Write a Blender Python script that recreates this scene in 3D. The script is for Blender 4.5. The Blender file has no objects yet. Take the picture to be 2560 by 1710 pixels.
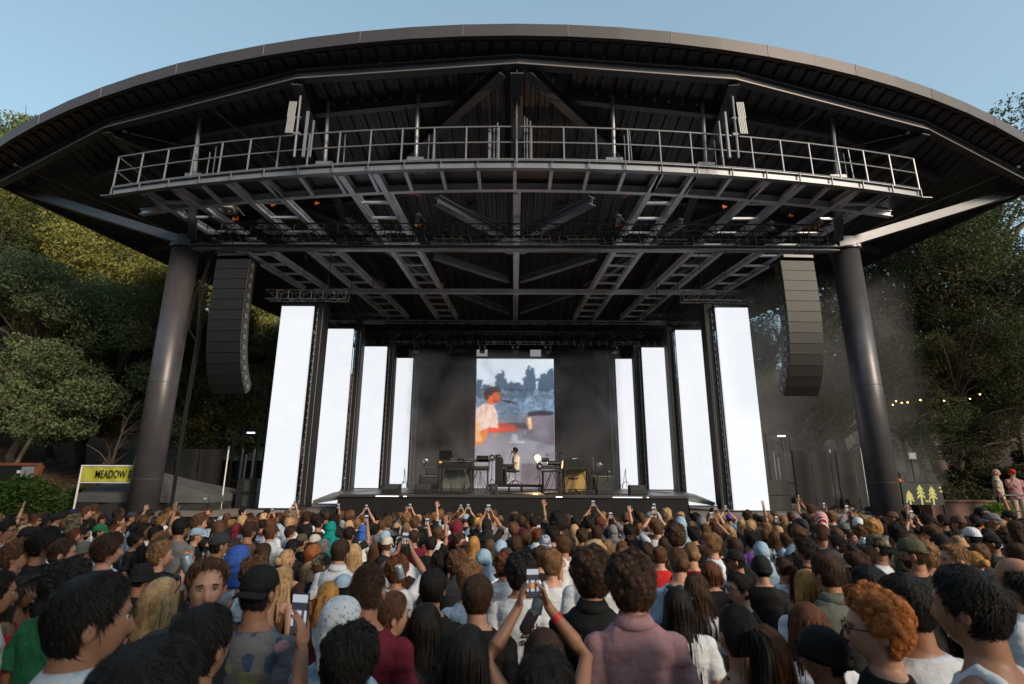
import bpy, bmesh, math, random
import numpy as np
from mathutils import Vector, Matrix
PI = math.pi
rad = math.radians
scene = bpy.context.scene
C = scene.collection

# ------------------------------------------------------------------ camera
F = 1320.0                                   # focal length in photo pixels (2560 wide)
cam_d = bpy.data.cameras.new('camera')
cam = bpy.data.objects.new('camera', cam_d)
C.objects.link(cam)
cam_d.sensor_width = 36.0
cam_d.lens = F / 2560.0 * 36.0
cam_d.clip_start = 0.05
cam_d.clip_end = 3000
CAM_R = (Matrix.Rotation(rad(0.25), 3, 'Z') @ Matrix.Rotation(rad(90 + 14.23), 3, 'X') @ Matrix.Rotation(rad(0.27), 3, 'Z'))
cam.matrix_world = CAM_R.to_4x4()
cam_d.dof.use_dof = True
cam_d.dof.focus_distance = 9.0
cam_d.dof.aperture_fstop = 2.8
scene.camera = cam

# ------------------------------------------------------------------ sky, sun, exposure
SUN_EL, SUN_AZ = 24.0, 136.0                 # azimuth clockwise from +Y: low sun over the camera's right side
world = bpy.data.worlds.new('World')
scene.world = world
world.use_nodes = True
wn = world.node_tree.nodes; wl = world.node_tree.links
bg = wn['Background']
sky = wn.new('ShaderNodeTexSky')
sky.sky_type = 'NISHITA'
sky.sun_disc = False
sky.sun_elevation = rad(SUN_EL)
sky.sun_rotation = rad(SUN_AZ)
sky.altitude = 150
sky.air_density = 1.0
sky.dust_density = 2.2
sky.ozone_density = 1.6
grade = wn.new('ShaderNodeVectorMath'); grade.operation = 'MULTIPLY'; grade.inputs[1].default_value = (.93, 1.10, 1.07)
flat = wn.new('ShaderNodeGamma'); flat.inputs[1].default_value = .55          # evens out the dusk sky
wl.new(sky.outputs[0], flat.inputs[0]); wl.new(flat.outputs[0], grade.inputs[0]); wl.new(grade.outputs[0], bg.inputs[0])
bg.inputs[1].default_value = 0.15
sun_d = bpy.data.lights.new('sun', 'SUN')
sun_d.energy = 1.45
sun_d.angle = rad(14)
sun_d.color = (1.0, 0.80, 0.60)
sun = bpy.data.objects.new('sun', sun_d)
C.objects.link(sun)
_sd = Vector((math.sin(rad(SUN_AZ)) * math.cos(rad(SUN_EL)), math.cos(rad(SUN_AZ)) * math.cos(rad(SUN_EL)), math.sin(rad(SUN_EL))))
sun.rotation_euler = _sd.to_track_quat('Z', 'Y').to_euler()
scene.view_settings.view_transform = 'Standard'
scene.view_settings.look = 'None'
scene.view_settings.exposure = 1.35
scene.view_settings.gamma = 1.0
scene.render.resolution_x = 1024
scene.render.resolution_y = 684
try:
    scene.cycles.max_bounces = 5
    scene.cycles.diffuse_bounces = 3
    scene.cycles.glossy_bounces = 2
    scene.cycles.transparent_max_bounces = 6
    scene.cycles.sample_clamp_indirect = 4
except Exception:
    pass

# ------------------------------------------------------------------ helpers
rng = np.random.default_rng(7)
random.seed(7)

def pix(px, py, Y):
    """world point at depth Y that the photograph shows at pixel px, py"""
    d = CAM_R @ Vector(((px - 1280) / F, (855 - py) / F, -1.0))
    return d * (Y / d.y)

def proj(p):
    q = CAM_R.transposed() @ Vector(p)
    return 1280 + F * q.x / -q.z, 855 - F * q.y / -q.z, -q.z

MATS = {}
def mat(name, col, rough=0.6, metal=0.0, emit=None, es=0.0, var=0.0, vscale=3.0, bump=0.0, bscale=20.0, spec=0.5, obj_var=0.0, coat=0.0):
    if name in MATS: return MATS[name]
    m = bpy.data.materials.new(name); m.use_nodes = True
    nt = m.node_tree; b = nt.nodes['Principled BSDF']
    b.inputs['Base Color'].default_value = (*col, 1)
    b.inputs['Roughness'].default_value = rough
    b.inputs['Metallic'].default_value = metal
    b.inputs['Specular IOR Level'].default_value = spec
    if coat: b.inputs['Coat Weight'].default_value = coat
    if emit is not None:
        b.inputs['Emission Color'].default_value = (*emit, 1)
        b.inputs['Emission Strength'].default_value = es
    if var or bump:
        tc = nt.nodes.new('ShaderNodeTexCoord')
        n = nt.nodes.new('ShaderNodeTexNoise'); n.inputs['Scale'].default_value = vscale; n.inputs['Detail'].default_value = 4
        nt.links.new(tc.outputs['Object'], n.inputs['Vector'])
        if var:
            r = nt.nodes.new('ShaderNodeMapRange')
            r.inputs['From Min'].default_value = .25; r.inputs['From Max'].default_value = .75
            r.inputs['To Min'].default_value = 1 - var; r.inputs['To Max'].default_value = 1 + var
            nt.links.new(n.outputs['Fac'], r.inputs['Value'])
            mx = nt.nodes.new('ShaderNodeVectorMath'); mx.operation = 'SCALE'
            mx.inputs[0].default_value = col
            nt.links.new(r.outputs[0], mx.inputs['Scale'])
            nt.links.new(mx.outputs[0], b.inputs['Base Color'])
        if bump:
            n2 = nt.nodes.new('ShaderNodeTexNoise'); n2.inputs['Scale'].default_value = bscale; n2.inputs['Detail'].default_value = 3
            nt.links.new(tc.outputs['Object'], n2.inputs['Vector'])
            bp = nt.nodes.new('ShaderNodeBump'); bp.inputs['Strength'].default_value = bump; bp.inputs['Distance'].default_value = .02
            nt.links.new(n2.outputs['Fac'], bp.inputs['Height'])
            nt.links.new(bp.outputs[0], b.inputs['Normal'])
    MATS[name] = m
    return m

class MB:
    """collects shapes into one mesh"""
    def __init__(s): s.v = []; s.f = []; s.n = 0; s.mi = []
    def add(s, v, f, mi=0):
        v = np.asarray(v, float).reshape(-1, 3)
        s.v.append(v); s.f += [tuple(int(i) + s.n for i in q) for q in f]; s.mi += [mi] * len(f); s.n += len(v)
        return s
    def box(s, c, d, rz=0, rx=0, mi=0):
        x, y, z = d[0] / 2, d[1] / 2, d[2] / 2
        v = np.array([[-x,-y,-z],[x,-y,-z],[x,y,-z],[-x,y,-z],[-x,-y,z],[x,-y,z],[x,y,z],[-x,y,z]])
        if rx: v = v @ np.array(Matrix.Rotation(rx, 3, 'X')).T
        if rz: v = v @ np.array(Matrix.Rotation(rz, 3, 'Z')).T
        return s.add(v + np.array(c), [(3,2,1,0),(4,5,6,7),(0,1,5,4),(1,2,6,5),(2,3,7,6),(3,0,4,7)], mi)
    def beam(s, p, q, w, h, up=(0, 0, 1), mi=0):
        p = Vector(p); q = Vector(q); d = (q - p).normalized()
        sd = d.cross(Vector(up))
        if sd.length < 1e-4: sd = Vector((1, 0, 0))
        sd.normalize(); u = sd.cross(d)
        v = []
        for o in (p, q):
            for a, b in ((-1,-1),(1,-1),(1,1),(-1,1)): v.append(o + sd * (a * w / 2) + u * (b * h / 2))
        return s.add([tuple(a) for a in v], [(0,1,2,3),(7,6,5,4),(0,4,5,1),(1,5,6,2),(2,6,7,3),(3,7,4,0)], mi)
    def ibeam(s, p, q, w, h, t=.025, up=(0, 0, 1)):
        p = Vector(p); q = Vector(q); d = (q - p).normalized(); sd = d.cross(Vector(up)).normalized(); u = sd.cross(d)
        o = u * (h / 2 - t / 2)
        s.beam(p + o, q + o, w, t, up); s.beam(p - o, q - o, w, t, up)
        e = d * .004
        return s.beam(p + e, q - e, t * .8, h - t, up)
    def tube(s, p, q, r0, r1=None, n=8, cap=True, mi=0):
        r1 = r0 if r1 is None else r1
        p = Vector(p); q = Vector(q); d = (q - p).normalized()
        a = d.cross(Vector((0, 0, 1)))
        if a.length < 1e-3: a = Vector((1, 0, 0))
        a.normalize(); b = d.cross(a)
        v = []
        for o, r in ((p, r0), (q, r1)):
            for i in range(n):
                t = 2 * PI * i / n; v.append(o + (a * math.cos(t) + b * math.sin(t)) * r)
        f = [(i, (i + 1) % n, n + (i + 1) % n, n + i) for i in range(n)]
        if cap: f += [tuple(range(n))[::-1], tuple(range(n, 2 * n))]
        return s.add([tuple(x) for x in v], f, mi)
    def path(s, pts, r, n=6, mi=0):
        pts = [Vector(p) for p in pts]; rs = r if hasattr(r, '__len__') else [r] * len(pts)
        rings = []
        for i, p in enumerate(pts):
            d = (pts[min(i + 1, len(pts) - 1)] - pts[max(i - 1, 0)]).normalized()
            a = d.cross(Vector((.13, .21, 1)))
            if a.length < 1e-3: a = Vector((1, 0, 0))
            a.normalize(); b = d.cross(a)
            rings.append([p + (a * math.cos(2 * PI * k / n) + b * math.sin(2 * PI * k / n)) * rs[i] for k in range(n)])
        return s.loft(rings, mi)
    def loft(s, rings, mi=0, cap=True):
        n = len(rings[0]); v = [tuple(p) for r in rings for p in r]; f = []
        for j in range(len(rings) - 1):
            for i in range(n): f.append((j*n+i, j*n+(i+1) % n, (j+1)*n+(i+1) % n, (j+1)*n+i))
        if cap: f += [tuple(range(n))[::-1], tuple(range((len(rings)-1)*n, len(rings)*n))]
        return s.add(v, f, mi)
    def ellipsoid(s, c, r, nu=16, nv=10, R=None, mi=0):
        v, f = [], []
        for j in range(nv + 1):
            ph = PI * j / nv
            for i in range(nu):
                t = 2 * PI * i / nu
                v.append((math.sin(ph) * math.cos(t) * r[0], math.sin(ph) * math.sin(t) * r[1], math.cos(ph) * r[2]))
        v = np.array(v)
        if R is not None: v = v @ np.array(R).T
        for j in range(nv):
            for i in range(nu): f.append((j*nu+i, (j+1)*nu+i, (j+1)*nu+(i+1) % nu, j*nu+(i+1) % nu))
        return s.add(v + np.array(c), f, mi)
    def lathe(s, c, prof, n=16, mi=0):
        rings = [[(c[0] + r * math.cos(2*PI*i/n), c[1] + r * math.sin(2*PI*i/n), c[2] + z) for i in range(n)] for r, z in prof]
        return s.loft(rings, mi)
    def prism(s, poly, z0, z1, mi=0):
        n = len(poly)
        v = [(x, y, z0) for x, y in poly] + [(x, y, z1) for x, y in poly]
        f = [tuple(range(n))[::-1], tuple(range(n, 2*n))] + [(i, (i+1) % n, n+(i+1) % n, n+i) for i in range(n)]
        return s.add(v, f, mi)
    def mesh(s, name, mats=(), smooth=False):
        me = bpy.data.meshes.new(name)
        v = np.concatenate(s.v)
        me.from_pydata(v.tolist(), [], s.f)
        for m in mats: me.materials.append(m)
        if any(s.mi): me.polygons.foreach_set('material_index', s.mi)
        if smooth: me.polygons.foreach_set('use_smooth', [True] * len(s.f))
        me.update()
        return me
    def build(s, name, m, parent=None, smooth=False, loc=None):
        mats = m if isinstance(m, (list, tuple)) else [m]
        o = bpy.data.objects.new(name, s.mesh(name, mats, smooth)); C.objects.link(o)
        if parent is not None: o.parent = parent
        if loc is not None: o.location = loc
        return o

def build_each(mb, name, m, parent=None, per=1, smooth=False):
    """one object for every `per` shapes that were added to mb"""
    starts = np.cumsum([0] + [len(v) for v in mb.v]); fi = 0; out = []
    for k in range(0, len(mb.v), per):
        sub = MB(); lo = starts[k]; hi = starts[min(k + per, len(mb.v))]; fs = []
        while fi < len(mb.f) and min(mb.f[fi]) < hi: fs.append([i - lo for i in mb.f[fi]]); fi += 1
        sub.add(np.concatenate(mb.v[k:k + per]), fs); out.append(sub.build(name, m, parent, smooth))
    return out

def soften(o, w=.01, seg=2):
    """bevelled edges on a finished object"""
    b = o.modifiers.new('bevel', 'BEVEL'); b.width = w; b.segments = seg; b.limit_method = 'ANGLE'
    return o

def tag(o, label=None, cat=None, group=None, kind=None):
    if label: o['label'] = label
    if cat: o['category'] = cat
    if group: o['group'] = group
    if kind: o['kind'] = kind
    return o

def thing(name, label, cat, loc=(0, 0, 0), rz=0, group=None):
    o = bpy.data.objects.new(name, None); C.objects.link(o)
    o.empty_display_size = .2
    o.location = loc; o.rotation_euler = (0, 0, rz)
    return tag(o, label, cat, group)

def copy_tree(o, parent=None):
    kids = [c for c in o.children]
    c = o.copy(); C.objects.link(c)
    if parent is not None: c.parent = parent
    for k in kids: copy_tree(k, c)
    return c

def place(o, loc, rz=0, label=None, group=None):
    o.location = loc; o.rotation_euler = (0, 0, rz)
    if label: o['label'] = label
    if group: o['group'] = group
    return o

def from_text(name, body, size, depth, m, parent, loc, rot, bold=0.0, align='LEFT'):
    cu = bpy.data.curves.new(name, 'FONT'); cu.body = body; cu.size = size; cu.extrude = depth; cu.offset = bold
    cu.align_x = align; cu.resolution_u = 3
    t = bpy.data.objects.new('tmp_text', cu); C.objects.link(t)
    bpy.context.view_layer.update()
    me = bpy.data.meshes.new_from_object(t.evaluated_get(bpy.context.evaluated_depsgraph_get()))
    bpy.data.objects.remove(t)
    me.materials.clear(); me.materials.append(m)
    o = bpy.data.objects.new(name, me); C.objects.link(o)
    if parent is not None: o.parent = parent
    o.location = loc; o.rotation_euler = rot
    return o
# ------------------------------------------------------------------ materials of the place
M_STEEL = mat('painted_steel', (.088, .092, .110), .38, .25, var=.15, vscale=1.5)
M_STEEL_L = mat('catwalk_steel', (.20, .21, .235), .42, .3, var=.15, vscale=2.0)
M_STEEL_B = mat('brace_steel_lit', (.24, .26, .31), .42, .3, var=.15, vscale=2.0)  # LED glow on the lower braces is put into this lighter steel colour
M_RAIL = mat('galvanised_rail', (.22, .23, .255), .4, .3)
M_LAD = mat('ladder_grey_lit', (.62, .67, .76), .4, .2, var=.12, vscale=2.0)  # light galvanised grey, made paler to stand in for the screens' light
M_DECK = mat('roof_deck_paint', (.056, .057, .066), .42, .1, var=.2, vscale=.8)
M_FASCIA = mat('fascia_paint', (.066, .054, .055), .5, .1, var=.06, vscale=.7)
M_BLACK = mat('black_paint', (.012, .012, .013), .5)
M_BLACKM = mat('black_metal', (.03, .03, .033), .35, .5)
M_ALU = mat('black_anodised_truss', (.035, .036, .038), .35, .6)
M_GREY = mat('grey_metal', (.25, .25, .26), .4, .5)
M_LED = mat('led_white', (.05, .05, .05), .4, emit=(.93, .955, 1.0), es=1.0)
_nt = M_LED.node_tree; _b = _nt.nodes['Principled BSDF']; _tc = _nt.nodes.new('ShaderNodeTexCoord'); _br = _nt.nodes.new('ShaderNodeTexBrick')
_mp = _nt.nodes.new('ShaderNodeMapping'); _mp.inputs['Rotation'].default_value = (PI / 2, 0, 0); _nt.links.new(_tc.outputs['Object'], _mp.inputs[0]); _nt.links.new(_mp.outputs[0], _br.inputs['Vector'])
_br.offset = 0; _br.inputs['Scale'].default_value = 1; _br.inputs['Brick Width'].default_value = .57; _br.inputs['Row Height'].default_value = .5; _br.inputs['Mortar Size'].default_value = .004
_br.inputs['Color1'].default_value = (.93, .955, 1, 1); _br.inputs['Color2'].default_value = (.90, .93, .985, 1); _br.inputs['Mortar'].default_value = (.78, .81, .87, 1)
_nt.links.new(_br.outputs['Color'], _b.inputs['Emission Color']); _b.inputs['Emission Strength'].default_value = .372
M_CURT = mat('black_drape', (.005, .005, .006), .9, var=.3, vscale=2)
M_SPK = mat('speaker_cabinet_paint', (.011, .011, .012), .55, var=.15, vscale=3)
M_SPKG = mat('speaker_side_paint', (.09, .09, .085), .5)
M_ORANGE = mat('orange_webbing', (.7, .13, .02), .5)
M_RED = mat('red_plastic', (.6, .02, .015), .4)
M_CHROME = mat('chrome', (.6, .6, .62), .2, .9)

# column: dark painted steel with a satin sheen
M_COL = mat('column_paint', (.085, .080, .088), .40, .35, var=.22, vscale=2.2, bump=.08, bscale=3)

# ------------------------------------------------------------------ roof
LAM = 1.15
def deckz(y): return 11.50 * LAM - .13 * y          # underside of the roof deck
def front(x): return LAM * (10.35 + 35 - math.sqrt(35 * 35 - (x / LAM) ** 2))
def rearx(y): return LAM * (17.2 - (y / LAM - 15.75) * .487)
REAR_Y = 31.6
TIP = (17.5 * LAM, 15.05 * LAM)

roof = thing('stage_canopy', 'huge dark steel stage roof with curved front fascia over the stage', 'roof')
def plan_outline(off=0.0):
    xs = np.linspace(-TIP[0], TIP[0], 61)
    pts = [(x, front(x) + off) for x in xs]
    pts += [(rearx(REAR_Y), REAR_Y), (-rearx(REAR_Y), REAR_Y)]
    return pts
mb = MB()
ol = plan_outline(.05)
n = len(ol)
v = [(x, y, deckz(y) + .06) for x, y in ol] + [(x, y, deckz(y) + .28) for x, y in ol]
mb.add(v, [tuple(range(n))[::-1], tuple(range(n, 2*n))] + [(i, (i+1) % n, n+(i+1) % n, n+i) for i in range(n)])
mb.build('roof_deck', M_DECK, roof)
# ribbed metal deck panels seen from below, with dark open grooves between them
mb = MB(); sp = .46
for i in range(-44, 45):
    x = i * sp
    for dx, w, dz in ((0, .375, .0),):
        y0 = front(x) + .18
        y1 = min(REAR_Y - .1, LAM * (15.75 + (17.2 - (abs(x) + .25) / LAM) / .487))
        if y1 - y0 < .3: continue
        xa, xb = x - w / 2, x + w / 2
        q = []
        for y in (y0, y1):
            q += [(xa, y, deckz(y) + .055), (xa + .03, y, deckz(y) - .02), (x - .02, y, deckz(y) - .02), (x, y, deckz(y) - .008), (x + .02, y, deckz(y) - .02), (xb - .03, y, deckz(y) - .02), (xb, y, deckz(y) + .055)]
        mb.add(q, [(k, k + 1, k + 8, k + 7) for k in range(6)] + [(0, 7, 13, 6), (6, 5, 4, 3, 2, 1, 0), (7, 8, 9, 10, 11, 12, 13)])
mb.build('ribbed_panel', M_DECK, roof)
# fascia: jointed curved box beam along the front
mb = MB(); xs = np.linspace(-TIP[0], TIP[0], 29)
segs = []
for a, b in zip(xs[:-1], xs[1:]):
    segs.append(((a, front(a)), (b, front(b))))
rings = []
for x in xs:
    y = front(x); z = deckz(y)
    rings.append([(x, y - .0, z - .03), (x, y + .14, z - .03), (x, y + .20, z + .38), (x, y + .04, z + .385), (x, y - .02, z + .34)])
mb.loft(rings); mb.build('fascia', M_FASCIA, roof)
mb = MB()
for x in xs[1:-1:2]:
    y = front(x); z = deckz(y)
    nx, ny = x / 40.25, -math.sqrt(1 - (x / 40.25) ** 2)
    mb.beam((x, y - .006, z - .02), (x, y - .026, z + .34), .015, .012, up=(nx, ny, 0))
build_each(mb, 'fascia_joint', mat('fascia_joint_paint', (.22, .19, .18), .5), roof)
# rear side eaves
mb = MB()
for s in (-1, 1):
    p = (s * TIP[0], TIP[1], deckz(TIP[1]) - .02); q = (s * rearx(REAR_Y), REAR_Y, deckz(REAR_Y) - .02)
    mb.beam(p, q, .12, .40)
mb.beam((-rearx(REAR_Y), REAR_Y, deckz(REAR_Y) - .1), (rearx(REAR_Y), REAR_Y, deckz(REAR_Y) - .1), .14, .5)
mb.build('eave', M_DECK, roof)

def dz(y, o=.40): return deckz(y) + .12 - o * LAM
# front edge polygon beam and second ring
ring1 = [(-17.6, 15.75), (-11.5, 12.95), (-5.5, 11.3), (0.05, 10.85), (5.5, 11.3), (11.5, 12.95), (17.6, 15.75)]
ring1 = [(a * LAM, b * LAM) for a, b in ring1]
mb = MB()
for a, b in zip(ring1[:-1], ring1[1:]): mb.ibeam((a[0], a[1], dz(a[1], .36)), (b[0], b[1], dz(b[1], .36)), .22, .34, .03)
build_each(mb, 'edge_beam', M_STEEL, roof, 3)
mb = MB()
for a, b in zip(ring1[:-1], ring1[1:]):
    mb.beam((a[0], a[1] - .14, dz(a[1], .50)), (b[0], b[1] - .14, dz(b[1], .50)), .012, .035)
build_each(mb, 'edge_angle', mat('edge_angle_paint', (.20, .18, .17), .45, .4), roof)
for pts in ([(-13.6, 15.2), (-9.2, 13.3), (-5.6, 12.55), (-1.3, 12.0)], [(13.6, 15.2), (9.2, 13.3), (5.6, 12.55), (1.3, 12.0)],
            [(-14.6, 19.6), (-8, 16.9), (-2.0, 15.6)], [(14.6, 19.6), (8, 16.9), (2.0, 15.6)]):
    mb = MB(); pts = [(a * LAM, b * LAM) for a, b in pts]
    for a, b in zip(pts[:-1], pts[1:]): mb.ibeam((a[0], a[1], dz(a[1], .30)), (b[0], b[1], dz(b[1], .30)), .2, .26, .025)
    mb.build('purlin', M_STEEL, roof)
# radial girders back from the nodes
for a, b in (((-11.5, 12.95), (-10.4, 17.2)), ((11.5, 12.95), (10.4, 17.2)), ((-5.5, 11.3), (-6.1, 17.5)), ((5.5, 11.3), (6.1, 17.5))):
    a = (a[0] * LAM, a[1] * LAM); b = (b[0] * LAM, b[1] * LAM)
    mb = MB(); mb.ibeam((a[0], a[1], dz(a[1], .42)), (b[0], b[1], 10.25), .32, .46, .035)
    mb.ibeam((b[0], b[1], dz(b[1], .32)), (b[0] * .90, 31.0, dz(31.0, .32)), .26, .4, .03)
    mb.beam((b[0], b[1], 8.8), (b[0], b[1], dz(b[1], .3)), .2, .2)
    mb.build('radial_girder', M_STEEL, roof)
mb = MB(); mb.ibeam((.05, 12.5, dz(12.5, .45)), (.05, 31.2, dz(31.2, .45)), .38, .6, .035)
mb.build('centre_girder', M_STEEL, roof)
# plan bracing: V from the front node, lower V meeting a star plate
mb = MB()
for s in (-1, 1):
    mb.ibeam((s * .35, 12.6, dz(12.6, .5)), (s * 4.95, 17.5, dz(17.5, .42)), .28, .34, .03)
    mb.ibeam((s * 13.1, 15.1, dz(15.1, .5)), (s * 7.2, 19.8, dz(19.8, .5)), .25, .34, .03)
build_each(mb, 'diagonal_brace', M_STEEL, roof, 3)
mb = MB()
for s in (-1, 1):
    mb.ibeam((s * 2.6, 16.0, 8.95), (s * .40, 18.75, 8.95), .30, .30, .03)
    mb.ibeam((s * 2.2, 17.2, 9.35), (s * .5, 18.6, 9.2), .22, .22, .03)
    mb.ibeam((s * 3.4, 20.6, 8.95), (s * .3, 23.4, 8.95), .26, .28, .03)
    mb.ibeam((s * 3.0, 25.0, 8.95), (s * .3, 28.3, 8.95), .26, .28, .03)
    mb.ibeam((s * 6.1, 17.6, 9.0), (s * 3.5, 24.5, 8.95), .22, .28, .03)
    mb.ibeam((s * 9.6, 18.0, 9.1), (s * 6.4, 24.5, 9.0), .22, .28, .03)
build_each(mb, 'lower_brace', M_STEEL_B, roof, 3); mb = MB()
mb.prism([(-.9, 19.0), (-.3, 18.3), (.4, 18.3), (1.0, 19.0), (.4, 19.9), (-.3, 19.9)], 8.72, 8.78)
mb.beam((-3.3, 19.1, 8.86), (3.3, 19.1, 8.86), .12, .12)
build_each(mb, 'star_plate', M_STEEL_B, roof)
# big tubular struts from column heads out to the roof tips
mb = MB()
for s in (-1, 1):
    mb.beam((s * 11.55, 17.2, 7.95), (s * 19.0, 18.3, 10.6), .34, .30)
    mb.beam((s * 11.3, 17.0, 8.0), (s * 10.7, 15.5, 10.6), .24, .26)
    mb.beam((s * 11.55, 17.2, 7.95), (s * 11.2, 23.5, 9.8), .24, .26)
build_each(mb, 'column_strut', M_STEEL, roof)
# sprinkler / conduit lines on the soffit
mb = MB()
for s in (-1, 1):
    mb.path([(s * 15.5, 14.6, 9.3), (s * 12.2, 16.9, 8.3)], .018, 5)
    mb.path([(s * 10.9, 13.0, 9.35), (s * 9.3, 13.9, 9.4)], .02, 5)
    mb.path([(s * 8.3, 12.6, 9.75), (s * 6.9, 13.8, 8.85)], .018, 5)
    mb.ellipsoid((s * 15.55, 14.55, 9.32), (.06, .06, .05), 8, 6)
    mb.ellipsoid((s * 11.0, 12.95, 9.37), (.07, .07, .05), 8, 6)
    mb.path([(s * 4.1, 16.1, 8.95), (s * 4.1, 16.1, 8.2)], .02, 5)
mb.path([(-.68, 11.6, 9.6), (-.68, 12.9, 8.9)], .015, 5); mb.ellipsoid((-.68, 11.55, 9.62), (.08, .08, .06), 8, 6)
mb.v = [v_ * LAM for v_ in mb.v]
build_each(mb, 'conduit', M_GREY, roof)

# ------------------------------------------------------------------ catwalk grid hung under the roof
cat = thing('catwalk', 'curved steel catwalk with railings hung under the stage roof, ladder beams running back', 'catwalk')
ZC = 8.7
def yo(x): return 13.53 + 53 - math.sqrt(53**2 - x*x)
def yi(x): return 14.75 + 50 - math.sqrt(50**2 - x*x)
XE = 12.8
xs = np.linspace(-XE, XE, 25)
mb = MB()
for a, b in zip(xs[:-1], xs[1:]): mb.ibeam((a, yi(a), ZC), (b, yi(b), ZC), .16, .22, .02)
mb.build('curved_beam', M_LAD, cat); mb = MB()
for a, b in zip(xs[:-1], xs[1:]): mb.ibeam((a, yo(a), ZC), (b, yo(b), ZC), .16, .26, .02)
mb.beam((-XE - .35, yo(XE) + .03, ZC - .13), (-XE, yo(XE), ZC - .132), .16, .02)
mb.beam((XE, yo(XE), ZC - .132), (XE + .35, yo(XE) + .03, ZC - .13), .16, .02)
mb.build('curved_beam', M_STEEL_L, cat)
mb = MB()
for x in xs[::1]:
    mb.beam((x, yo(x) - .085, ZC - .12), (x, yo(x) - .085, ZC + .13), .014, .06, up=(0, 1, 0))
build_each(mb, 'stiffener', M_STEEL_L, cat)
mb = MB()                                       # joists between the two curved beams
for i, x in enumerate(xs):
    if abs(abs(x) - 12.8) < .1: continue
    mb.beam((x, yo(x) + .09, ZC - .08), (x * 1.0, yi(x) - .09, ZC - .08), .10, .10)
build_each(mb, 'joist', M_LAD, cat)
mb = MB()                                       # solid walkway floor
mb.add([(x, f_(x), z) for x in xs for f_, z in ((lambda u: yo(u) + .02, ZC + .14), (lambda u: yi(u) - .02, ZC + .14), (lambda u: yi(u) - .02, ZC + .17), (lambda u: yo(u) + .02, ZC + .17))],
       [(4*i+k, 4*i+4+k, 4*i+4+(k+1) % 4, 4*i+(k+1) % 4) for i in range(len(xs)-1) for k in range(4)])
mb.build('walkway_deck', M_DECK, cat)
mb = MB()                                       # rails and posts
rx = np.linspace(-XE, XE, 28)
for z, r in ((ZC + 1.24, .030), (ZC + .72, .026), (ZC + .17, .026)):
    mb.path([(x, yo(x) - .05, z) for x in rx], r, 6)
build_each(mb, 'front_rail', M_RAIL, cat); mb = MB()
for x in rx: mb.tube((x, yo(x) - .05, ZC + .13), (x, yo(x) - .05, ZC + 1.24), .028, n=6)
build_each(mb, 'rail_post', M_RAIL, cat); mb = MB()
for s in (-1, 1):
    for z in (ZC + 1.24, ZC + .72): mb.tube((s * XE, yo(XE) - .05, z), (s * XE, yi(XE), z), .022, n=6)
    mb.tube((s * XE, yi(XE), ZC), (s * XE, yi(XE), ZC + 1.24), .022, n=6)
build_each(mb, 'end_rail', M_RAIL, cat)
mb = MB()
for x0, x1 in ((-4.2, -.9), (.9, 4.2), (-8.9, -7.0), (7.0, 8.9), (-10.9, -9.2), (9.2, 10.9), (-6.3, -4.9), (4.9, 6.3)):
    for z in (ZC + .62, ZC + .36): mb.tube((x0, yi(x0) - .1, z), (x1, yi(x1) - .1, z), .02, n=5)
    for x in np.linspace(x0, x1, max(2, int((x1 - x0) / .8))): mb.tube((x, yi(x) - .1, ZC + .1), (x, yi(x) - .1, ZC + .62), .02, n=5)
build_each(mb, 'rear_rail', M_RAIL, cat)
for x in (-10.1, -5.75, -2.95, 2.95, 5.75, 10.1):       # pipe hangers up to the deck
    mb = MB(); y = yo(x) + .35
    mb.tube((x, y, ZC), (x, y - .25, dz(y, .3)), .06, n=8)
    mb.box((x, y + .05, ZC + .3), (.5, .35, .35)); mb.tube((x + .35, y, ZC + .2), (x + .35, y, ZC + 1.3), .018, n=5); mb.tube((x + .55, y, ZC + .2), (x + .52, y, ZC + 1.5), .018, n=5)
    mb.build('hanger', M_STEEL_L, cat)
mb = MB()
for x, r in ((-.75, .055), (-.62, .025), (-.52, .025), (.28, .022), (.36, .022), (.45, .022)):
    mb.tube((x, yo(0) + .2, ZC), (x, yo(0) + .1, ZC + 2.0 - abs(x)), r, n=6)
mb.tube((.05, yo(0) - .12, ZC), (.05, yo(0) - .14, ZC + 3.1), .03, n=6)
build_each(mb, 'conduit', M_RAIL, cat)
mb = MB()
for k in range(5): mb.tube((-.04 + k * .045, yo(0) - .14, ZC + .75), (-.04 + k * .045, yo(0) - .14, ZC + 1.5), .017, n=5); mb.tube((-.02 + k * .04, yo(0) - .14, ZC + 1.55), (-.02 + k * .04, yo(0) - .14, ZC + 2.2), .016, n=5)
build_each(mb, 'fluted_sleeve', M_BLACKM, cat)
# ladder beams running back in pairs, with cross beams
lads = [(-5.15, -4.33, 13.9, 28.7), (-4.1, -3.25, 13.8, 28.7), (4.28, 3.38, 13.8, 28.7), (5.3, 4.5, 13.9, 28.7), (-8.74, -7.1, 14.35, 28.7), (-7.6, -6.0, 14.2, 28.7), (8.74, 7.1, 14.35, 28.7), (7.6, 6.0, 14.2, 28.7),
        (-11.75, -10.1, 15.0, 24.0), (-10.6, -9.0, 14.7, 24.0), (11.75, 10.1, 15.0, 24.0), (10.6, 9.0, 14.7, 24.0)]
for x0, x1, y0, y1 in lads:
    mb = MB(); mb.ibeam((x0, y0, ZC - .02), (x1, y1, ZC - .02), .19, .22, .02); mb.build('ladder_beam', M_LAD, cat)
mb = MB()
for a, b in zip(lads[::2], lads[1::2]):
    y = 15.6
    while y < min(a[3], b[3]) - .4:
        t = (y - a[2]) / (a[3] - a[2]); u = (y - b[2]) / (b[3] - b[2])
        xa = a[0] + (a[1] - a[0]) * t; xb = b[0] + (b[1] - b[0]) * u
        sg = .085 if xa < xb else -.085
        mb.beam((xa + sg, y, ZC - .06), (xb - sg, y, ZC - .06), .10, .07); y += 1.05
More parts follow.
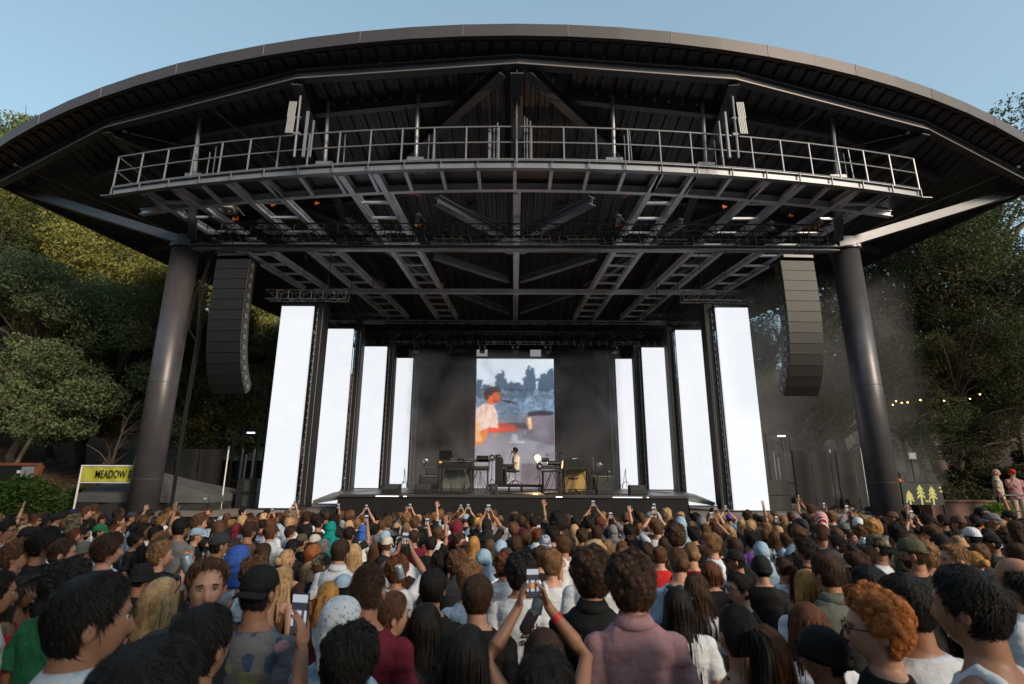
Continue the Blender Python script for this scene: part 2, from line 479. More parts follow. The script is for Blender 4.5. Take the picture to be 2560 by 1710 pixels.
build_each(mb, 'rung', M_LAD, cat)
mb = MB()
mb.ibeam((.07, 14.9, ZC - .03), (.07, 28.9, ZC - .03), .24, .24, .02)
for y, w in ((23.6, 9.5), (28.75, 8.6), (26.3, 0)):
    if w: mb.ibeam((-w, y, ZC - .26), (w, y, ZC - .26), .16, .22, .02)
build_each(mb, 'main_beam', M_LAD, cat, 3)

# ------------------------------------------------------------------ columns
for s, lab in ((-1, 'leaning-looking round dark steel column on the left, beside the black speaker hang and the white tent'), (1, 'round dark steel column on the right, beside the banner with yellow trees')):
    c = thing('steel_column', lab, 'column', (s * 11.58, 17.2, -2.7), 0, 'columns carrying the stage roof')
    mb = MB(); mb.tube((0, 0, 0), (0, 0, 10.38), .43, n=48); o = mb.build('shaft', M_COL, c)
    for i, p in enumerate(o.data.polygons): p.use_smooth = len(p.vertices) == 4
    mb = MB(); mb.lathe((0, 0, 0), [(.439, 5.6), (.439, 5.62)], 48); mb.lathe((0, 0, 0), [(.437, 2.55), (.437, 2.565)], 48); mb.lathe((0, 0, 0), [(.45, .0), (.45, .2)], 48); build_each(mb, 'weld_band', M_COL, c)
    mb = MB(); mb.tube((0, 0, 10.36), (0, 0, 10.42), .5, n=32); mb.beam((0, 0, 10.4), (0, 0, 10.9), .5, .35, up=(0, 1, 0)); mb.beam((-s * .5, -.1, 10.5), (s * .55, 0, 10.75), .3, .05, up=(0, 1, 0)); mb.build('cap_plate', M_STEEL, c)

# ------------------------------------------------------------------ trusses
def box_truss(p, q, size, bay=.5, r=.022, rd=.012, depth=None):
    p = Vector(p); q = Vector(q); d = (q - p); L = d.length; d.normalize()
    sd = d.cross(Vector((0, 0, 1))); sd.normalize(); u = sd.cross(d); h = depth or size
    mb = MB(); cs = [sd * (a * size / 2) + u * (b * h / 2) for a, b in ((-1,-1),(1,-1),(1,1),(-1,1))]
    for c_ in cs: mb.tube(p + c_, q + c_, r, n=6)
    n = max(1, int(round(L / bay)))
    for i in range(n):
        a = p + d * (L * i / n); b = p + d * (L * (i + 1) / n)
        for k in range(4):
            c0, c1 = cs[k], cs[(k + 1) % 4]
            if i % 2: mb.tube(a + c0, b + c1, rd, n=4, cap=False)
            else: mb.tube(a + c1, b + c0, rd, n=4, cap=False)
            mb.tube(a + c0, a + c1, rd, n=4, cap=False)
    return mb
tr = thing('front_lighting_truss', 'long black box truss crossing between the column heads', 'truss')
box_truss((-10.6, 16.9, 8.2), (10.9, 16.9, 8.2), .5, .5, .026, .015, .45).build('truss_frame', M_ALU, tr)
mb = MB()
for i in range(70):
    x = -10.4 + i * .305; mb.tube((x, 16.6, 7.95), (x + .1, 16.75, 7.74), .012, n=4)
build_each(mb, 'hook_clamp', M_GREY, tr)
mb = MB(); mb.tube((-10.6, 16.7, 7.95), (10.8, 16.7, 7.95), .03, n=6)
for i in range(14): x = -10 + i * 1.55; mb.box((x, 16.7, 7.86), (.5 + .3 * (i % 3), .1, .06))
mb.build('cable_loom', M_BLACK, tr)
hb = thing('header_beam', 'long straight pale-edged steel beam spanning the two columns below the black truss', 'beam')
MB().ibeam((-11.2, 17.0, 7.66), (11.2, 17.0, 7.66), .26, .16, .02).build('beam', M_STEEL_L, hb)
MB().tube((-10.9, 16.93, 7.59), (11.1, 16.93, 7.6), .02, n=6).build('pipe', mat('pale_pipe', (.45, .42, .36), .4, .3), hb)
for k, (x0, x1, y, z, lab) in enumerate(((-6.4, 6.8, 25.4, 7.15, 'black box truss over the rear of the stage, above the central screen'), (-8.3, 8.4, 24.2, 6.35, 'long thin black truss with a lit lower edge just above the inner white screens'))):
    t = thing('rear_lighting_truss', lab, 'truss')
    box_truss((x0, y, z), (x1, y, z), .5, .5, .024, .014).build('truss_frame', M_ALU, t)
    mb = MB()
    for i in range(44): x = x0 + .2 + i * (x1 - x0) / 44.5; mb.tube((x, y - .3, z - .2), (x + .08, y - .2, z - .42), .014, n=4)
    build_each(mb, 'hook_clamp', M_GREY, t)
    mb = MB()
    for i in range(11):
        x = x0 + .6 + i * (x1 - x0 - 1.2) / 10
        mb.box((x, y, z - .42), (.3, .22, .12)); mb.tube((x, y, z - .44), (x, y - .1, z - .74), .11, .13, n=10); mb.tube((x, y, z - .38), (x, y, 8.5), .01, n=4)
    build_each(mb, 'moving_light', M_BLACKM, t, 3)
for s in (-1, 1):
    for k, (x, y, z, w) in enumerate(((7.0, 17.6, 6.12, 2.2), (6.35, 20.9, 6.3, 1.9))):
        t = thing('short_truss', ('short pale truss piece above the ' + ('tallest outer' if k == 0 else 'second') + ' white screen tower on the ' + ('left' if s < 0 else 'right')), 'truss')
        box_truss((s * (x - .75 * w / 2 - .3), y, z), (s * (x + w / 2 + .6), y, z), .32, .4, .018, .011).build('truss_frame', mat('dull_aluminium', (.11, .11, .12), .4, .5) if k == 0 else M_ALU, t)
        mb = MB()
        for q in (-.4, .5): mb.tube((s * (x + q), y, z + .1), (s * (x + q), y, 8.5), .012, n=4)
        build_each(mb, 'steel_cable', M_BLACKM, t)

# ------------------------------------------------------------------ line arrays
def line_array(sx, lab):
    root = thing('speaker_array', lab, 'loudspeakers', (sx * 9.35, 16.3, 6.95), rad(sx * 3), 'hung speaker arrays')
    ang = [0, 0, 0.5, 1, 1, 1.5, 2, 3, 3.5, 4.5, 6, 7, 8]
    y, z, a = 0.0, 0.0, rad(-1)
    W, H, D = 1.12, .352, .62
    MB().box((0, .35, .12), (1.0, .9, .09)).build('rigging_frame', M_BLACKM, root)
    for i, da in enumerate(ang):
        a += rad(da)
        # cabinet local: front at y=0, top at z=0
        def tr(p): q = Matrix.Rotation(a, 3, 'X') @ Vector(p); return (q.x, q.y + y, q.z + z)
        cab = MB()
        prof = [(-W/2, 0), (W/2, 0), (W/2, .30), (W/2 - .10, D), (-W/2 + .10, D), (-W/2, .30)]
        v = [tr((px_, py_, -.008)) for px_, py_ in prof] + [tr((px_, py_, -H + .008 + (.03 if py_ > .4 else 0))) for px_, py_ in prof]
        cab.add(v, [tuple(range(6)), tuple(range(6, 12))[::-1]] + [(i_, i_ + 6, (i_+1) % 6 + 6, (i_+1) % 6) for i_ in range(6)])
        c = cab.build('cabinet', M_SPK, root)
        g = MB(); s_ = -sx
        # side rigging plate: pale frame, handle slots, round driver boss on the stage-side flank
        X = s_ * (W / 2 + .004)
        for (y0, y1, z0, z1) in ((.02, .30, -.03, -.015), (.02, .30, -H + .015, -H + .03), (.02, .035, -H + .03, -.03), (.285, .30, -H + .03, -.03)):
            g.add([tr((X, y0, z0)), tr((X, y1, z0)), tr((X, y1, z1)), tr((X, y0, z1)), tr((X + s_ * .012, y0, z0)), tr((X + s_ * .012, y1, z0)), tr((X + s_ * .012, y1, z1)), tr((X + s_ * .012, y0, z1))], [(0,1,2,3),(7,6,5,4),(0,4,5,1),(1,5,6,2),(2,6,7,3),(3,7,4,0)])
        g.build('rigging_plate', M_SPKG, c)
        h = MB(); n8 = 10
        for cy, cz, r_ in ((.2, -H / 2, .085),):
            h.add([tr((X + s_ * .014, cy + r_ * math.cos(2*PI*k/n8), cz + r_ * 1.2 * math.sin(2*PI*k/n8))) for k in range(n8)] + [tr((X, cy + r_ * math.cos(2*PI*k/n8), cz + r_ * 1.2 * math.sin(2*PI*k/n8))) for k in range(n8)], [tuple(range(n8)), tuple(range(n8, 2*n8))[::-1]] + [(k, (k+1) % n8, n8 + (k+1) % n8, n8 + k) for k in range(n8)])
        h.build('side_boss', M_SPKG, c)
        for hy in (.065, .10):
            k_ = MB(); k_.add([tr((X + s_ * .016, hy, -H/2 - .07)), tr((X + s_ * .016, hy + .02, -H/2 - .07)), tr((X + s_ * .016, hy + .02, -H/2 + .07)), tr((X + s_ * .016, hy, -H/2 + .07)), tr((X, hy, -H/2 - .07)), tr((X, hy + .02, -H/2 - .07)), tr((X, hy + .02, -H/2 + .07)), tr((X, hy, -H/2 + .07))], [(0,1,2,3),(7,6,5,4),(0,4,5,1),(1,5,6,2),(2,6,7,3),(3,7,4,0)])
            k_.build('handle_slot', M_BLACK, c)
        q = tr((0, 0, -H)); y, z = q[1], q[2]
    mb = MB(); mb.tube((-.3, .3, .15), (-.3, .3, 1.4), .012, n=5); mb.tube((.3, .3, .15), (.3, .3, 1.4), .012, n=5); build_each(mb, 'chain', M_BLACKM, root)
    return root
line_array(-1, 'tall curved hang of black loudspeakers beside the left steel column')
line_array(1, 'tall curved hang of black loudspeakers beside the right steel column')
# cable loom falling beside the left column
cb = MB()
for k in range(4):
    cb.path([(-10.55 + .04 * k, 17.0, 7.6), (-10.75 + .05 * k, 17.0, 6.2 + .2 * k), (-10.6 + .05 * k, 17.0, 4.4), (-10.62 + .03 * k, 17.0, 1.5), (-10.6 + .03 * k, 17.0, -1.6)], .016, 6)
cb.path([(-10.5, 17, 7.2), (-10.8, 16.9, 6.0), (-10.85, 16.9, 4.7), (-10.6, 17, 4.3)], .022, 6); cb.path([(-10.4, 17, 6.6), (-10.62, 16.9, 5.6), (-10.55, 17, 4.3)], .03, 6)
tag(cb.build('cable_bundle', M_CURT), 'thick bundle of black cables hanging beside the left steel column', 'cable')

# ------------------------------------------------------------------ LED towers
def tower(xc, y, z0, z1, w, lab):
    t = thing('screen_tower', lab, 'LED screen', (xc, y, z0), 0, 'tall white LED screen towers')
    H = z1 - z0; s = 1 if xc > 0 else -1
    MB().box((0, .05, H / 2), (w, .1, H)).build('screen_face', M_LED, t)
    mb = MB()
    mb.box((0, .16, H / 2), (w, .08, H - .02))
    for k in range(int(H / .5) + 1):
        mb.box((0, .23, min(k * .5 + .03, H - .02)), (w - .06, .05, .05))
    for dx in (-w / 2 + .1, w / 2 - .1): mb.box((dx, .24, H / 2), (.06, .09, H))
    mb.build('rear_frame', M_BLACKM, t)
    # black support mast beside it on the stage side
    xi = -s * (w / 2 + .22)
    mb = MB(); mb.box((xi + s * .05, .5, H / 2 + .1), (.30, .5, H + .2)); mb.build('mast', M_BLACK, t)
    mb = MB(); mb.tube((xi - s * .04, .24, .1), (xi - s * .04, .24, H), .012, n=5)
    mb.tube((xi + s * .13, .22, .1), (xi + s * .13, .22, H), .018, n=5)
    for k in range(int(H / .25)): mb.box((xi + s * .13, .2, .2 + k * .25), (.05, .05, .07))
    mb.build('mast_edge', M_GREY, t)
    mb = MB(); mb.box((0, .12, H + .06), (w + .1, .2, .1)); mb.tube((-w/3, .12, H + .1), (-w/3, .12, H + .6), .02, n=5); mb.tube((w/3, .12, H + .1), (w/3, .12, H + .6), .02, n=5); mb.build('header', M_BLACKM, t)
for s, side in ((-1, 'left'), (1, 'right')):
    tower(s * 7.76, 18.0, -1.05, 5.86, 1.14, 'outermost and tallest glowing white screen tower on the ' + side)
    tower(s * 7.36, 21.4, -1.07, 5.97, 1.16, 'second glowing white screen tower from the outside on the ' + side)
    tower(s * 6.36, 23.3, -.53, 5.67, 1.14, 'third glowing white screen tower from the outside on the ' + side)
    tower(s * 5.56, 25.5, -.56, 5.62, 1.10, 'innermost and shortest-looking white screen tower on the ' + side)

# ------------------------------------------------------------------ stage
DECK = -.57
wing = MB(); wing.box((0, 24.5, -1.95), (24.5, 14.4, 1.66)); wing.box((0, 17.22, -1.2), (24.5, .16, .14))
wing = tag(wing.build('stage_floor', mat('wing_concrete', (.17, .15, .135), .8, var=.2, vscale=2, bump=.2)), kind='structure')
st = thing('stage_platform', 'raised black performance platform with a black skirt in front of the crowd', 'stage')
deckp = [(-5.4, 17.0), (5.35, 17.0), (6.9, 22.4), (6.9, 28.0), (-6.9, 28.0), (-6.9, 22.4)]
MB().prism(deckp, DECK - .1, DECK).build('deck', mat('stage_deck', (.055, .05, .048), .38, var=.3, vscale=4, bump=.1), st)
mb = MB()
pts = [(-5.48, 17.6), (-5.42, 16.97), (5.37, 16.97), (5.43, 17.6)]
ring0, n_ = [], 0
xs_ = np.linspace(-5.42, 5.37, 180)
bot = [(x, 16.97 + .02 * math.sin(x * 9) + .01 * math.sin(x * 23), -2.7) for x in xs_]
top = [(x, 16.985, DECK - .04) for x in xs_]
v = top + bot; k_ = len(xs_)
mb.add(v, [(i, i + 1, k_ + i + 1, k_ + i) for i in range(k_ - 1)])
for s in (-1, 1):
    x0 = -5.42 if s < 0 else 5.37
    mb.add([(x0, 16.99, DECK - .04), (x0 + s * .25, 22.0, DECK - .04), (x0 + s * .6, 22.0, -2.7), (x0 + s * .22, 16.97, -2.7)], [(0, 1, 2, 3)])
mb.build('skirt', M_CURT, st)
mb = MB(); mb.box((0, 16.96, DECK - .055), (10.8, .04, .05)); mb.build('front_lip', mat('lip', (.07, .07, .072), .35, .4), st)
mb = MB()
for x0, x1 in ((-4.25, -3.55), (-3.4, -3.3), (3.05, 3.95), (1.3, 1.5), (4.1, 4.15)): mb.box(((x0 + x1) / 2, 16.93, DECK - .055), (x1 - x0, .02, .022))
build_each(mb, 'lit_strip', mat('strip_light', (.8, .8, .8), .4, emit=(.8, .85, 1), es=.9), st)
# ramps at the sides of the deck
mb = MB()
for s in (-1, 1):
    mb.add([(s * 5.2, 18.6, DECK + .012), (s * 6.9, 18.9, DECK - .28), (s * 7.1, 22.3, DECK - .02), (s * 5.3, 22.3, DECK + .012), (s * 5.2, 18.6, DECK - .1), (s * 6.9, 18.9, DECK - .40), (s * 7.1, 22.3, DECK - .12), (s * 5.3, 22.3, DECK - .1)], [(0,1,2,3),(7,6,5,4),(0,4,5,1),(1,5,6,2),(2,6,7,3),(3,7,4,0)])
build_each(mb, 'side_ramp', mat('ramp_grey', (.13, .13, .13), .6, var=.15), st)
# black backdrop drapes behind
def drape(x0, x1, y, z0, z1, lab):
    n = int((x1 - x0) / .06); k = np.arange(n + 1); x = x0 + (x1 - x0) * k / n
    mb = MB(); yy = y + .018 * np.sin(k * .9) + .02 * np.sin(k * .37)
    top = np.stack([x, yy, np.full(n + 1, z1)], 1); bot = np.stack([x, yy * 1.0, np.full(n + 1, z0)], 1)
    mb.add(np.concatenate([top, bot]), [(i, i + 1, n + 2 + i, n + 1 + i) for i in range(n)])
    return tag(mb.build('backdrop_drape', mat('back_drape', (.009, .0085, .010), .85, var=.3, vscale=1.3), smooth=True), lab, 'curtain')
drape(-5.15, -1.95, 26.6, DECK, 6.6, 'dark backdrop curtain left of the big central screen')
drape(2.05, 5.3, 26.6, DECK, 6.6, 'dark backdrop curtain right of the big central screen')
drape(-8.2, 8.2, 27.6, -1.1, 7.75, 'wide black curtain closing the rear of the stage behind all screens')
# ------------------------------------------------------------------ big central screen with the live picture
def screen_picture(parent, w, h, m_name='live_picture'):
    """a flat LED picture: performer at a keyboard in front of trees and crowd, painted on a fine grid of pixels"""
    nx, nz = 130, 208
    X, Z = np.meshgrid((np.arange(nx) + .5) / nx, (np.arange(nz) + .5) / nz)      # u right, v up
    col = np.zeros((nz, nx, 3)); Zr = Z; Z = (Z - .176) / .875
    r = np.random.default_rng(3)
    def sm(seed, s):
        q = np.random.default_rng(seed); g = q.random((int(nz / s) + 3, int(nx / s) + 3))
        zi = Zr * nz / s; xi = X * nx / s; z0 = zi.astype(int); x0 = xi.astype(int); fz = zi - z0; fx = xi - x0
        return (g[z0, x0] * (1-fx) * (1-fz) + g[z0, x0+1] * fx * (1-fz) + g[z0+1, x0] * (1-fx) * fz + g[z0+1, x0+1] * fx * fz)
    skyc = np.array([.90, .95, 1.0]); skyl = np.array([.86, .92, .99])
    t = np.clip((Z - .6) / .3, 0, 1)[..., None]; col[:] = skyl * (1 - t) + skyc * t
    def blob(cu, cv, ru, rv, c, p=2, nse=None, amp=0):
        d = np.abs((X - cu) / ru) ** p + np.abs((Z - cv) / rv) ** p
        if nse is not None: d = d + (nse - .5) * amp
        col[d < 1] = np.array(c)
    n1, n2 = sm(1, 3), sm(2, 6)
    tree = [.31, .40, .49]
    for cu, cv, ru, rv in ((.02, .66, .07, .09), (.32, .72, .07, .09), (.70, .77, .06, .10), (.68, .70, .09, .09), (.97, .76, .07, .09), (.88, .70, .12, .10), (.12, .64, .12, .06), (.50, .665, .18, .055)):
        blob(cu, cv, ru, rv, tree, 2, n1 * .6 + n2 * .4, 2.0)
    m = (Z < .64 + .01 * n2) & (Z > .36)
    base = np.array([.44, .53, .62]); sp_ = r.random((nz, nx))[..., None]
    cc = base * (.72 + .85 * (sp_ ** 2)) * (.8 + .4 * n2[..., None]); col[m] = cc[m]
    col[(n1[:, :] > .35) & (Z > .58) & (Z < .66)] *= .78
    m = Z <= .40; tt = np.clip(Z / .40, 0, 1)[..., None]
    fl = np.array([.62, .60, .64]) * (1 - tt) + np.array([.50, .51, .56]) * tt; col[m] = fl[m]
    def poly(pts, c):
        ins = np.zeros(X.shape, bool); k = len(pts)
        for i in range(k):
            (x1, y1), (x2, y2) = pts[i], pts[(i + 1) % k]
            cond = ((y1 > Z) != (y2 > Z)) & (X < (x2 - x1) * (Z - y1) / (y2 - y1 + 1e-9) + x1)
            ins ^= cond
        if callable(c): c(ins)
        else: col[ins] = c
    # piano body on the right
    poly([(.62, .44), (1, .42), (1, .16), (.60, .22), (.58, .36)], [.47, .44, .48])
    poly([(.66, .45), (.80, .47), (.99, .46), (.99, .43), (.66, .42)], [.22, .20, .22])
    poly([(.66, .40), (.70, .41), (.72, .31), (.67, .30)], [.97, .74, .52])
    poly([(.40, .36), (.62, .36), (.66, .31), (.46, .30)], [.30, .26, .30])
    poly([(.64, .30), (.66, .31), (.62, .28), (.63, .255)], [.85, .88, .95])
    # arms and hands
    poly([(.20, .325), (.46, .325), (.54, .31), (.52, .285), (.24, .27), (.12, .28)], [.93, .28, .13])
    poly([(.28, .355), (.44, .350), (.52, .335), (.5, .32), (.28, .325)], [.80, .25, .16])
    # shirt
    poly([(0, .48), (.10, .53), (.22, .52), (.27, .46), (.28, .40), (.29, .31), (.17, .32), (.10, .28), (.13, .20), (.06, .165), (0, .17)], [.93, .80, .74])
    poly([(.10, .30), (.16, .30), (.13, .20), (.07, .165), (0, .165), (0, .26)], [.98, .47, .17])
    poly([(0, .34), (.05, .40), (.04, .30), (.10, .20), (.02, .19), (0, .22)], [.99, .72, .45])
    poly([(.20, .50), (.215, .50), (.23, .40), (.22, .36)], [.82, .66, .62])
    for pts_ in ([(.05, .50), (.07, .50), (.06, .40)], [(.13, .51), (.15, .50), (.12, .38)], [(.24, .45), (.255, .45), (.25, .34)], [(.17, .40), (.19, .40), (.20, .33)]): poly(pts_, [.80, .62, .56])
    # neck, head, hair
    poly([(.14, .53), (.24, .52), (.26, .56), (.20, .60), (.14, .58)], [.93, .42, .15])
    blob(.235, .605, .075, .062, [.97, .43, .13])
    poly([(.28, .64), (.305, .60), (.325, .585), (.305, .575), (.31, .555), (.29, .54), (.22, .54), (.2, .6)], [.98, .45, .13])
    poly([(.11, .57), (.10, .62), (.13, .66), (.20, .685), (.28, .68), (.315, .65), (.30, .632), (.235, .635), (.20, .60), (.17, .60), (.15, .56)], [.22, .15, .15])
    poly([(.22, .60), (.25, .605), (.25, .575), (.23, .57)], [.80, .22, .07]); poly([(.235, .57), (.29, .545), (.25, .54), (.21, .55)], [.62, .16, .08]); poly([(.275, .615), (.30, .612), (.30, .606), (.275, .608)], [.35, .10, .06]); poly([(.285, .572), (.312, .570), (.30, .563)], [.60, .12, .08])
    # microphone
    poly([(.33, .565), (.42, .555), (.54, .535), (.54, .528), (.42, .535), (.34, .55)], [.18, .17, .20])
    # paper stand, frames and boxes in the picture
    poly([(.46, .26), (.53, .26), (.545, .20), (.455, .20)], [.83, .85, .90]); poly([(.42, .195), (.62, .20), (.62, .185), (.42, .18)], [.80, .84, .90])
    poly([(.22, .25), (.28, .26), (.22, .225)], [.96, .60, .35])
    poly([(.86, .10), (1, .10), (1, .0), (.86, .0)], [.53, .50, .55])
    poly([(.58, .005), (1, .005), (1, -.2), (.58, -.2)], [.47, .42, .46])
    sh_ = (.86 + .28 * sm(9, 22))[..., None] * (.93 + .14 * sm(10, 6))[..., None]; col[:] = col * np.where(Z[..., None] < .72, sh_, 1)
    for _ in range(2): col = (col + np.roll(col, 1, 0) + np.roll(col, -1, 0) + np.roll(col, 1, 1) + np.roll(col, -1, 1)) / 5
    col = col * (.96 + .08 * r.random((nz, nx, 1)))
    v = np.zeros((nz + 1, nx + 1, 3)); uu = np.linspace(0, 1, nx + 1); vv = np.linspace(0, 1, nz + 1)
    v[..., 0] = (uu[None, :] - .5) * w; v[..., 2] = vv[:, None] * h
    i = np.arange(nz * nx); row = i // nx; cx_ = i % nx; a = row * (nx + 1) + cx_
    f = np.stack([a, a + 1, a + nx + 2, a + nx + 1], 1)
    me = bpy.data.meshes.new('live_picture'); me.from_pydata(v.reshape(-1, 3).tolist(), [], f.tolist())
    at = me.color_attributes.new('picture', 'FLOAT_COLOR', 'CORNER')
    cl = np.repeat(np.concatenate([np.clip(col, 0, 1) ** 2.2, np.ones((nz, nx, 1))], 2).reshape(-1, 4), 4, 0)
    at.data.foreach_set('color', cl.ravel().astype(np.float32))
    mt = bpy.data.materials.new(m_name); mt.use_nodes = True; nt = mt.node_tree; b = nt.nodes['Principled BSDF']
    ca = nt.nodes.new('ShaderNodeVertexColor'); ca.layer_name = 'picture'
    b.inputs['Base Color'].default_value = (.02, .02, .02, 1)
    nt.links.new(ca.outputs[0], b.inputs['Emission Color']); b.inputs['Emission Strength'].default_value = .43
    me.materials.append(mt)
    o = bpy.data.objects.new('live_picture', me); C.objects.link(o); o.parent = parent; o.location = (0, -.055, 0)
    return o
sc = thing('central_screen', 'big central LED screen showing the performer in orange light before a crowd and trees', 'LED screen', (.05, 26.0, DECK))
screen_picture(sc, 3.86, 6.28)
MB().box((0, .02, 3.15), (3.9, .14, 6.32)).build('screen_housing', M_BLACKM, sc)
mb = MB()
for x in (-1.67, 1.03): mb.box((x, -.02, 6.58), (.54, .05, .34))
build_each(mb, 'spare_panel', mat('dim_panel', (.3, .3, .32), .4, emit=(.42, .42, .46), es=.22), sc)

# ------------------------------------------------------------------ band gear on the platform
def tripod(mb, x, y, z, h, r=.012, sp=.22):
    mb.tube((x, y, z + .12), (x, y, z + h), r, n=6)
    for k in range(3):
        a = k * 2.094 + .4; mb.tube((x, y, z + .2), (x + sp * math.cos(a), y + sp * math.sin(a), z + .01), r * .8, n=5)
def wedge(px, lab):
    p = pix(px, 1229, 17.5)
    t = thing('monitor_wedge', lab, 'monitor speaker', (p.x, 17.55, DECK), 0, 'monitor wedges along the stage edge')
    mb = MB(); mb.add([(-.28, .0, 0), (.28, .0, 0), (.28, .42, 0), (-.28, .42, 0), (-.28, .0, .12), (.28, .0, .12), (.28, .30, .30), (-.28, .30, .30), (-.28, .42, .28), (.28, .42, .28)],
        [(3,2,1,0), (0,1,5,4), (4,5,6,7), (7,6,9,8), (2,3,8,9), (0,4,7,8,3), (1,2,9,6,5)]); soften(mb.build('cabinet', M_SPK, t))
    mb = MB(); mb.add([(-.25, .015, .135), (.25, .015, .135), (.25, .285, .30), (-.25, .285, .30)], [(0, 1, 2, 3)]); mb.build('grille', mat('grille', (.04, .04, .042), .7, bump=.6, bscale=200), t)
    mb = MB(); mb.tube((-.286, .2, .1), (-.286, .2, .16), .02, n=6); mb.tube((.286, .2, .1), (.286, .2, .16), .02, n=6); mb.build('handle', M_BLACKM, t)
for px_, lab in ((974, 'leftmost black monitor wedge on the stage edge'), (1055, 'black monitor wedge in front of the left keyboard table'), (1516, 'black monitor wedge in front of the right amplifier'), (1599, 'rightmost black monitor wedge on the stage edge')): wedge(px_, lab)
def cab(px0, px1, py0, py1, Y, d, lab, m=M_SPK, nm='speaker_cabinet', cat_='speaker'):
    a = pix(px0, py1, Y); b = pix(px1, py0, Y); w = b.x - a.x; h = b.z - a.z
    t = thing(nm, lab, cat_, ((a.x + b.x) / 2, Y + d / 2, a.z))
    soften(MB().box((0, 0, h / 2), (w, d, h)).build('cabinet', m, t))
    g = MB(); g.box((0, -d / 2 - .004, h * .45), (w * .86, .008, h * .74)); g.build('grille', mat('grille', (.04, .04, .042), .7), t)
    k = MB(); k.box((0, -d / 2 - .006, h * .92), (w * .8, .012, h * .07)); k.tube((-w / 2 - .02, 0, h * .6), (-w / 2 - .02, 0, h * .8), .015, n=6); k.tube((w / 2 + .02, 0, h * .6), (w / 2 + .02, 0, h * .8), .015, n=6)
    k.build('control_strip', M_GREY, t); return t
cab(1047, 1098, 1187, 1222, 20.5, .6, 'wide black speaker cabinet left of the left keyboard table')
cab(1063, 1095, 1168, 1187, 20.7, .5, 'small black cabinet standing on the wide one left of the keyboard table')
cab(1493, 1534, 1189, 1216, 19.8, .5, 'black guitar amplifier at the right end of the band gear')
cab(1482, 1493, 1187, 1222, 20.4, .5, 'narrow dark flight case beside the right amplifier')
def chrome_lamp(px, py, Y, foot_py, lab, lit=False, yaw=0):
    p = pix(px, py, Y); f_ = pix(px, foot_py, Y)
    t = thing('stage_lamp', lab, 'lamp', (p.x, Y, f_.z)); h = p.z - f_.z
    mb = MB(); tripod(mb, 0, 0, 0, h, .012, .16); mb.build('stand', M_BLACKM, t)
    R = Matrix.Rotation(yaw, 3, 'Z')
    mb = MB(); prof = [(.02, .12), (.08, .10), (.12, .04), (.135, -.02)]
    rings = [[tuple(R @ Vector((r * math.cos(2*PI*i/14), -z + .0 - .0 if False else -(-z), r * math.sin(2*PI*i/14))) + Vector((0, 0, h + .08))) for i in range(14)] for r, z in prof]
    mb.loft(rings, cap=False); mb.build('reflector', M_CHROME, t, smooth=True)
    mb = MB(); mb.ellipsoid(tuple(R @ Vector((0, .0, 0)) + Vector((0, 0, h + .08))), (.055,) * 3, 10, 8)
    mb.build('bulb', mat('lit_bulb', (.8, .6, .4), .3, emit=(1, .62, .25), es=9) if lit else mat('bulb_glass', (.5, .5, .52), .1), t, smooth=True)
    return t
chrome_lamp(1065, 1156, 20.6, 1168, 'round chrome lamp on the small black cabinet at the left', yaw=.2)
chrome_lamp(1230, 1150, 21.4, 1209, 'thin-stemmed round lamp just left of the upright piano', yaw=.1)
lit = chrome_lamp(1344, 1150, 21.6, 1203, 'lit warm lamp on a stand behind the pianist', True)
ld = bpy.data.lights.new('lamp_glow', 'POINT'); ld.energy = 55; ld.color = (1, .62, .30); ld.shadow_soft_size = .08      # the light this lit lamp gives off
lo_ = bpy.data.objects.new('lamp_glow', ld); C.objects.link(lo_); _p = pix(1344, 1150, 21.35); lo_.location = (_p.x, 21.35, _p.z)
chrome_lamp(1349, 1172, 19.4, 1222, 'round chrome lamp low beside the right electronics rack', yaw=-.5)
chrome_lamp(1500, 1166, 20.4, 1189, 'round chrome lamp above the right amplifier', yaw=-.2)
def table_rig(px0, px1, py_top, py_foot, Y, d, lab, panel=None, extra=None, nm='keyboard_table'):
    a = pix(px0, py_foot, Y); b = pix(px1, py_top, Y); w = b.x - a.x; h = b.z - DECK
    t = thing(nm, lab, 'keyboard stand', ((a.x + b.x) / 2, Y + d / 2, DECK))
    MB().box((0, 0, h - .03), (w, d, .06)).build('table_top', M_BLACK, t)
    for sx in (-1, 1):
        for sy in (-1, 1):
            mb = MB(); mb.tube((sx * (w/2 - .05), sy * (d/2 - .05), 0), (sx * (w/2 - .05), sy * (d/2 - .05), h - .06), .025, n=8); mb.tube((sx * (w/2 - .05), sy * (d/2 - .05), 0), (sx * (w/2 - .05), sy * (d/2 - .05), .03), .05, n=8); mb.build('leg', M_BLACKM, t)
    mb = MB()
    for sx in (-1, 1): mb.tube((sx * (w/2 - .05), -d/2 + .05, .15), (sx * (w/2 - .05), d/2 - .05, .15), .018, n=6); mb.tube((sx * (w/2 - .05), -d/2 + .05, .1), (sx * (w/2 - .3), -d/2 + .05, h - .08), .015, n=6)
    mb.tube((-w/2 + .05, -d/2 + .05, .13), (w/2 - .05, -d/2 + .05, .13), .018, n=6)
    build_each(mb, 'cross_bar', M_BLACKM, t)
    if panel:
        MB().box((0, d/2 - .02, h * .48), (w * .8, .03, h * .8)).build('front_panel', panel, t)
    mb = MB(); q = random.Random(px0)
    for k in range(9):
        x0 = q.uniform(-w/2, w/2); x1 = x0 + q.uniform(-.3, .3); z0 = h - .05
        mb.path([(x0, -d/2 + .02, z0), ((x0 + x1) / 2, -d/2 - .03, z0 * .45), (x1, -d/2 + .05, .03), (x1 + q.uniform(-.3, .3), -d/2 - .05, .015)], .007, 4)
    build_each(mb, 'cable', M_BLACK, t)
    return t, w, d, h
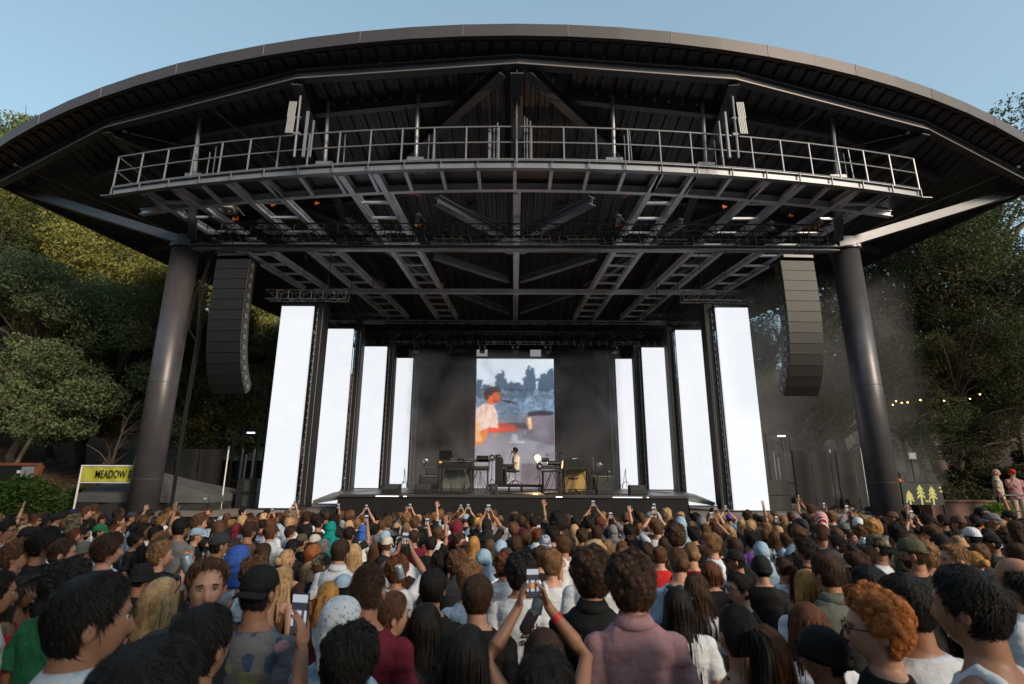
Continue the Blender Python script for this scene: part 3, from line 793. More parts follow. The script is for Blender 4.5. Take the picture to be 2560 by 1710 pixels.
def gear(t, nm, x, y, z, w, d, h, tilt=0, m=None, knobs=6):
    mb = MB(); mb.box((x, y, z + h / 2), (w, d, h), rx=tilt); o = soften(mb.build(nm, m or M_BLACKM, t), .005)
    k = MB(); q = random.Random(nm + str(round(x, 2)))
    for i in range(knobs):
        k.tube((x - w * .42 + w * .84 * (i + .5) / knobs, y - d * .2 + q.uniform(-.05, .05), z + h * .9), (x - w * .42 + w * .84 * (i + .5) / knobs, y - d * .2, z + h + .035), .014, n=6)
        k.box((x - w * .42 + w * .84 * (i + .5) / knobs, y - d / 2 - .002, z + h * .5), (.03, .01, h * .35))
    build_each(k, 'control_knob', M_GREY, o, 2)
    return o
def laptop(t, x, y, z, s=1, yaw=0):
    o = MB().box((x, y, z + .012), (.34 * s, .24 * s, .02)).build('laptop_base', M_BLACKM, t)
    MB().box((x, y - .13 * s, z + .13 * s), (.34 * s, .012, .24 * s), rx=.25).build('laptop_lid', M_BLACKM, o)
pgrey = mat('grey_case_front', (.20, .22, .20), .35, .2, var=.25, vscale=6)
pgold = mat('golden_amp_cloth', (.42, .27, .09), .5, .1, var=.3, vscale=4)
t, w, d, h = table_rig(1093, 1182, 1166, 1227, 18.6, .7, 'long black keyboard table with an open laptop, left of the piano', pgrey)
MB().box((-.02, -.05, h + .06), (w * .96, .5, .10)).build('keyboard', M_BLACK, t)
laptop(t, -w / 2 + .22, .0, h + .22, 1.3); gear(t, 'synthesizer', .1, 0, h + .12, .36, .3, .10, -.5); gear(t, 'mixer', -.1, -.1, h + .12, .3, .25, .12); gear(t, 'effects_box', .46, -.1, h + .12, .3, .2, .09)
mb = MB(); mb.tube((-.17, .1, h), (-.17, .1, h + .42), .015, n=6); mb.tube((-.17, .1, h + .42), (-.17, .1, h + .56), .035, n=8); mb.build('microphone', M_BLACKM, t)
MB().box((-w/2 + .03, 0, h + .14), (.07, .1, .07)).build('marker_light', mat('orange_dim', (.6, .25, .05), .4, emit=(1, .35, .05), es=.5), t)
t, w, d, h = table_rig(1170, 1222, 1172, 1226, 18.9, .6, 'smaller two-tier synthesizer stand between the long table and the piano')
gear(t, 'synthesizer', .0, 0, h, w, .4, .09); gear(t, 'drum_pad', .12, -.05, h + .3, .42, .3, .09, -.5, knobs=4); gear(t, 'effects_box', -.2, 0, h + .24, .3, .22, .07)
mb = MB(); mb.tube((.34, .1, h), (.34, .1, h + .32), .02, n=6); mb.tube((-.34, .1, h), (-.34, .1, h + .3), .02, n=6); mb.tube((-.36, .1, h + .26), (.4, .1, h + .26), .02, n=6); mb.build('upper_tier', M_BLACKM, t)
t, w, d, h = table_rig(1355, 1404, 1176, 1228, 18.3, .6, 'rack of black electronic drum gear right of the piano riser', nm='electronics_rack')
gear(t, 'drum_machine', 0, 0, h + .05, w * .9, .4, .1); gear(t, 'mixer', .1, -.05, h + .2, .44, .3, .09, -.2); gear(t, 'drum_pad', -.2, 0, h + .32, .26, .25, .06, -.3, knobs=3)
mb = MB(); mb.tube((.3, .05, h), (.3, .05, h + .62), .015, n=6); mb.box((.3, .05, h + .6), (.2, .12, .05)); mb.tube((-.1, .05, h + .2), (-.12, .05, h + .55), .02, n=6); mb.tube((0, -.25, .75), (.5, -.25, .75), .02, n=6); mb.build('rack_arm', M_BLACKM, t)
t, w, d, h = table_rig(1408, 1476, 1168, 1226, 18.9, .6, 'dark electric organ on a stand with a golden amplifier front beneath', pgold, nm='electric_organ')
mb = MB(); mb.add([(-w/2, -.3, h), (w/2, -.3, h), (w/2, .3, h), (-w/2, .3, h), (-w/2 + .04, -.12, h + .24), (w/2 - .25, -.12, h + .24), (w/2 - .25, .25, h + .24), (-w/2 + .04, .25, h + .24)], [(3,2,1,0), (4,5,6,7), (0,1,5,4), (1,2,6,5), (2,3,7,6), (3,0,4,7)]); mb.build('organ_body', M_SPK, t)
def mic_stand(base, top, mic, lab):
    b0 = pix(*base[:2], base[2]); tp = pix(*top, base[2]); mc = pix(*mic, base[2] - .25)
    t = thing('microphone_stand', lab, 'microphone stand', (b0.x, base[2], b0.z))
    mb = MB(); tripod(mb, 0, 0, 0, tp.z - b0.z, .011, .24); o = Vector((b0.x, base[2], b0.z)); mb.build('stand', M_BLACKM, t)
    a = tp - o; a.x = 0; m_ = mc - o
    MB().tube(a, m_, .009, n=5).build('boom', M_BLACKM, t)
    dd = (m_ - a).normalized()
    mb = MB(); mb.tube(m_ - dd * .02, m_ + dd * .13, .016, .022, 8); mb.ellipsoid(m_ + dd * .16, (.03, .03, .035), 8, 6); mb.build('microphone', M_GREY, t)
mic_stand((1486, 1222, 20.0), (1486, 1140), (1442, 1146), 'boom microphone stand reaching over the electric organ')
mic_stand((1520, 1214, 18.6), (1522, 1176), (1521, 1178), 'thin pale stand leaning in front of the right amplifier')
mic_stand((1009, 1217, 19.5), (1007, 1171), (1016, 1213), 'thin black stand before the innermost left screen tower')
mic_stand((1566, 1217, 19.5), (1566, 1172), (1557, 1213), 'thin black stand before the innermost right screen tower')
mic_stand((856, 1232, 19.2), (857, 1202), (860, 1198), 'short black stand beside the left front corner of the platform')
mic_stand((1290 - 17, 1203, 20.9), (1271, 1150), (1278, 1134), 'microphone stand between the piano and the singing pianist')
# low riser, piano, stool
a = pix(1221, 1209, 20.2); b = pix(1356, 1209, 20.2)
rs = thing('piano_riser', 'low black riser on short legs carrying the piano and the pianist', 'riser', ((a.x + b.x) / 2, 21.0, DECK))
RZ = .27; rw = b.x - a.x
MB().box((0, 0, RZ - .05), (rw, 1.7, .10)).build('riser_top', M_BLACKM, rs)
for sx in (-1, -.25, .25, 1):
    for sy in (-1, 1): MB().tube((sx * (rw/2 - .05), sy * .8, 0), (sx * (rw/2 - .05), sy * .8, RZ - .1), .03, n=6).build('leg', M_BLACKM, rs)
a = pix(1239, 1137, 20.6); b = pix(1258, 1137, 20.6)
TOP = a.z; PB = DECK + RZ
pn = thing('upright_piano', 'black upright piano seen from its end on the riser', 'piano', (a.x, 20.9, PB)); pw = b.x - a.x; ph = TOP - PB
mb = MB(); mb.add([(0, -.6, 0), (pw, -.6, 0), (pw, .7, 0), (0, .7, 0), (0, -.6, ph), (pw * .65, -.6, ph), (pw * .65, .7, ph), (0, .7, ph), (pw, -.6, ph * .86), (pw, .7, ph * .86)],
    [(3,2,1,0), (4,5,6,7), (0,1,8,5,4), (2,3,7,6,9), (3,0,4,7), (1,2,9,8), (8,9,6,5)]); soften(mb.build('case', M_BLACK, pn))
mb = MB(); mb.box((pw + .20, .05, ph * .62), (.42, 1.25, .12)); mb.box((pw + .1, -.55, ph * .30), (.08, .08, ph * .6)); soften(mb.build('key_shelf', M_BLACK, pn))
MB().box((pw + .28, .05, ph * .62 + .068), (.16, 1.15, .014)).build('keys', mat('ivory', (.75, .73, .68), .3), pn)
MB().box((pw * .5 + .02, -.606, ph * .93), (pw * .5, .02, ph * .03)).build('lid_edge', M_GREY, pn)
s0 = pix(1289, 1172, 20.5)
so = thing('drum_stool', 'round black stool under the pianist', 'stool', (s0.x, 20.6, PB)); sh = .52
MB().lathe((0, 0, 0), [(.02, sh - .06), (.17, sh - .05), (.18, sh - .01), (.16, sh)], 20).build('seat', M_BLACK, so, smooth=True)
mb = MB(); mb.tube((0, 0, .15), (0, 0, sh - .05), .022, n=8); mb.build('post', M_GREY, so)
for k in range(4): a_ = k * 1.57 + .5; MB().path([(0, 0, .16), (.15 * math.cos(a_), .15 * math.sin(a_), .10), (.28 * math.cos(a_), .28 * math.sin(a_), .015)], .016, 6).build('leg', M_BLACKM, so)
s1 = pix(1433, 1187, 18.4)
so = copy_tree(so); place(so, (s1.x, 18.45, DECK), .3, 'round black stool in front of the electric organ')
p = pix(1234, 1231, 17.3)
fl = thing('floor_fan', 'squat black floor fan at the middle of the stage edge', 'fan', (p.x, 17.35, DECK))
mb = MB(); mb.lathe((0, 0, 0), [(.12, 0), (.13, .02), (.03, .04), (.03, .1)], 14); mb.build('foot', M_BLACKM, fl)
mb = MB(); mb.tube((0, -.08, .2), (0, .08, .2), .13, .13, n=16); mb.build('housing', M_BLACK, fl)
mb = MB()
for k in range(6): mb.tube((0, -.09, .2), (.12 * math.cos(k * 1.047), -.09, .2 + .12 * math.sin(k * 1.047)), .006, n=4)
mb.build('guard', M_GREY, fl)
mb = MB(); q = random.Random(5)
for k in range(9):
    x = q.uniform(-4, 4); pts = [(x, 17.3, DECK + .012)]
    for j in range(6): x += q.uniform(-.5, .5); pts.append((x, 17.3 + j * .25 + q.uniform(-.1, .1), DECK + .012))
    mb.path(pts, .012, 4)
tag(mb.build('stage_cable', M_BLACK), 'loose black cables lying across the stage platform', 'cables')

# ------------------------------------------------------------------ truss motors and antennas under the roof
def hoist(px, py, Y, lab, top=8.9, col=M_RED):
    p = pix(px, py, Y); t = thing('chain_hoist', lab, 'chain hoist', (p.x, Y, p.z))
    MB().box((0, 0, 0), (.16, .16, .22)).build('motor_body', M_BLACKM, t)
    MB().ellipsoid((.05, 0, -.14), (.06, .05, .10), 8, 6).build('chain_bag', col, t); MB().ellipsoid((-.06, 0, -.12), (.05, .05, .10), 8, 6).build('hook_block', mat('yellow_hook', (.75, .42, .05), .5), t)
    mb = MB(); L = max(.3, top - p.z)
    for k in range(int(L / .06)): mb.tube((0, (k % 2) * .01, .1 + k * .06), (.008 * (k % 2), 0, .155 + k * .06), .013, n=4)
    mb.build('chain', M_GREY, t)
    mb = MB(); mb.ellipsoid((.02, 0, .22), (.12, .12, .08), 10, 6); mb.tube((.1, 0, .18), (.28, .05, .0), .03, n=6); mb.build('motor_cover', M_GREY, t)
hoist(1045, 553, 16.8, 'red and yellow chain hoist left of centre above the front truss'); hoist(1545, 555, 16.8, 'red and yellow chain hoist right of centre above the front truss')
hoist(590, 538, 16.8, 'chain hoist above the left end of the front truss'); hoist(2040, 560, 16.8, 'chain hoist above the right end of the front truss')
for i, (x0, y0, n_, sd_) in enumerate(((1000, 478, 6, 1), (1560, 492, 6, -1))):
    p = pix(x0, y0, 15.8); mb = MB(); q = random.Random(i)
    for k in range(7): mb.ellipsoid((p.x + sd_ * k * .11 * (1 if sd_ > 0 else -1), 15.8, p.z - k * .03 * sd_ + q.uniform(-.04, .04)), (.025, .02, .035), 6, 4)
    tag(mb.build('cable_tie', M_RED), ('string of small red ties hanging under the catwalk left of centre', 'string of small red ties hanging under the catwalk right of centre')[i], 'cable ties')
for i, (x, y) in enumerate(((680, 512), (1808, 517), (1975, 540), (790, 508))):
    p = pix(x, y, 16.2); mb = MB(); mb.ellipsoid(p, (.05, .03, .08), 6, 5); mb.box((p.x + .07, 16.2, p.z), (.09, .03, .05))
    tag(mb.build('safety_tag', M_ORANGE), ('orange tag near the projector under the left of the catwalk', 'pair of orange tags under the right half of the catwalk', 'orange tag near the far right ladder beam', 'small red tag under the left half of the catwalk')[i], 'tag')
def floodlight(px, py, Y, lab, w=.5, rz=0, cap_=True):
    p = pix(px, py, Y); t = thing('floodlight', lab, 'light', (p.x, Y, p.z), rz)
    mb = MB(); mb.box((0, 0, 0), (w, w, .10)); mb.box((0, 0, .1), (w * .5, w * .5, .14)); mb.build('housing', mat('white_housing', (.5, .5, .5), .5), t)
    mb = MB(); mb.lathe((0, 0, -.08), [(w * .36, .03), (w * .34, 0), (w * .1, -.02)], 20); mb.build('lens', M_CHROME, t, smooth=True)
    mb = MB(); mb.tube((0, 0, .1), (0, 0, .9), .02, n=6); mb.tube((.3, 0, -.1), (.3, .0, .8), .015, n=5); mb.build('hanger', M_GREY, t)
floodlight(562, 523, 16.5, 'square white fixture with a round lens hung under the left end of the catwalk', .6, .3)
def bell(px, py, Y, lab, s=1):
    p = pix(px, py, Y); t = thing('work_light', lab, 'light', (p.x, Y, p.z), s * .4)
    MB().lathe((0, 0, 0), [(.14, -.1), (.15, -.04), (.09, .06), (.04, .12)], 14).build('shade', M_GREY, t, smooth=True)
    MB().tube((0, 0, .1), (0, 0, .7), .014, n=5).build('hanger', M_GREY, t)
bell(532, 543, 16.4, 'grey bell-shaped work light near the square white fixture'); bell(2046, 553, 16.3, 'grey bell-shaped work light at the right end of the front truss', -1)
for px_, Y in ((1178, 19.4), (1406, 19.4)):
    p = pix(px_, 520, Y); t = thing('louvre_panel', 'small pale louvred panel under the roof ' + ('left' if px_ < 1290 else 'right') + ' of the centre girder', 'panel', (p.x, Y, p.z), 0, 'pair of louvred panels')
    mb = MB(); mb.box((0, 0, 0), (.42, .08, .30)); mb.build('frame', M_STEEL_L, t)
    mb = MB()
    for k in range(9): mb.box((-.18 + k * .045, -.05, 0), (.022, .03, .26))
    mb.build('louvre', mat('pale_louvre', (.4, .4, .45), .5), t)
for s in (-1, 1):
    for k, (dx, z, hgt) in enumerate(((0, 10.05, .55), (-s * .06 * -1, 9.45, .55))): pass
    x0 = pix(746 if s < 0 else 1836, 270, 13.2)
    t = thing('antenna_mast', 'mast with two stacked fluted antenna panels rising from the catwalk on the ' + ('left' if s < 0 else 'right'), 'antenna', (x0.x, 13.3, ZC + .1))
    MB().tube((0, 0, 0), (0, -.05, 2.0), .035, n=8).build('mast', M_STEEL_L, t)
    for k, z in enumerate((1.3, .78)):
        mb = MB()
        for j in range(5): mb.tube((-s * -.08 + s * .03 + s * j * .045, -.08, z - .05), (-s * -.08 + s * j * .045, -.1, z + .46), .024, n=6)
        mb.build('fluted_panel', mat('antenna_grey', (.34, .34, .35), .45, .2), t)
    mb = MB(); mb.box((s * .05, -.03, 1.28), (.26, .06, .03)); mb.box((0, 0, .75), (.2, .1, .08)); mb.build('bracket', M_STEEL_L, t)
    mb = MB(); mb.tube((-s * .45, 0, 0), (-s * .45, 0, 1.2), .03, n=6); mb.tube((-s * .25, 0, 0), (-s * .25, 0, 1.5), .05, n=6); mb.build('pipe', M_STEEL_L, t)
# ------------------------------------------------------------------ ground
def ground_z(x, y):
    base = -2.1 - .04 * min(max(y, -30), 15)
    if y < 0: base = -2.1 - .06 * y
    ax = abs(x)
    t = min(1, max(0, (ax - 13.6) / .6)) if y > 9 else 0
    lim = 13.6 if y > 9 else 9 + y * .5
    base = base * (1 - t) + (-1.5) * t
    if x < 0: rise = max(0, -x - 16.5) * .30 + max(0, -x - 24) * .25
    else: rise = max(0, x - 19.5) * .30
    rise += max(0, y - 31) * .22
    return base + min(rise, 22)
gx = np.concatenate([np.linspace(-400, -60, 10), np.linspace(-50, 50, 101), np.linspace(60, 400, 10)])
gy = np.concatenate([np.linspace(-120, -15, 8), np.linspace(-10, 60, 71), np.linspace(70, 500, 12)])
v = [(x, y, ground_z(x, y) + (.12 * math.sin(x * 1.3) * math.cos(y * .9) if abs(x) > 15 else 0)) for y in gy for x in gx]
nx_ = len(gx)
mb = MB(); mb.add(v, [(j*nx_+i, j*nx_+i+1, (j+1)*nx_+i+1, (j+1)*nx_+i) for j in range(len(gy)-1) for i in range(nx_-1)])
gm = mat('hillside_earth', (.085, .050, .030), .95, var=.5, vscale=1.4, bump=.8, bscale=6)
tag(mb.build('ground', gm, smooth=True), kind='structure')
MB().prism([(-13.4, -8), (13.4, -8), (13.4, 17.0), (-13.4, 17.0)], 0, .01)
mb = MB(); ys = np.linspace(-6, 17, 24)
v = [(x, y, ground_z(0, y) + .012) for y in ys for x in (-13.4, 13.4)]
mb.add(v, [(2*i, 2*i+1, 2*i+3, 2*i+2) for i in range(len(ys)-1)])
tag(mb.build('standing_floor', mat('asphalt', (.05, .05, .052), .9, var=.2)), kind='structure')
# leaf litter on the left slope
q = np.random.default_rng(11); N = 5000
cx = q.uniform(-34, -16.5, N); cy = q.uniform(17, 31, N); a = q.uniform(0, 6.28, N); s_ = q.uniform(.04, .10, N)
v = np.zeros((N, 4, 3))
for k in range(4):
    v[:, k, 0] = cx + s_ * np.cos(a + k * PI / 2); v[:, k, 1] = cy + s_ * np.sin(a + k * PI / 2)
v[:, :, 2] = np.array([ground_z(x, y) for x, y in zip(cx, cy)])[:, None] + .10 + q.uniform(0, .06, (N, 4))
mb = MB(); mb.add(v.reshape(-1, 3), np.arange(4 * N).reshape(-1, 4).tolist())
def leaf_mat(name, c1, c2, c3=None):
    m = bpy.data.materials.new(name); m.use_nodes = True; nt = m.node_tree; b = nt.nodes['Principled BSDF']
    g = nt.nodes.new('ShaderNodeNewGeometry'); r = nt.nodes.new('ShaderNodeValToRGB')
    r.color_ramp.elements[0].color = (*c1, 1); r.color_ramp.elements[1].color = (*c2, 1)
    if c3: e = r.color_ramp.elements.new(.85); e.color = (*c3, 1); r.color_ramp.elements[1].position = .8 if False else 1
    nt.links.new(g.outputs['Random Per Island'], r.inputs[0]); nt.links.new(r.outputs[0], b.inputs['Base Color'])
    b.inputs['Roughness'].default_value = .8; b.inputs['Specular IOR Level'].default_value = .12
    tr_ = nt.nodes.new('ShaderNodeBsdfTranslucent'); nt.links.new(r.outputs[0], tr_.inputs[0])
    mx = nt.nodes.new('ShaderNodeMixShader'); mx.inputs[0].default_value = .3
    nt.links.new(b.outputs[0], mx.inputs[1]); nt.links.new(tr_.outputs[0], mx.inputs[2]); nt.links.new(mx.outputs[0], nt.nodes['Material Output'].inputs[0])
    return m
tag(mb.build('leaf_litter', leaf_mat('dry_leaves', (.13, .06, .026), (.30, .16, .07))), 'dry brown fallen leaves on the slope behind the tent', 'leaf litter', kind='stuff')

# ------------------------------------------------------------------ trees
M_BARK = mat('bark', (.10, .075, .058), .9, var=.4, vscale=4, bump=.6, bscale=12)
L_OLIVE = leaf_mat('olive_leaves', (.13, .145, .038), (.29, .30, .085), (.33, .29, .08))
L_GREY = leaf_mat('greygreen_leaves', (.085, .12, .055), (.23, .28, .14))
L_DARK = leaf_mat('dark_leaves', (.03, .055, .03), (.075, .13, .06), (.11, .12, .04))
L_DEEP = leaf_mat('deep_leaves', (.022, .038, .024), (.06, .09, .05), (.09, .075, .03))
def leaf_cloud(centres, radii, n_per, size, seed, flat=.75):
    q = np.random.default_rng(seed); P = []
    for c, r in zip(centres, radii):
        n = int(n_per * r * r)
        d = q.normal(size=(n, 3)); d /= np.linalg.norm(d, axis=1)[:, None]
        rr = r * (0.55 + .5 * q.random(n) ** .6)
        lump = 1 + .25 * np.sin(d[:, 0] * 5 + c[0]) * np.cos(d[:, 2] * 6 + c[1])
        P.append(np.array(c) + d * (rr * lump)[:, None] * np.array([1, 1, flat]))
    P = np.concatenate(P); n = len(P)
    a = q.normal(size=(n, 3)); a /= np.linalg.norm(a, axis=1)[:, None]
    b = np.cross(a, q.normal(size=(n, 3))); b /= np.linalg.norm(b, axis=1)[:, None]
    s = (size * q.uniform(.6, 1.3, n))[:, None]
    v = np.stack([P - a * s, P - b * s * .45, P + a * s, P + b * s * .45], 1).reshape(-1, 3)
    f = np.arange(4 * n).reshape(-1, 4)
    return v, f
def make_tree(seed, h, spread, clumps, n_per, leafm, lab, size=.13, bare=.35, group=None, low=.30):
    q = np.random.default_rng(seed)
    t = thing('tree', lab, 'tree', (0, 0, 0), 0, group)
    mb = MB(); base = Vector((0, 0, -.4)); pts = [base]
    lean = Vector((q.uniform(-.12, .12), q.uniform(-.12, .12), 1))
    for k in range(1, 7): pts.append(base + lean * (h * .72 * k / 6) + Vector((q.normal() * .25, q.normal() * .25, 0)))
    mb.path(pts, [h * .022 * (1 - .13 * k) for k in range(7)], 8)
    cs, rs = [], []
    for k in range(clumps):
        t_ = q.uniform(low, 1.0); i = min(6, int(2 + 4.5 * t_)); root = pts[min(i, 6)] if t_ < .9 else pts[6]
        a = q.uniform(0, 2 * PI); rad_ = spread * math.sqrt(max(.08, 1 - ((t_ - .55) / .6) ** 2)) * q.uniform(.35, 1)
        c = Vector((math.cos(a) * rad_, math.sin(a) * rad_, h * t_)); r = q.uniform(.55, 1.15) * spread * .32
        cs.append(tuple(c)); rs.append(r)
        mid = (root + c) / 2 + Vector((0, 0, q.uniform(-.1, .5)))
        mb.path([root - Vector((0, 0, .5)), mid, c], [h * .009, h * .006, .02], 5)
        for _ in range(3): e = c + Vector(q.normal(size=3)) * r * .6; mb.path([mid + (c - mid) * .6, e], [.035, .012], 4)
    mb.build('trunk', M_BARK, t, smooth=True)
    v, f = leaf_cloud(cs, rs, n_per, size, seed + 1)
    me = bpy.data.meshes.new('crown'); me.from_pydata(v.tolist(), [], f.tolist()); me.materials.append(leafm)
    o = bpy.data.objects.new('crown', me); C.objects.link(o); o.parent = t
    return t
protoA = make_tree(21, 13, 4.6, 46, 800, L_OLIVE, '', .095)
protoB = make_tree(22, 11, 4.4, 44, 900, L_GREY, '', .085, low=.27)
protoC = make_tree(23, 15, 4.8, 40, 520, L_DARK, '', .085)
protoD = make_tree(24, 16, 5.0, 34, 300, L_DEEP, '', .085, low=.35)
used_p = {}
def put_tree(P, px, Y, scale, rz, lab, grp, leafm=None, zoff=0):
    o = P if P.name not in used_p else copy_tree(P)
    used_p[P.name] = 1
    x = pix(px, 1190, Y).x
    place(o, (x, Y, ground_z(x, Y) + zoff), rz, lab, grp); o.scale = (scale,) * 3
    if leafm:
        for c_ in o.children:
            if c_.name.startswith('crown'): c_.material_slots[0].link = 'OBJECT'; c_.material_slots[0].material = leafm
    return o
GL, GR, GB = 'trees on the left hillside', 'trees on the right hillside', 'trees far behind the stage'
left = [(protoB, 40, 23.5, .80, .3, 'grey-green bushy tree at the left edge of the photo', None),
        (protoB, 235, 24.5, .80, 2.1, 'grey-green round tree just left of the left steel column', None),
        (protoA, -60, 27, 1.12, 1.0, 'tall olive tree top left under the roof tip', None),
        (protoA, 205, 28, 1.05, 2.6, 'tall warm olive tree behind the grey-green one', None),
        (protoA, 380, 28, .90, 4.0, 'yellow-olive tree whose crown meets the roof eave', None),
        (protoC, 120, 28, .72, 5.0, 'low dark tree on the slope between the two grey-green ones', None),
        (protoC, 330, 27, .62, 1.2, 'dark tree behind the yellow banner and column', None),
        (protoC, 480, 29, .72, 3.1, 'dark green tree behind the left speaker hang', None),
        (protoB, 600, 31, .92, 3.0, 'green tree between the speaker hang and the tallest left screen', None),
        (protoA, 690, 34, .80, .2, 'olive tree seen beside the tallest left screen tower', None),
        (protoC, -150, 25, .8, .7, 'dark tree at the far left beyond the electrical box', None),
        (protoA, 60, 37, 1.45, 5.5, 'highest olive tree at the back of the left hillside', None),
        (protoB, -130, 34, 1.4, 5.1, 'pale green tree at the back left corner', None),
        (protoA, 520, 38, 1.05, 2.2, 'far olive tree above the left speaker hang', None)]
for P, px_, Y, s_, r_, lab, lm in left: put_tree(P, px_, Y, s_, r_, lab, GL, lm)
right = [(protoD, 1960, 31, .78, .5, 'thin dark tree behind the right speaker hang', None),
         (protoD, 2100, 27, .90, 2.5, 'dark open tree right behind the right steel column', None),
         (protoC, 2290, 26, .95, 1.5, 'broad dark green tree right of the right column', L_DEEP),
         (protoC, 2450, 25, .98, 4.4, 'dark tree above the two people on the terrace', None),
         (protoC, 2600, 28, 1.22, 2.9, 'tallest tree on the right, its top above the roof edge', None),
         (protoD, 2360, 32, 1.12, 5.2, 'tall sparse tree with sky showing through, far right', None),
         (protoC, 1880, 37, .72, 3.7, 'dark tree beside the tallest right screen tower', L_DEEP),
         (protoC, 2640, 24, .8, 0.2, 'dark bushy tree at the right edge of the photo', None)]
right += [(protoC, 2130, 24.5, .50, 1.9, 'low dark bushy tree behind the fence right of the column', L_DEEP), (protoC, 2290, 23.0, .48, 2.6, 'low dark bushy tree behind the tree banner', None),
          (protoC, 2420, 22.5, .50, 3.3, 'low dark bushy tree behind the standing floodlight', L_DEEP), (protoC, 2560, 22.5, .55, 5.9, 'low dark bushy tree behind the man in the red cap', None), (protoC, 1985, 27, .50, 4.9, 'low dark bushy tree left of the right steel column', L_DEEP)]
for P, px_, Y, s_, r_, lab, lm in right: put_tree(P, px_, Y, s_, r_, lab, GR, lm)
for P, px_, Y, s_, r_, lab in ((protoC, 1080, 40, 1.0, .4, 'dark tree behind the stage left of the centre girder'), (protoC, 1300, 43, 1.05, 2.4, 'dark tree directly behind the middle of the stage'), (protoC, 1520, 40, 1.0, 4.4, 'dark tree behind the stage right of the centre girder')):
    put_tree(P, px_, Y, s_, r_, lab, GB)
# unseen trees added behind the camera to block sky and darken the crowd's backs
for i, (x, y, s_, r_) in enumerate(((-16, -9, 1.2, 1), (-8, -14, 1.4, 2), (0, -16, 1.5, 3), (8, -14, 1.4, 4), (-21, -1, 1.1, 6), (-4, -10.5, 1.1, .5), (5, -10, 1.1, 1.5))):
    o = copy_tree(protoC); place(o, (x, y, -1.8), r_, None, 'unseen trees added to shade the crowd'); o.scale = (s_,) * 3; o['label'] = 'dark tree behind the viewer at the back of the standing lawn'
# young thin bare trees on the left slope
for i, (px_, Y, h_, lab) in enumerate(((262, 21.2, 3.6, 'thin bare sapling with a leaning pale trunk behind the banner'), (30, 22.5, 5.0, 'crooked bare trunk low on the left slope'))):
    x = pix(px_, 1150, Y).x; q = random.Random(i + 4)
    t = thing('sapling', lab, 'tree', (x, Y, ground_z(x, Y)), 0)
    mb = MB(); pts = [Vector((0, 0, -.2))]
    for k in range(1, 7): pts.append(Vector((k * (.10 if i == 0 else .3) + q.uniform(-.05, .05), 0, h_ * k / 6)))
    mb.path(pts, [.09 * (1 - .12 * k) for k in range(7)], 7)
    for k in range(26):
        b0 = pts[random.Random(k).randint(2, 6)]; e = b0 + Vector((q.uniform(-1, 1), q.uniform(-.6, .6), q.uniform(-.1, 1.1))); mb.path([b0, (b0 + e) / 2 + Vector((0, 0, .12)), e], [.025, .014, .006], 4)
    mb.build('trunk', mat('pale_bark', (.20, .15, .11), .9), t)

# hedges and shrubs
def shrub(x0, x1, y0, y1, h, n, m, lab, seed, size=.05, nm='hedge'):
    q = np.random.default_rng(seed); c, r = [], []
    for k in range(n):
        x = q.uniform(x0, x1); y = q.uniform(y0, y1); c.append((x, y, ground_z(x, y) + h * q.uniform(.15, .8))); r.append(h * q.uniform(.35, .55))
    v, f = leaf_cloud(c, r, 5200, size, seed + 1, .9)
    t = thing(nm, lab, 'hedge' if nm == 'hedge' else 'shrub', (0, 0, 0))
    mb = MB(); mb.add(v, f.tolist()); mb.build('foliage', m, t)
    mb = MB()
    for a_ in c: mb.path([(a_[0], a_[1], ground_z(a_[0], a_[1]) - .1), a_], [.02, .008], 4)
    mb.build('stem', M_BARK, t)
L_HEDGE = leaf_mat('hedge_leaves', (.03, .06, .015), (.075, .13, .03))
shrub(-17.2, -13.9, 15.6, 16.6, 1.25, 60, L_HEDGE, 'leafy green hedge at the left below the electrical box', 41, .06)
shrub(-21, -14.0, 17.6, 19, .9, 55, L_HEDGE, 'second row of low green bushes behind the hedge', 43, .06)
shrub(15.5, 25, 20.5, 23.5, 1.7, 34, L_DEEP, 'dark undergrowth on the slope behind the terrace', 47, .07, 'shrub')
shrub(14.0, 14.7, 16.3, 16.7, .7, 12, leaf_mat('bright_leaves', (.07, .14, .02), (.17, .26, .05)), 'bright green leafy shrub on the stone terrace wall', 45, .05, 'shrub')

# ------------------------------------------------------------------ left side props
e = pix(45, 1238, 16.9)
t = thing('electrical_cabinet', 'black board with a grey breaker box in a brown timber frame at the left edge', 'electrical box', (e.x, 17.0, e.z))
MB().box((-.35, 0, .5), (1.25, .10, .80)).build('board', M_BLACK, t)
M_TIMB = mat('red_brown_timber', (.20, .065, .03), .7, var=.3, vscale=5)
mb = MB(); mb.box((-.35, .0, .93), (1.5, .16, .08)); mb.add([(.32, -.06, .12), (.30, -.06, .9), (.48, -.06, .9), (.32, -.06, .0), (.32, .08, .12), (.30, .08, .9), (.48, .08, .9), (.32, .08, 0)], [(0,3,2,1), (5,6,7,4), (1,2,6,5), (2,3,7,6), (3,0,4,7), (0,1,5,4)]); mb.box((.2, 0, -.3), (.12, .12, 1.2)); mb.build('timber_frame', M_TIMB, t)
b_ = MB().box((.14, -.11, .66), (.30, .12, .40)).build('breaker_box', mat('box_grey', (.32, .34, .36), .45, .3), t)
MB().box((.14, -.175, .68), (.06, .02, .14)).build('handle', M_GREY, b_); MB().box((-.16, -.055, .70), (.16, .012, .09)).build('notice', mat('paper_white', (.7, .7, .7), .7), t)
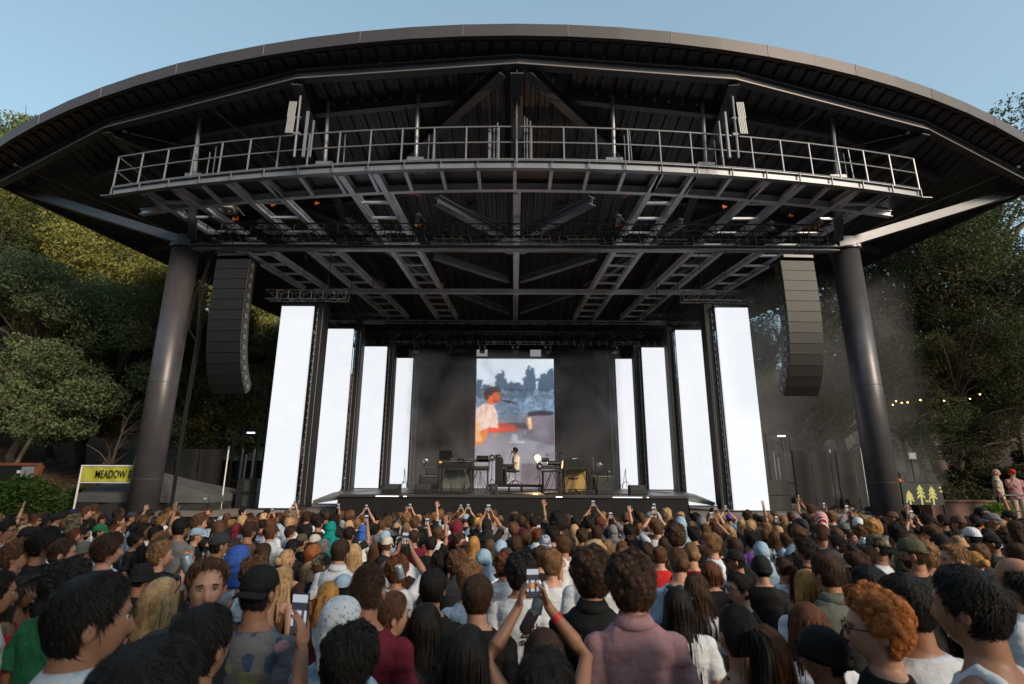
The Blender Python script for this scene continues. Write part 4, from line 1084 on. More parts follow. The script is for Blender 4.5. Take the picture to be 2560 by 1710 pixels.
# tent
tw0, tw1, ty0, ty1 = -14.05, -9.75, 17.6, 20.6
E0, E1, AP = -.66, -.66, .20
tn = thing('canopy_tent', 'grey pop-up canopy tent with dark side curtains beside the left steel column', 'tent')
M_TENT = mat('tent_fabric', (.085, .087, .09), .8, var=.15, vscale=2, bump=.3, bscale=3)
M_TENTD = mat('tent_side_fabric', (.025, .025, .027), .8, var=.3, vscale=1.5, bump=.4, bscale=3)
mb = MB(); cxm, cym = (tw0 + tw1) / 2, (ty0 + ty1) / 2; n = 10
def tz(u, v_): 
    d_ = max(abs(u), abs(v_)); return E0 + (AP - E0) * (1 - d_) ** .85 - .06 * math.sin(PI * d_) 
g_ = np.linspace(-1, 1, 2 * n + 1)
v = [(cxm + (u - .42 * (1 - u * u)) * (tw1 - tw0) / 2, cym + w_ * (ty1 - ty0) / 2, tz(u, w_)) for w_ in g_ for u in g_]; k_ = 2 * n + 1
mb.add(v, [(j*k_+i, j*k_+i+1, (j+1)*k_+i+1, (j+1)*k_+i) for j in range(k_-1) for i in range(k_-1)])
mb.add([(tw0, ty0, E0), (tw1, ty0, E0), (tw1, ty0 - .02, E0 - .22), (tw0, ty0 - .02, E0 - .22)], [(0, 1, 2, 3)]); mb.add([(tw1, ty0, E0), (tw1, ty1, E0), (tw1 + .02, ty1, E0 - .22), (tw1 + .02, ty0, E0 - .22)], [(0, 1, 2, 3)])
mb.build('canopy', M_TENT, tn)
mb = MB(); xs_ = np.linspace(tw0 + .03, tw1 - .03, 90)
top = [(x, ty0 + .03 + .04 * math.sin(x * 7), E0 - .2 - .05 * abs(math.sin(x * 1.4))) for x in xs_]; bot = [(x, ty0 + .06 + .10 * math.sin(x * 5 + 1), -1.9) for x in xs_]
mb.add(top + bot, [(i, i + 1, 91 + i, 90 + i) for i in range(89)]); mb.add([(tw1, ty0, E0 - .2), (tw1, ty1, E0 - .2), (tw1, ty1, -1.9), (tw1, ty0, -1.9)], [(0, 1, 2, 3)])
mb.build('side_curtain', M_TENTD, tn, smooth=True)
for x, y in ((tw0 + .04, ty0 + .1), (tw1 - .04, ty0 + .1), (tw0 + .04, ty1), (tw1 - .04, ty1)): MB().tube((x, y, -2.0), (x, y, E0 - .02), .025, n=6).build('leg', M_GREY, tn)
MB().box((tw1 - .12, ty0 - .03, E0 - .09), (.09, .01, .07)).build('care_label', mat('label_cloth', (.35, .35, .35), .7), tn)
# banner
bz0, bz1 = pix(203, 1204, 17.3).z, pix(203, 1167, 17.3).z
bx0, bx1 = pix(204, 1185, 17.3).x, pix(402, 1185, 17.3).x
bn = thing('banner_sign', 'yellow banner with black lettering on a white pole frame by the tent', 'banner', (bx0, 17.3, bz0))
W_, H_ = bx1 - bx0, bz1 - bz0
xs_ = np.linspace(0, 1, 60); mb = MB()
def by(u, v_): return -.015 * math.sin(u * 17) * (1 - v_) - .012 * math.sin(u * 31 + 2 * v_)
mb.add([(u * W_, by(u, v_), v_ * H_) for v_ in (1, .75, .5, .25, 0) for u in xs_], [(j*60+i, (j+1)*60+i, (j+1)*60+i+1, j*60+i+1) for j in range(4) for i in range(59)])
cl = mb.build('banner_cloth', mat('banner_yellow', (.48, .47, .06), .6, bump=.2, bscale=6), bn, smooth=True)
M_INK = mat('black_print', (.01, .01, .01), .6)
from_text('lettering', 'MEADOW BAR', .34, .003, M_INK, cl, (.47, -.05, .125), (PI / 2, 0, 0), .001).scale = (.64, 1, 1)
M_WHT = mat('white_pole', (.75, .75, .75), .4)
mb = MB(); mb.tube((-.03, 0, H_ + .03), (W_ + .03, 0, H_ + .03), .028, n=8); mb.tube((-.03, 0, -.03), (W_ + .03, 0, -.03), .02, n=8)
mb.tube((-.03, 0, -1.6), (-.03, 0, H_ + .05), .03, n=8); mb.tube((W_ + .03, 0, -1.6), (W_ + .03, 0, H_ + .05), .03, n=8); mb.build('pole_frame', M_WHT, bn)
# black screened fences each side of the stage
def fence(px0, px1, py_top, Y, lab, panels, depthz=-1.6):
    a = pix(px0, py_top, Y); b = pix(px1, py_top, Y)
    t = thing('screened_fence', lab, 'fence', (a.x, Y, depthz)); w = b.x - a.x; h = a.z - depthz
    for k in range(panels):
        mb = MB(); u = np.linspace(k * w / panels + .02, (k + 1) * w / panels - .02, 14)
        mb.add([(x, .02 * math.sin(x * 9), z) for z in (h, 0) for x in u], [(i, 14 + i, 15 + i, i + 1) for i in range(13)]); mb.build('fabric_panel', mat('fence_fabric', (.013, .013, .014), .8, var=.25, vscale=1.5), t)
    for k in range(panels + 1): MB().tube((k * w / panels, .06, 0), (k * w / panels, .06, h + .05), .03, n=6).build('post', M_BLACKM, t)
fence(278, 556, 1122, 21.4, 'black fabric-covered fence behind the tent on the left', 5)
fence(1982, 2068, 1128, 19.5, 'black fabric-covered fence panel between the speaker hang and right column', 2)
fence(2090, 2172, 1130, 20.0, 'black fabric-covered fence directly behind the foot of the right column', 2)
fence(1790, 2300, 1150, 30.5, 'dark far fence behind the right side of the stage', 6)
fence(300, 760, 1150, 30.5, 'dark far fence behind the left side of the stage', 6)
def subs(px0, px1, py0, py1, Y, lab, n=3):
    a = pix(px0, py1, Y); b = pix(px1, py0, Y); w = b.x - a.x; hh = (b.z + 1.12) / n
    for k in range(n):
        t = thing('subwoofer', lab[k], 'speaker', ((a.x + b.x) / 2, Y + .4, -1.12 + k * hh), 0, 'stacked black subwoofers')
        soften(MB().box((0, 0, hh / 2 - .004), (w, .8, hh - .012)).build('cabinet', M_SPK, t))
        for sx in (-1, 1): mb = MB(); mb.box((sx * w * .3, -.402, hh * .5), (w * .16, .01, hh * .14)); mb.build('handle_recess', M_BLACK, t)
        MB().box((0, -.403, hh * .5), (w * .28, .008, hh * .7)).build('grille', mat('grille', (.04, .04, .042), .7), t)
subs(586, 645, 1196, 1262, 18.8, ['lowest black subwoofer left of the tallest left screen', 'topmost black subwoofer left of the tallest left screen'], 2)
subs(1915, 1972, 1200, 1262, 18.8, ['lowest black subwoofer right of the tallest right screen', 'topmost black subwoofer right of the tallest right screen'], 2)
for px_, py0, py1, Y, lab in ((572, 1122, 1270, 18.4, 'thin white pole standing between the tent and the subwoofers'), (2074, 1130, 1270, 18.8, 'thin dark stand with a pale head between the fence panels'), (2152, 1128, 1270, 18.3, 'thin pale pole just left of the foot of the right column')):
    p = pix(px_, py0, Y); t = thing('tall_stand', lab, 'pole', (p.x, Y, -1.12))
    MB().tube((0, 0, 0), (0, 0, p.z + 1.12), .022, n=6).build('pole', M_WHT if 'white' in lab or 'pale pole' in lab else M_BLACKM, t); mb = MB(); tripod(mb, 0, 0, 0, .6, .02, .35); mb.build('tripod_base', M_BLACKM, t)
    MB().box((0, 0, p.z + 1.15), (.05, .05, .12)).build('clamp', M_GREY, t)
# backstage shelving / tubes by the left subwoofers
a = pix(575, 1180, 21)
t = thing('backstage_rack', 'tall open rack with pale tubes behind the left subwoofers', 'rack', (a.x, 21.0, -1.12))
mb = MB()
for x in (0, .95): mb.box((x, 0, 1.4), (.06, .06, 2.8)); mb.box((x, .6, 1.4), (.06, .06, 2.8))
mb.box((.47, 0, 2.8), (1.0, .06, .06)); mb.box((.47, .3, .9), (1.0, .7, .05)); mb.build('frame', M_BLACKM, t)
for k, x in enumerate((.3, .45, .75)): MB().tube((x, .2, .95), (x, .2, 2.1 - .2 * (k % 2)), .045, n=8).build('tube', M_GREY, t)
MB().box((.62, 0, 2.72), (.3, .05, .05)).build('work_light', mat('cool_light', (.8, .8, .8), .4, emit=(.9, .95, 1), es=.9), t)
t = copy_tree(t); a = pix(1925, 1180, 21.5); place(t, (a.x, 21.5, -1.12), 0, 'tall open rack with pale tubes behind the right subwoofers')
# ------------------------------------------------------------------ right side: terrace, banner, light stand
M_STONE = mat('terrace_stone', (.20, .15, .12), .85, var=.35, vscale=3, bump=.5, bscale=8)
tw = thing('terrace_wall', 'low stone retaining wall at the right of the stage below the tree banner', 'wall')
mb = MB(); q = random.Random(8); x = 12.2
while x < 17.9:
    w_ = q.uniform(.35, .7)
    for k in range(4):
        mb.box((x + w_ / 2 + (.1 if k % 2 else 0), 15.9 + q.uniform(-.02, .02), -2.45 + k * .30), (w_ - .015, .34, .285))
    x += w_
mb.build('stone_block', M_STONE, tw); MB().box((15.0, 15.92, -1.44), (5.9, .42, .10)).build('coping', M_STONE, tw)
t = thing('step_block', 'long reddish step wall on the terrace under the two standing people', 'wall'); soften(MB().box((16.9, 19.2, -1.15), (5.2, .5, .7)).build('block', mat('red_stone', (.17, .09, .07), .85, var=.3), t))
soften(MB().box((16.9, 19.2, -.78), (5.3, .6, .06)).build('coping', mat('red_stone', (.17, .09, .07), .85), t))
q0 = pix(2252, 1208, 17.4); q1 = pix(2362, 1262, 17.4)
bn = thing('tree_banner', 'black crowd-barrier banner with yellow tree symbols beside the right column', 'banner', (q0.x, 17.4, q1.z)); W_, H_ = q1.x - q0.x, q0.z - q1.z
cl = MB().box((W_ / 2, .01, H_ / 2), (W_, .02, H_)).build('banner_cloth', mat('banner_black', (.018, .03, .028), .7, bump=.2), bn)
M_YEL = mat('banner_symbol_yellow', (.55, .52, .16), .7)
mb = MB()
for k, (cx_, top_) in enumerate(((.16 * W_, .72), (.45 * W_, 1.0), (.74 * W_, .93), (.97 * W_, .85))):
    s_ = H_ * .95; half = .9 if k < 3 else .2
    def tri(x0, z0, x1, z1, x2, z2): mb.add([(x0, -.004, z0), (x1, -.004, z1), (x2, -.004, z2)], [(0, 1, 2)])
    T = top_ * s_; w3 = W_ * .13
    if k == 3: mb.box((W_ * .965, -.004, .62 * H_), (W_ * .06, .003, .05)); mb.box((W_ * .955, -.004, .80 * H_), (W_ * .05, .003, .05)); continue
    mb.box((cx_, -.004, T * .42), (W_ * .045, .003, T * .84))
    for j, (zz, ww) in enumerate(((T, .7), (T * .80, .9), (T * .60, 1.0))):
        tri(cx_ - w3 * ww * .75, zz - s_ * .22, cx_ + w3 * ww * .75, zz - s_ * .22, cx_, zz)
        mb.box((cx_ - w3 * ww * .62, -.004, zz - s_ * .25), (w3 * .32, .003, s_ * .07)); mb.box((cx_ + w3 * ww * .62, -.004, zz - s_ * .25), (w3 * .32, .003, s_ * .07))
mb.build('tree_symbol', M_YEL, cl)
from_text('lettering', 'RCR', .09, .002, M_YEL, cl, (.60 * W_, -.008, .12 * H_), (PI / 2, 0, 0), .004, 'CENTER')
mb = MB(); mb.tube((0, .05, -.3), (0, .05, H_ + .05), .025, n=6); mb.tube((W_, .05, -.3), (W_, .05, H_ + .05), .025, n=6); mb.tube((0, .05, H_ + .03), (W_, .05, H_ + .03), .02, n=6); mb.build('barrier_frame', M_BLACKM, bn)
p = pix(2276, 1140, 18.6)
t = thing('light_stand', 'square grey floodlight on a tall black stand behind the tree banner', 'light stand', (p.x, 18.6, -1.5))
mb = MB(); tripod(mb, 0, 0, 0, p.z + 1.4, .022, .4); mb.build('stand', M_BLACKM, t)
MB().box((0, -.05, p.z + 1.5), (.26, .08, .22)).build('lamp_head', mat('lamp_grey', (.22, .23, .23), .5), t); MB().box((0, -.095, p.z + 1.5), (.20, .01, .16)).build('lamp_glass', mat('lamp_glass', (.35, .36, .36), .2), t)
# black railing on the terrace
rl = thing('railing', 'black metal railing in front of the two people on the terrace', 'railing')
xs_ = [14.6, 15.5, 16.4, 17.3, 18.2]
mb = MB(); mb.tube((14.6, 16.6, -.50), (18.4, 16.6, -.50), .028, n=8); mb.tube((14.6, 16.6, -.95), (18.4, 16.6, -.95), .018, n=6); mb.build('rail', M_BLACK, rl)
for x in xs_: MB().tube((x, 16.6, -1.5), (x, 16.6, -.5), .025, n=6).build('post', M_BLACK, rl)
# string of bulbs in the right-hand trees
bs = thing('string_lights', 'short string of small warm bulbs between the trees on the right', 'string lights')
pts = [pix(x, y, 21.0) for x, y in ((2210, 1012), (2232, 1012), (2240, 1003), (2254, 1007), (2269, 1006), (2301, 1000), (2360, 1002), (2425, 997), (2450, 986))]
MB().path([p + Vector((0, 0, .06)) for p in pts], .006, 4).build('wire', M_BLACK, bs)
for p in pts[1:]: MB().ellipsoid(p, (.022,) * 3, 8, 6).build('bulb', mat('warm_bulb', (1, .6, .3), .3, emit=(1, .45, .12), es=9), bs)
t = thing('far_building', 'pale low roof glimpsed between the trees above the string of bulbs', 'building'); a = pix(2265, 990, 33)
MB().box((a.x, 33.5, a.z - 1.0), (4.2, 3, 2.2)).build('wall', mat('far_wall', (.25, .25, .25), .8), t)
mb = MB(); mb.add([(a.x - 2.4, 31.8, a.z), (a.x + 2.4, 31.8, a.z), (a.x + 2.4, 35.2, a.z), (a.x - 2.4, 35.2, a.z), (a.x - 2, 33.5, a.z + .7), (a.x + 2, 33.5, a.z + .7)], [(0,1,5,4), (2,3,4,5), (0,4,3), (1,2,5), (3,2,1,0)]); mb.build('roof', mat('far_roof', (.45, .46, .47), .7), t)
# ------------------------------------------------------------------ people: bodies, clothes and hair are modelled once per kind and shared
def remeshed(name, mb, voxel, mats, smooth_it=2, disp=None):
    """one continuous skin round overlapping closed shapes"""
    me = mb.mesh('tmp_' + name)
    o = bpy.data.objects.new('tmp_' + name, me); C.objects.link(o)
    r = o.modifiers.new('r', 'REMESH'); r.mode = 'VOXEL'; r.voxel_size = voxel; r.use_smooth_shade = True
    s = o.modifiers.new('s', 'SMOOTH'); s.iterations = smooth_it; s.factor = .5
    bpy.context.view_layer.update()
    out = bpy.data.meshes.new_from_object(o.evaluated_get(bpy.context.evaluated_depsgraph_get()))
    bpy.data.objects.remove(o); bpy.data.meshes.remove(me)
    out.name = name
    if disp is not None:
        co = np.empty(len(out.vertices) * 3, np.float32); out.vertices.foreach_get('co', co)
        co = co.reshape(-1, 3); no = np.empty_like(co).ravel(); out.vertices.foreach_get('normal', no); no = no.reshape(-1, 3)
        co = co + no * disp(co)[:, None]; out.vertices.foreach_set('co', co.astype(np.float32).ravel())
    out.polygons.foreach_set('use_smooth', [True] * len(out.polygons))
    out.materials.clear()
    for m in mats: out.materials.append(m)
    out.update()
    return out

HC = np.array((0, .02, 1.625))                    # head centre of the 1.75 m figure, facing +Y
def head_r(d):
    """surface point of a head in unit direction d (face looks along +y)"""
    e_ = 2.35; nrm = (np.abs(d) ** e_).sum(1) ** (-1 / e_)
    p = d * nrm[:, None] * np.array((.0745, .0955, .118))
    x, y, z = p[:, 0].copy(), p[:, 1].copy(), p[:, 2].copy()
    low = np.clip(-z / .12, 0, 1)
    x = x * (1 - np.where(y > 0, .32, .32 - .20 * np.clip(-y / .06, 0, 1)) * low ** 1.3)
    yb = y < 0
    y = np.where(yb, y * (1 - .42 * np.clip((-z - .02) / .10, 0, 1)), y * (1 - .05 * low))
    y = y - .010 * (1 - low) * yb * 0
    z = np.where(z < 0, z * 1.0, z)
    f = np.clip(y / .09, 0, 1) ** 1.5
    g = lambda u, w: np.exp(-(u / w) ** 2)
    ax = np.abs(x)
    noser = np.clip((.022 - z) / .055, 0, 1) * (z > -.040) + (z <= -.040) * np.clip(1 - (-.040 - z) / .010, 0, 1)
    y = y + f * (.028 * g(x, .0125) * noser + .006 * g(z - .030, .010) * g(ax - .025, .025) - .013 * g(ax - .031, .015) * g(z - .008, .013)
                 + .007 * g(x, .022) * g(z + .062, .008) - .003 * g(x, .03) * g(z + .080, .006) + .011 * g(x, .024) * g(z + .104, .014) + .005 * g(ax - .045, .016) * g(z + .028, .018))
    return np.stack([x, y, z], 1)
def sph_dirs(nu, nv):
    out, f = [], []
    for j in range(nv + 1):
        ph = PI * j / nv
        for i in range(nu): t = 2 * PI * i / nu; out.append((math.sin(ph) * math.cos(t), math.sin(ph) * math.sin(t), math.cos(ph)))
    for j in range(nv):
        for i in range(nu): f.append((j*nu+i, (j+1)*nu+i, (j+1)*nu+(i+1) % nu, j*nu+(i+1) % nu))
    return np.array(out), f
def ellr(c, a, b, n=18):
    return [(c[0] + a * math.cos(2*PI*i/n), c[1] + b * math.sin(2*PI*i/n), c[2]) for i in range(n)]
TORSO = [(.86, .150, .105, -.01), (.92, .165, .112, -.01), (1.02, .150, .100, .0), (1.12, .148, .098, .0), (1.24, .165, .108, .0), (1.34, .182, .110, -.005), (1.385, .176, .098, -.012), (1.43, .140, .080, -.012), (1.465, .098, .066, -.010), (1.485, .075, .060, -.006), (1.50, .055, .055, -.002)]
POSES = {   # shoulder, elbow, wrist per side (x mirrored for left = -1), finger direction, palm normal
    'down':   {1: ((.180, 0, 1.365), (.235, -.03, 1.12), (.235, .06, .88), (0, .25, -1), (-1, 0, 0)), -1: ((-.180, 0, 1.365), (-.235, -.03, 1.12), (-.235, .06, .88), (0, .25, -1), (1, 0, 0))},
    'phone':  {1: ((.17, .02, 1.405), (.27, .20, 1.56), (.085, .28, 1.80), (-.30, .05, 1), (-1, 0, .1)), -1: ((-.17, .02, 1.405), (-.27, .20, 1.56), (-.085, .28, 1.80), (.30, .05, 1), (1, 0, .1))},
    'phone1': {1: ((.17, .02, 1.405), (.29, .20, 1.50), (.20, .30, 1.75), (-.1, .1, 1), (-1, 0, .1)), -1: ((-.180, 0, 1.365), (-.235, -.03, 1.12), (-.235, .06, .88), (0, .25, -1), (1, 0, 0))},
    'phonelow': {1: ((.18, .02, 1.39), (.30, .16, 1.22), (.195, .33, 1.54), (-.1, .1, 1), (-1, 0, .1)), -1: ((-.180, 0, 1.365), (-.235, -.03, 1.12), (-.235, .06, .88), (0, .25, -1), (1, 0, 0))},
    'wave':   {1: ((.17, 0, 1.405), (.25, .05, 1.70), (.22, .08, 1.96), (-.1, .05, 1), (0, 1, 0)), -1: ((-.180, 0, 1.365), (-.235, -.03, 1.12), (-.235, .06, .88), (0, .25, -1), (1, 0, 0))},
    'clap':   {1: ((.17, .02, 1.395), (.26, .20, 1.30), (.13, .27, 1.53), (-.2, .1, 1), (-1, 0, 0)), -1: ((-.17, .02, 1.395), (-.26, .20, 1.30), (-.13, .27, 1.53), (.2, .1, 1), (1, 0, 0))},
    'face':   {1: ((.18, .02, 1.38), (.22, .16, 1.20), (.09, .21, 1.42), (-.35, -.1, 1), (-.3, -1, 0)), -1: ((-.180, 0, 1.365), (-.235, -.03, 1.12), (-.235, .06, .88), (0, .25, -1), (1, 0, 0))},
    'onhead': {1: ((.17, .02, 1.405), (.33, .10, 1.62), (.16, .08, 1.78), (-1, 0, .15), (-.1, 0, -1)), -1: ((-.180, 0, 1.365), (-.235, -.03, 1.12), (-.235, .06, .88), (0, .25, -1), (1, 0, 0))},
    'hips':   {1: ((.180, 0, 1.365), (.30, -.06, 1.15), (.17, .06, 1.02), (-.7, .7, -.2), (-1, 0, 0)), -1: ((-.180, 0, 1.365), (-.30, -.06, 1.15), (-.17, .06, 1.02), (.7, .7, -.2), (1, 0, 0))},
}
def hand(mb, w, fd, pn, side, curl=.35, s=1.0):
    """palm, four fingers of unequal length and a thumb leaving the side of the palm"""
    w = Vector(w); fd = Vector(fd).normalized(); pn = (Vector(pn) - fd * Vector(pn).dot(fd)).normalized(); sd = fd.cross(pn) * side
    if True:
        # thumb side: for raised hands with palms facing inward the thumb points back to the owner
        pass
    R = Matrix((sd, pn, fd)).transposed()
    mb.ellipsoid(w + fd * .052 * s, (.042 * s, .016 * s, .056 * s), 14, 10, R)
    for k, (o, L) in enumerate(((.031, .070), (.011, .078), (-.010, .073), (-.029, .058))):
        p = w + fd * .088 * s + sd * o * s * 1.05; d = (fd + sd * o * 3.2).normalized(); pts = [p]; a = curl * (1 + .18 * k) * .5
        for q in range(3):
            d = (d * math.cos(a) + pn * math.sin(a)).normalized(); p = p + d * L * s * (.42, .32, .26)[q]; pts.append(p); a *= 1.15
        mb.path([w + fd * .05 * s + sd * o * s] + pts, [.0105 * s, .0098 * s, .0088 * s, .008 * s, .0062 * s], 8)
    t0 = w + fd * .025 * s + sd * .028 * s; t1 = t0 + (fd * .5 + sd * .75 + pn * .35).normalized() * .042 * s; t2 = t1 + (fd * .85 + sd * .25 + pn * .35).normalized() * .032 * s; t3 = t2 + (fd * .95 + pn * .3).normalized() * .022 * s
    mb.path([t0, t1, t2, t3], [.014 * s, .0115 * s, .0095 * s, .007 * s], 8)
def figure_parts(pose, grow=0.0):
    mb = MB()
    rings = [ellr((0, y, z), a + grow, b + grow) for z, a, b, y in TORSO]
    return mb, rings
BODY = {}
def body_mesh(pose, fine=False, seated=False):
    key = (pose, fine)
    if key in BODY: return BODY[key]
    mb = MB()
    mb.loft([ellr((0, y, z), a, b) for z, a, b, y in TORSO])
    mb.path([(0, -.012, 1.42), (0, -.008, 1.50), (0, .004, 1.59)], [.070, .060, .060], 16)
    d, f = sph_dirs(56, 44); mb.add(head_r(d) + HC, f)
    for s in (-1, 1): mb.ellipsoid(HC + np.array((s * .084, -.014, -.008)), (.011, .020, .032), 10, 8, Matrix.Rotation(s * .30, 3, 'Z') @ Matrix.Rotation(-.15, 3, 'X'))
    for s, (sh, el, wr, fd, pn) in POSES[pose].items():
        sh, el, wr = Vector(sh), Vector(el), Vector(wr)
        mb.ellipsoid(sh, (.052, .052, .052), 14, 10)
        mb.path([sh, sh.lerp(el, .12), sh.lerp(el, .35), el, el.lerp(wr, .3), el.lerp(wr, .7), wr, wr + Vector(fd).normalized() * .03], [.030, .051, .048, .040, .043, .032, .026, .025], 12)
        hand(mb, wr, fd, pn, -1 if s > 0 else 1, .5 if pose.startswith('phone') else (.25 if pose in ('wave', 'clap') else .5))
    for s in (-1, 1):
        mb.path([(s * .085, -.01, .90), (s * .10, 0, .72), (s * .10, .01, .50), (s * .10, -.015, .36), (s * .10, -.01, .10), (s * .10, 0, .03)], [.098, .085, .056, .058, .040, .042], 12)
        mb.ellipsoid((s * .10, .06, .035), (.045, .12, .035), 12, 8)
    v = .0058 if (pose != 'down' or fine) else .0085
    BODY[key] = remeshed('body', mb, v, [None], 2 if v > .006 else 2)
    return BODY[key]
SHIRT = {}
def shirt_mesh(kind, pose):
    if kind in ('tee', 'hoodie', 'polo', 'jacket') or True: key = (kind, pose)
    if key in SHIRT: return SHIRT[key]
    thick = {'tee': .014, 'tank': .010, 'straps': .008, 'hoodie': .028, 'polo': .016, 'jacket': .030, 'loose': .022}[kind]
    mb = MB(); n = 28
    rows = [r for r in TORSO if r[0] <= (1.466 if kind not in ('tank', 'straps') else 1.44)]
    if kind == 'straps': rows = [r for r in TORSO if r[0] <= 1.35]
    rings = []
    for i, (z, a, b, y) in enumerate(rows):
        g = thick + (.012 if z < 1.1 else 0) + (.01 if kind in ('loose', 'hoodie') and z < 1.2 else 0)
        if kind == 'tank' and z > 1.38: a = a * .72
        rings.append([(( (a + g) * (1 + .02 * math.sin(5 * 2*PI*k/n + z * 9))) * math.cos(2*PI*k/n), y + (b + g) * math.sin(2*PI*k/n), z - (.03 if i == 0 else 0)) for k in range(n)])
    mb.loft(rings)
    if kind in ('tee', 'polo', 'loose', 'hoodie', 'jacket'):
        full = kind in ('hoodie', 'jacket')
        for s, (sh, el, wr, fd, pn) in POSES[pose].items():
            sh, el, wr = Vector(sh), Vector(el), Vector(wr); t = thick
            pts = [sh, sh.lerp(el, .15), sh.lerp(el, .4), sh.lerp(el, .80)]; rr = [.02, .053 + t, .053 + t, .054 + t * 1.3]; mb.ellipsoid(sh, (.055 + t,) * 3, 16, 12); mb.ellipsoid(Vector((sh.x * .62, -.01, 1.395)), (.075, .06 + t, .035 + t), 16, 12)
            if full: pts = pts[:3] + [el, el.lerp(wr, .45), el.lerp(wr, .9)]; rr = [.02, .054 + t, .052 + t, .046 + t, .042 + t, .034 + t * .7]
            mb.path(pts, rr, 16)
    if kind == 'polo':
        mb.loft([ellr((0, -.008, 1.445), .088, .082), ellr((0, -.008, 1.475), .080, .074), ellr((0, -.004, 1.515), .066, .066)])
    if kind == 'hoodie':
        mb.ellipsoid((0, -.085, 1.46), (.115, .065, .055), 16, 10); mb.path([(.09, .03, 1.45), (.105, -.03, 1.48), (0, -.10, 1.50), (-.105, -.03, 1.48), (-.09, .03, 1.45)], .03, 10)
    if kind == 'jacket': mb.loft([ellr((0, -.008, 1.44), .092, .084), ellr((0, -.004, 1.53), .072, .072)])
    if kind == 'tank':
        for s in (-1, 1): mb.path([(s * .10, -.09, 1.34), (s * .095, -.055, 1.44), (s * .085, -.01, 1.462), (s * .09, .05, 1.405), (s * .10, .09, 1.34)], .026, 10)
    if kind == 'straps':
        for s in (-1, 1): mb.path([(s * .08, -.105, 1.32), (s * .075, -.085, 1.42), (s * .085, -.02, 1.475), (s * .09, .07, 1.42), (s * .09, .105, 1.32)], .010, 8)
    q = np.random.default_rng(len(SHIRT) + 5); ph = q.uniform(0, 6, 6)
    def disp(co):
        x, y, z = co.T
        return .004 * np.sin(z * 22 + x * 14 + ph[0]) * np.sin(x * 17 + ph[1] + z * 6) + .003 * np.sin(x * 38 - z * 30 + ph[2]) * (z < 1.42) + .002 * np.sin(y * 60 + z * 50 + ph[3]) + .005 * np.sin(x * 9 + z * 12 + ph[4]) * (z < 1.3)
    SHIRT[key] = remeshed('top', mb, .0095, [None], 4, disp)
    return SHIRT[key]
TROUSER = []
def trouser_mesh():
    if not TROUSER:
        mb = MB(); mb.loft([ellr((0, -.01, .84), .165, .12), ellr((0, -.01, .95), .172, .122), ellr((0, -.005, 1.0), .162, .112)])
        for s in (-1, 1): mb.path([(s * .085, -.01, .90), (s * .10, 0, .72), (s * .10, .01, .50), (s * .10, -.015, .34), (s * .10, -.01, .07)], [.108, .095, .075, .072, .064], 14)
        TROUSER.append(remeshed('trousers', mb, .014, [None], 3))
    return TROUSER[0]

# ---- hair
def sstep(a, b, x): t = np.clip((x - a) / (b - a), 0, 1); return t * t * (3 - 2 * t)
def hair_mask(p, kind):
    """1 where hair grows; p is relative to the head centre"""
    x, y, z = p.T
    line = -.088 + .175 * sstep(-.040, .072, y)          # nape low, forehead high
    if kind == 'fade': line = line + .040 * sstep(.03, .09, y)
    ear = (np.abs(x) > .05) & (y > -.03) & (y < .035)
    line = np.where(ear, np.maximum(line, .005), line)
    return sstep(-.012, .012, z - line)
THICK = {'short': .016, 'messy': .026, 'curly': .034, 'afro': .060, 'buzz': .006, 'fade': .016, 'long': .018, 'wavy': .022, 'pony': .010, 'bun': .010, 'bob': .024}
def cap_radius(d, kind, seed=0):
    p = head_r(d); m = hair_mask(p, kind); x, y, z = p.T
    t = THICK[kind] * np.ones(len(d))
    line = -.088 + .175 * sstep(-.040, .072, y)
    if kind == 'fade': t = .005 + .022 * sstep(.02, .07, z)
    if kind == 'short': t = .010 + .012 * sstep(-.02, .06, z)
    if kind == 'messy': t = .016 + .018 * sstep(-.02, .07, z)
    if kind in ('curly',): t = .022 + .020 * sstep(-.05, .05, z)
    t = t * (.22 + .78 * sstep(.0, .055, z - line))
    r = np.random.default_rng(seed); ph = r.uniform(0, 6, 9)
    lump = (np.sin(d[:, 0] * 7 + ph[0]) * np.sin(d[:, 1] * 6 + ph[1]) + np.sin(d[:, 2] * 8 + d[:, 0] * 5 + ph[2]) * .7 + np.sin(d[:, 0] * 15 + d[:, 1] * 13 + ph[3]) * .4)
    amp = {'short': .12, 'messy': .28, 'curly': .22, 'afro': .10, 'buzz': 0, 'fade': .12, 'long': .06, 'wavy': .18, 'pony': .05, 'bun': .05, 'bob': .08}[kind]
    t = t * (1 + amp * lump)
    off = t * m - .012 * (1 - m)
    return p + d * off[:, None], m
HAIR = {}
def ribbons(P, w, N=None):
    """P (n,k,3) strand polylines, w (n,k) half widths -> flat ribbons"""
    n, k, _ = P.shape
    T = np.gradient(P, axis=1); T /= np.linalg.norm(T, axis=2)[..., None] + 1e-9
    if N is None: N = P - P.mean(axis=(0, 1))
    S = np.cross(T, N); S /= np.linalg.norm(S, axis=2)[..., None] + 1e-9
    L = P - S * w[..., None]; R_ = P + S * w[..., None]
    v = np.stack([L, R_], 2).reshape(-1, 3)
    base = (np.arange(n) * k * 2)[:, None, None] + (np.arange(k - 1) * 2)[None, :, None]
    f = (base + np.array([0, 1, 3, 2])[None, None, :]).reshape(-1, 4)
    return v, f
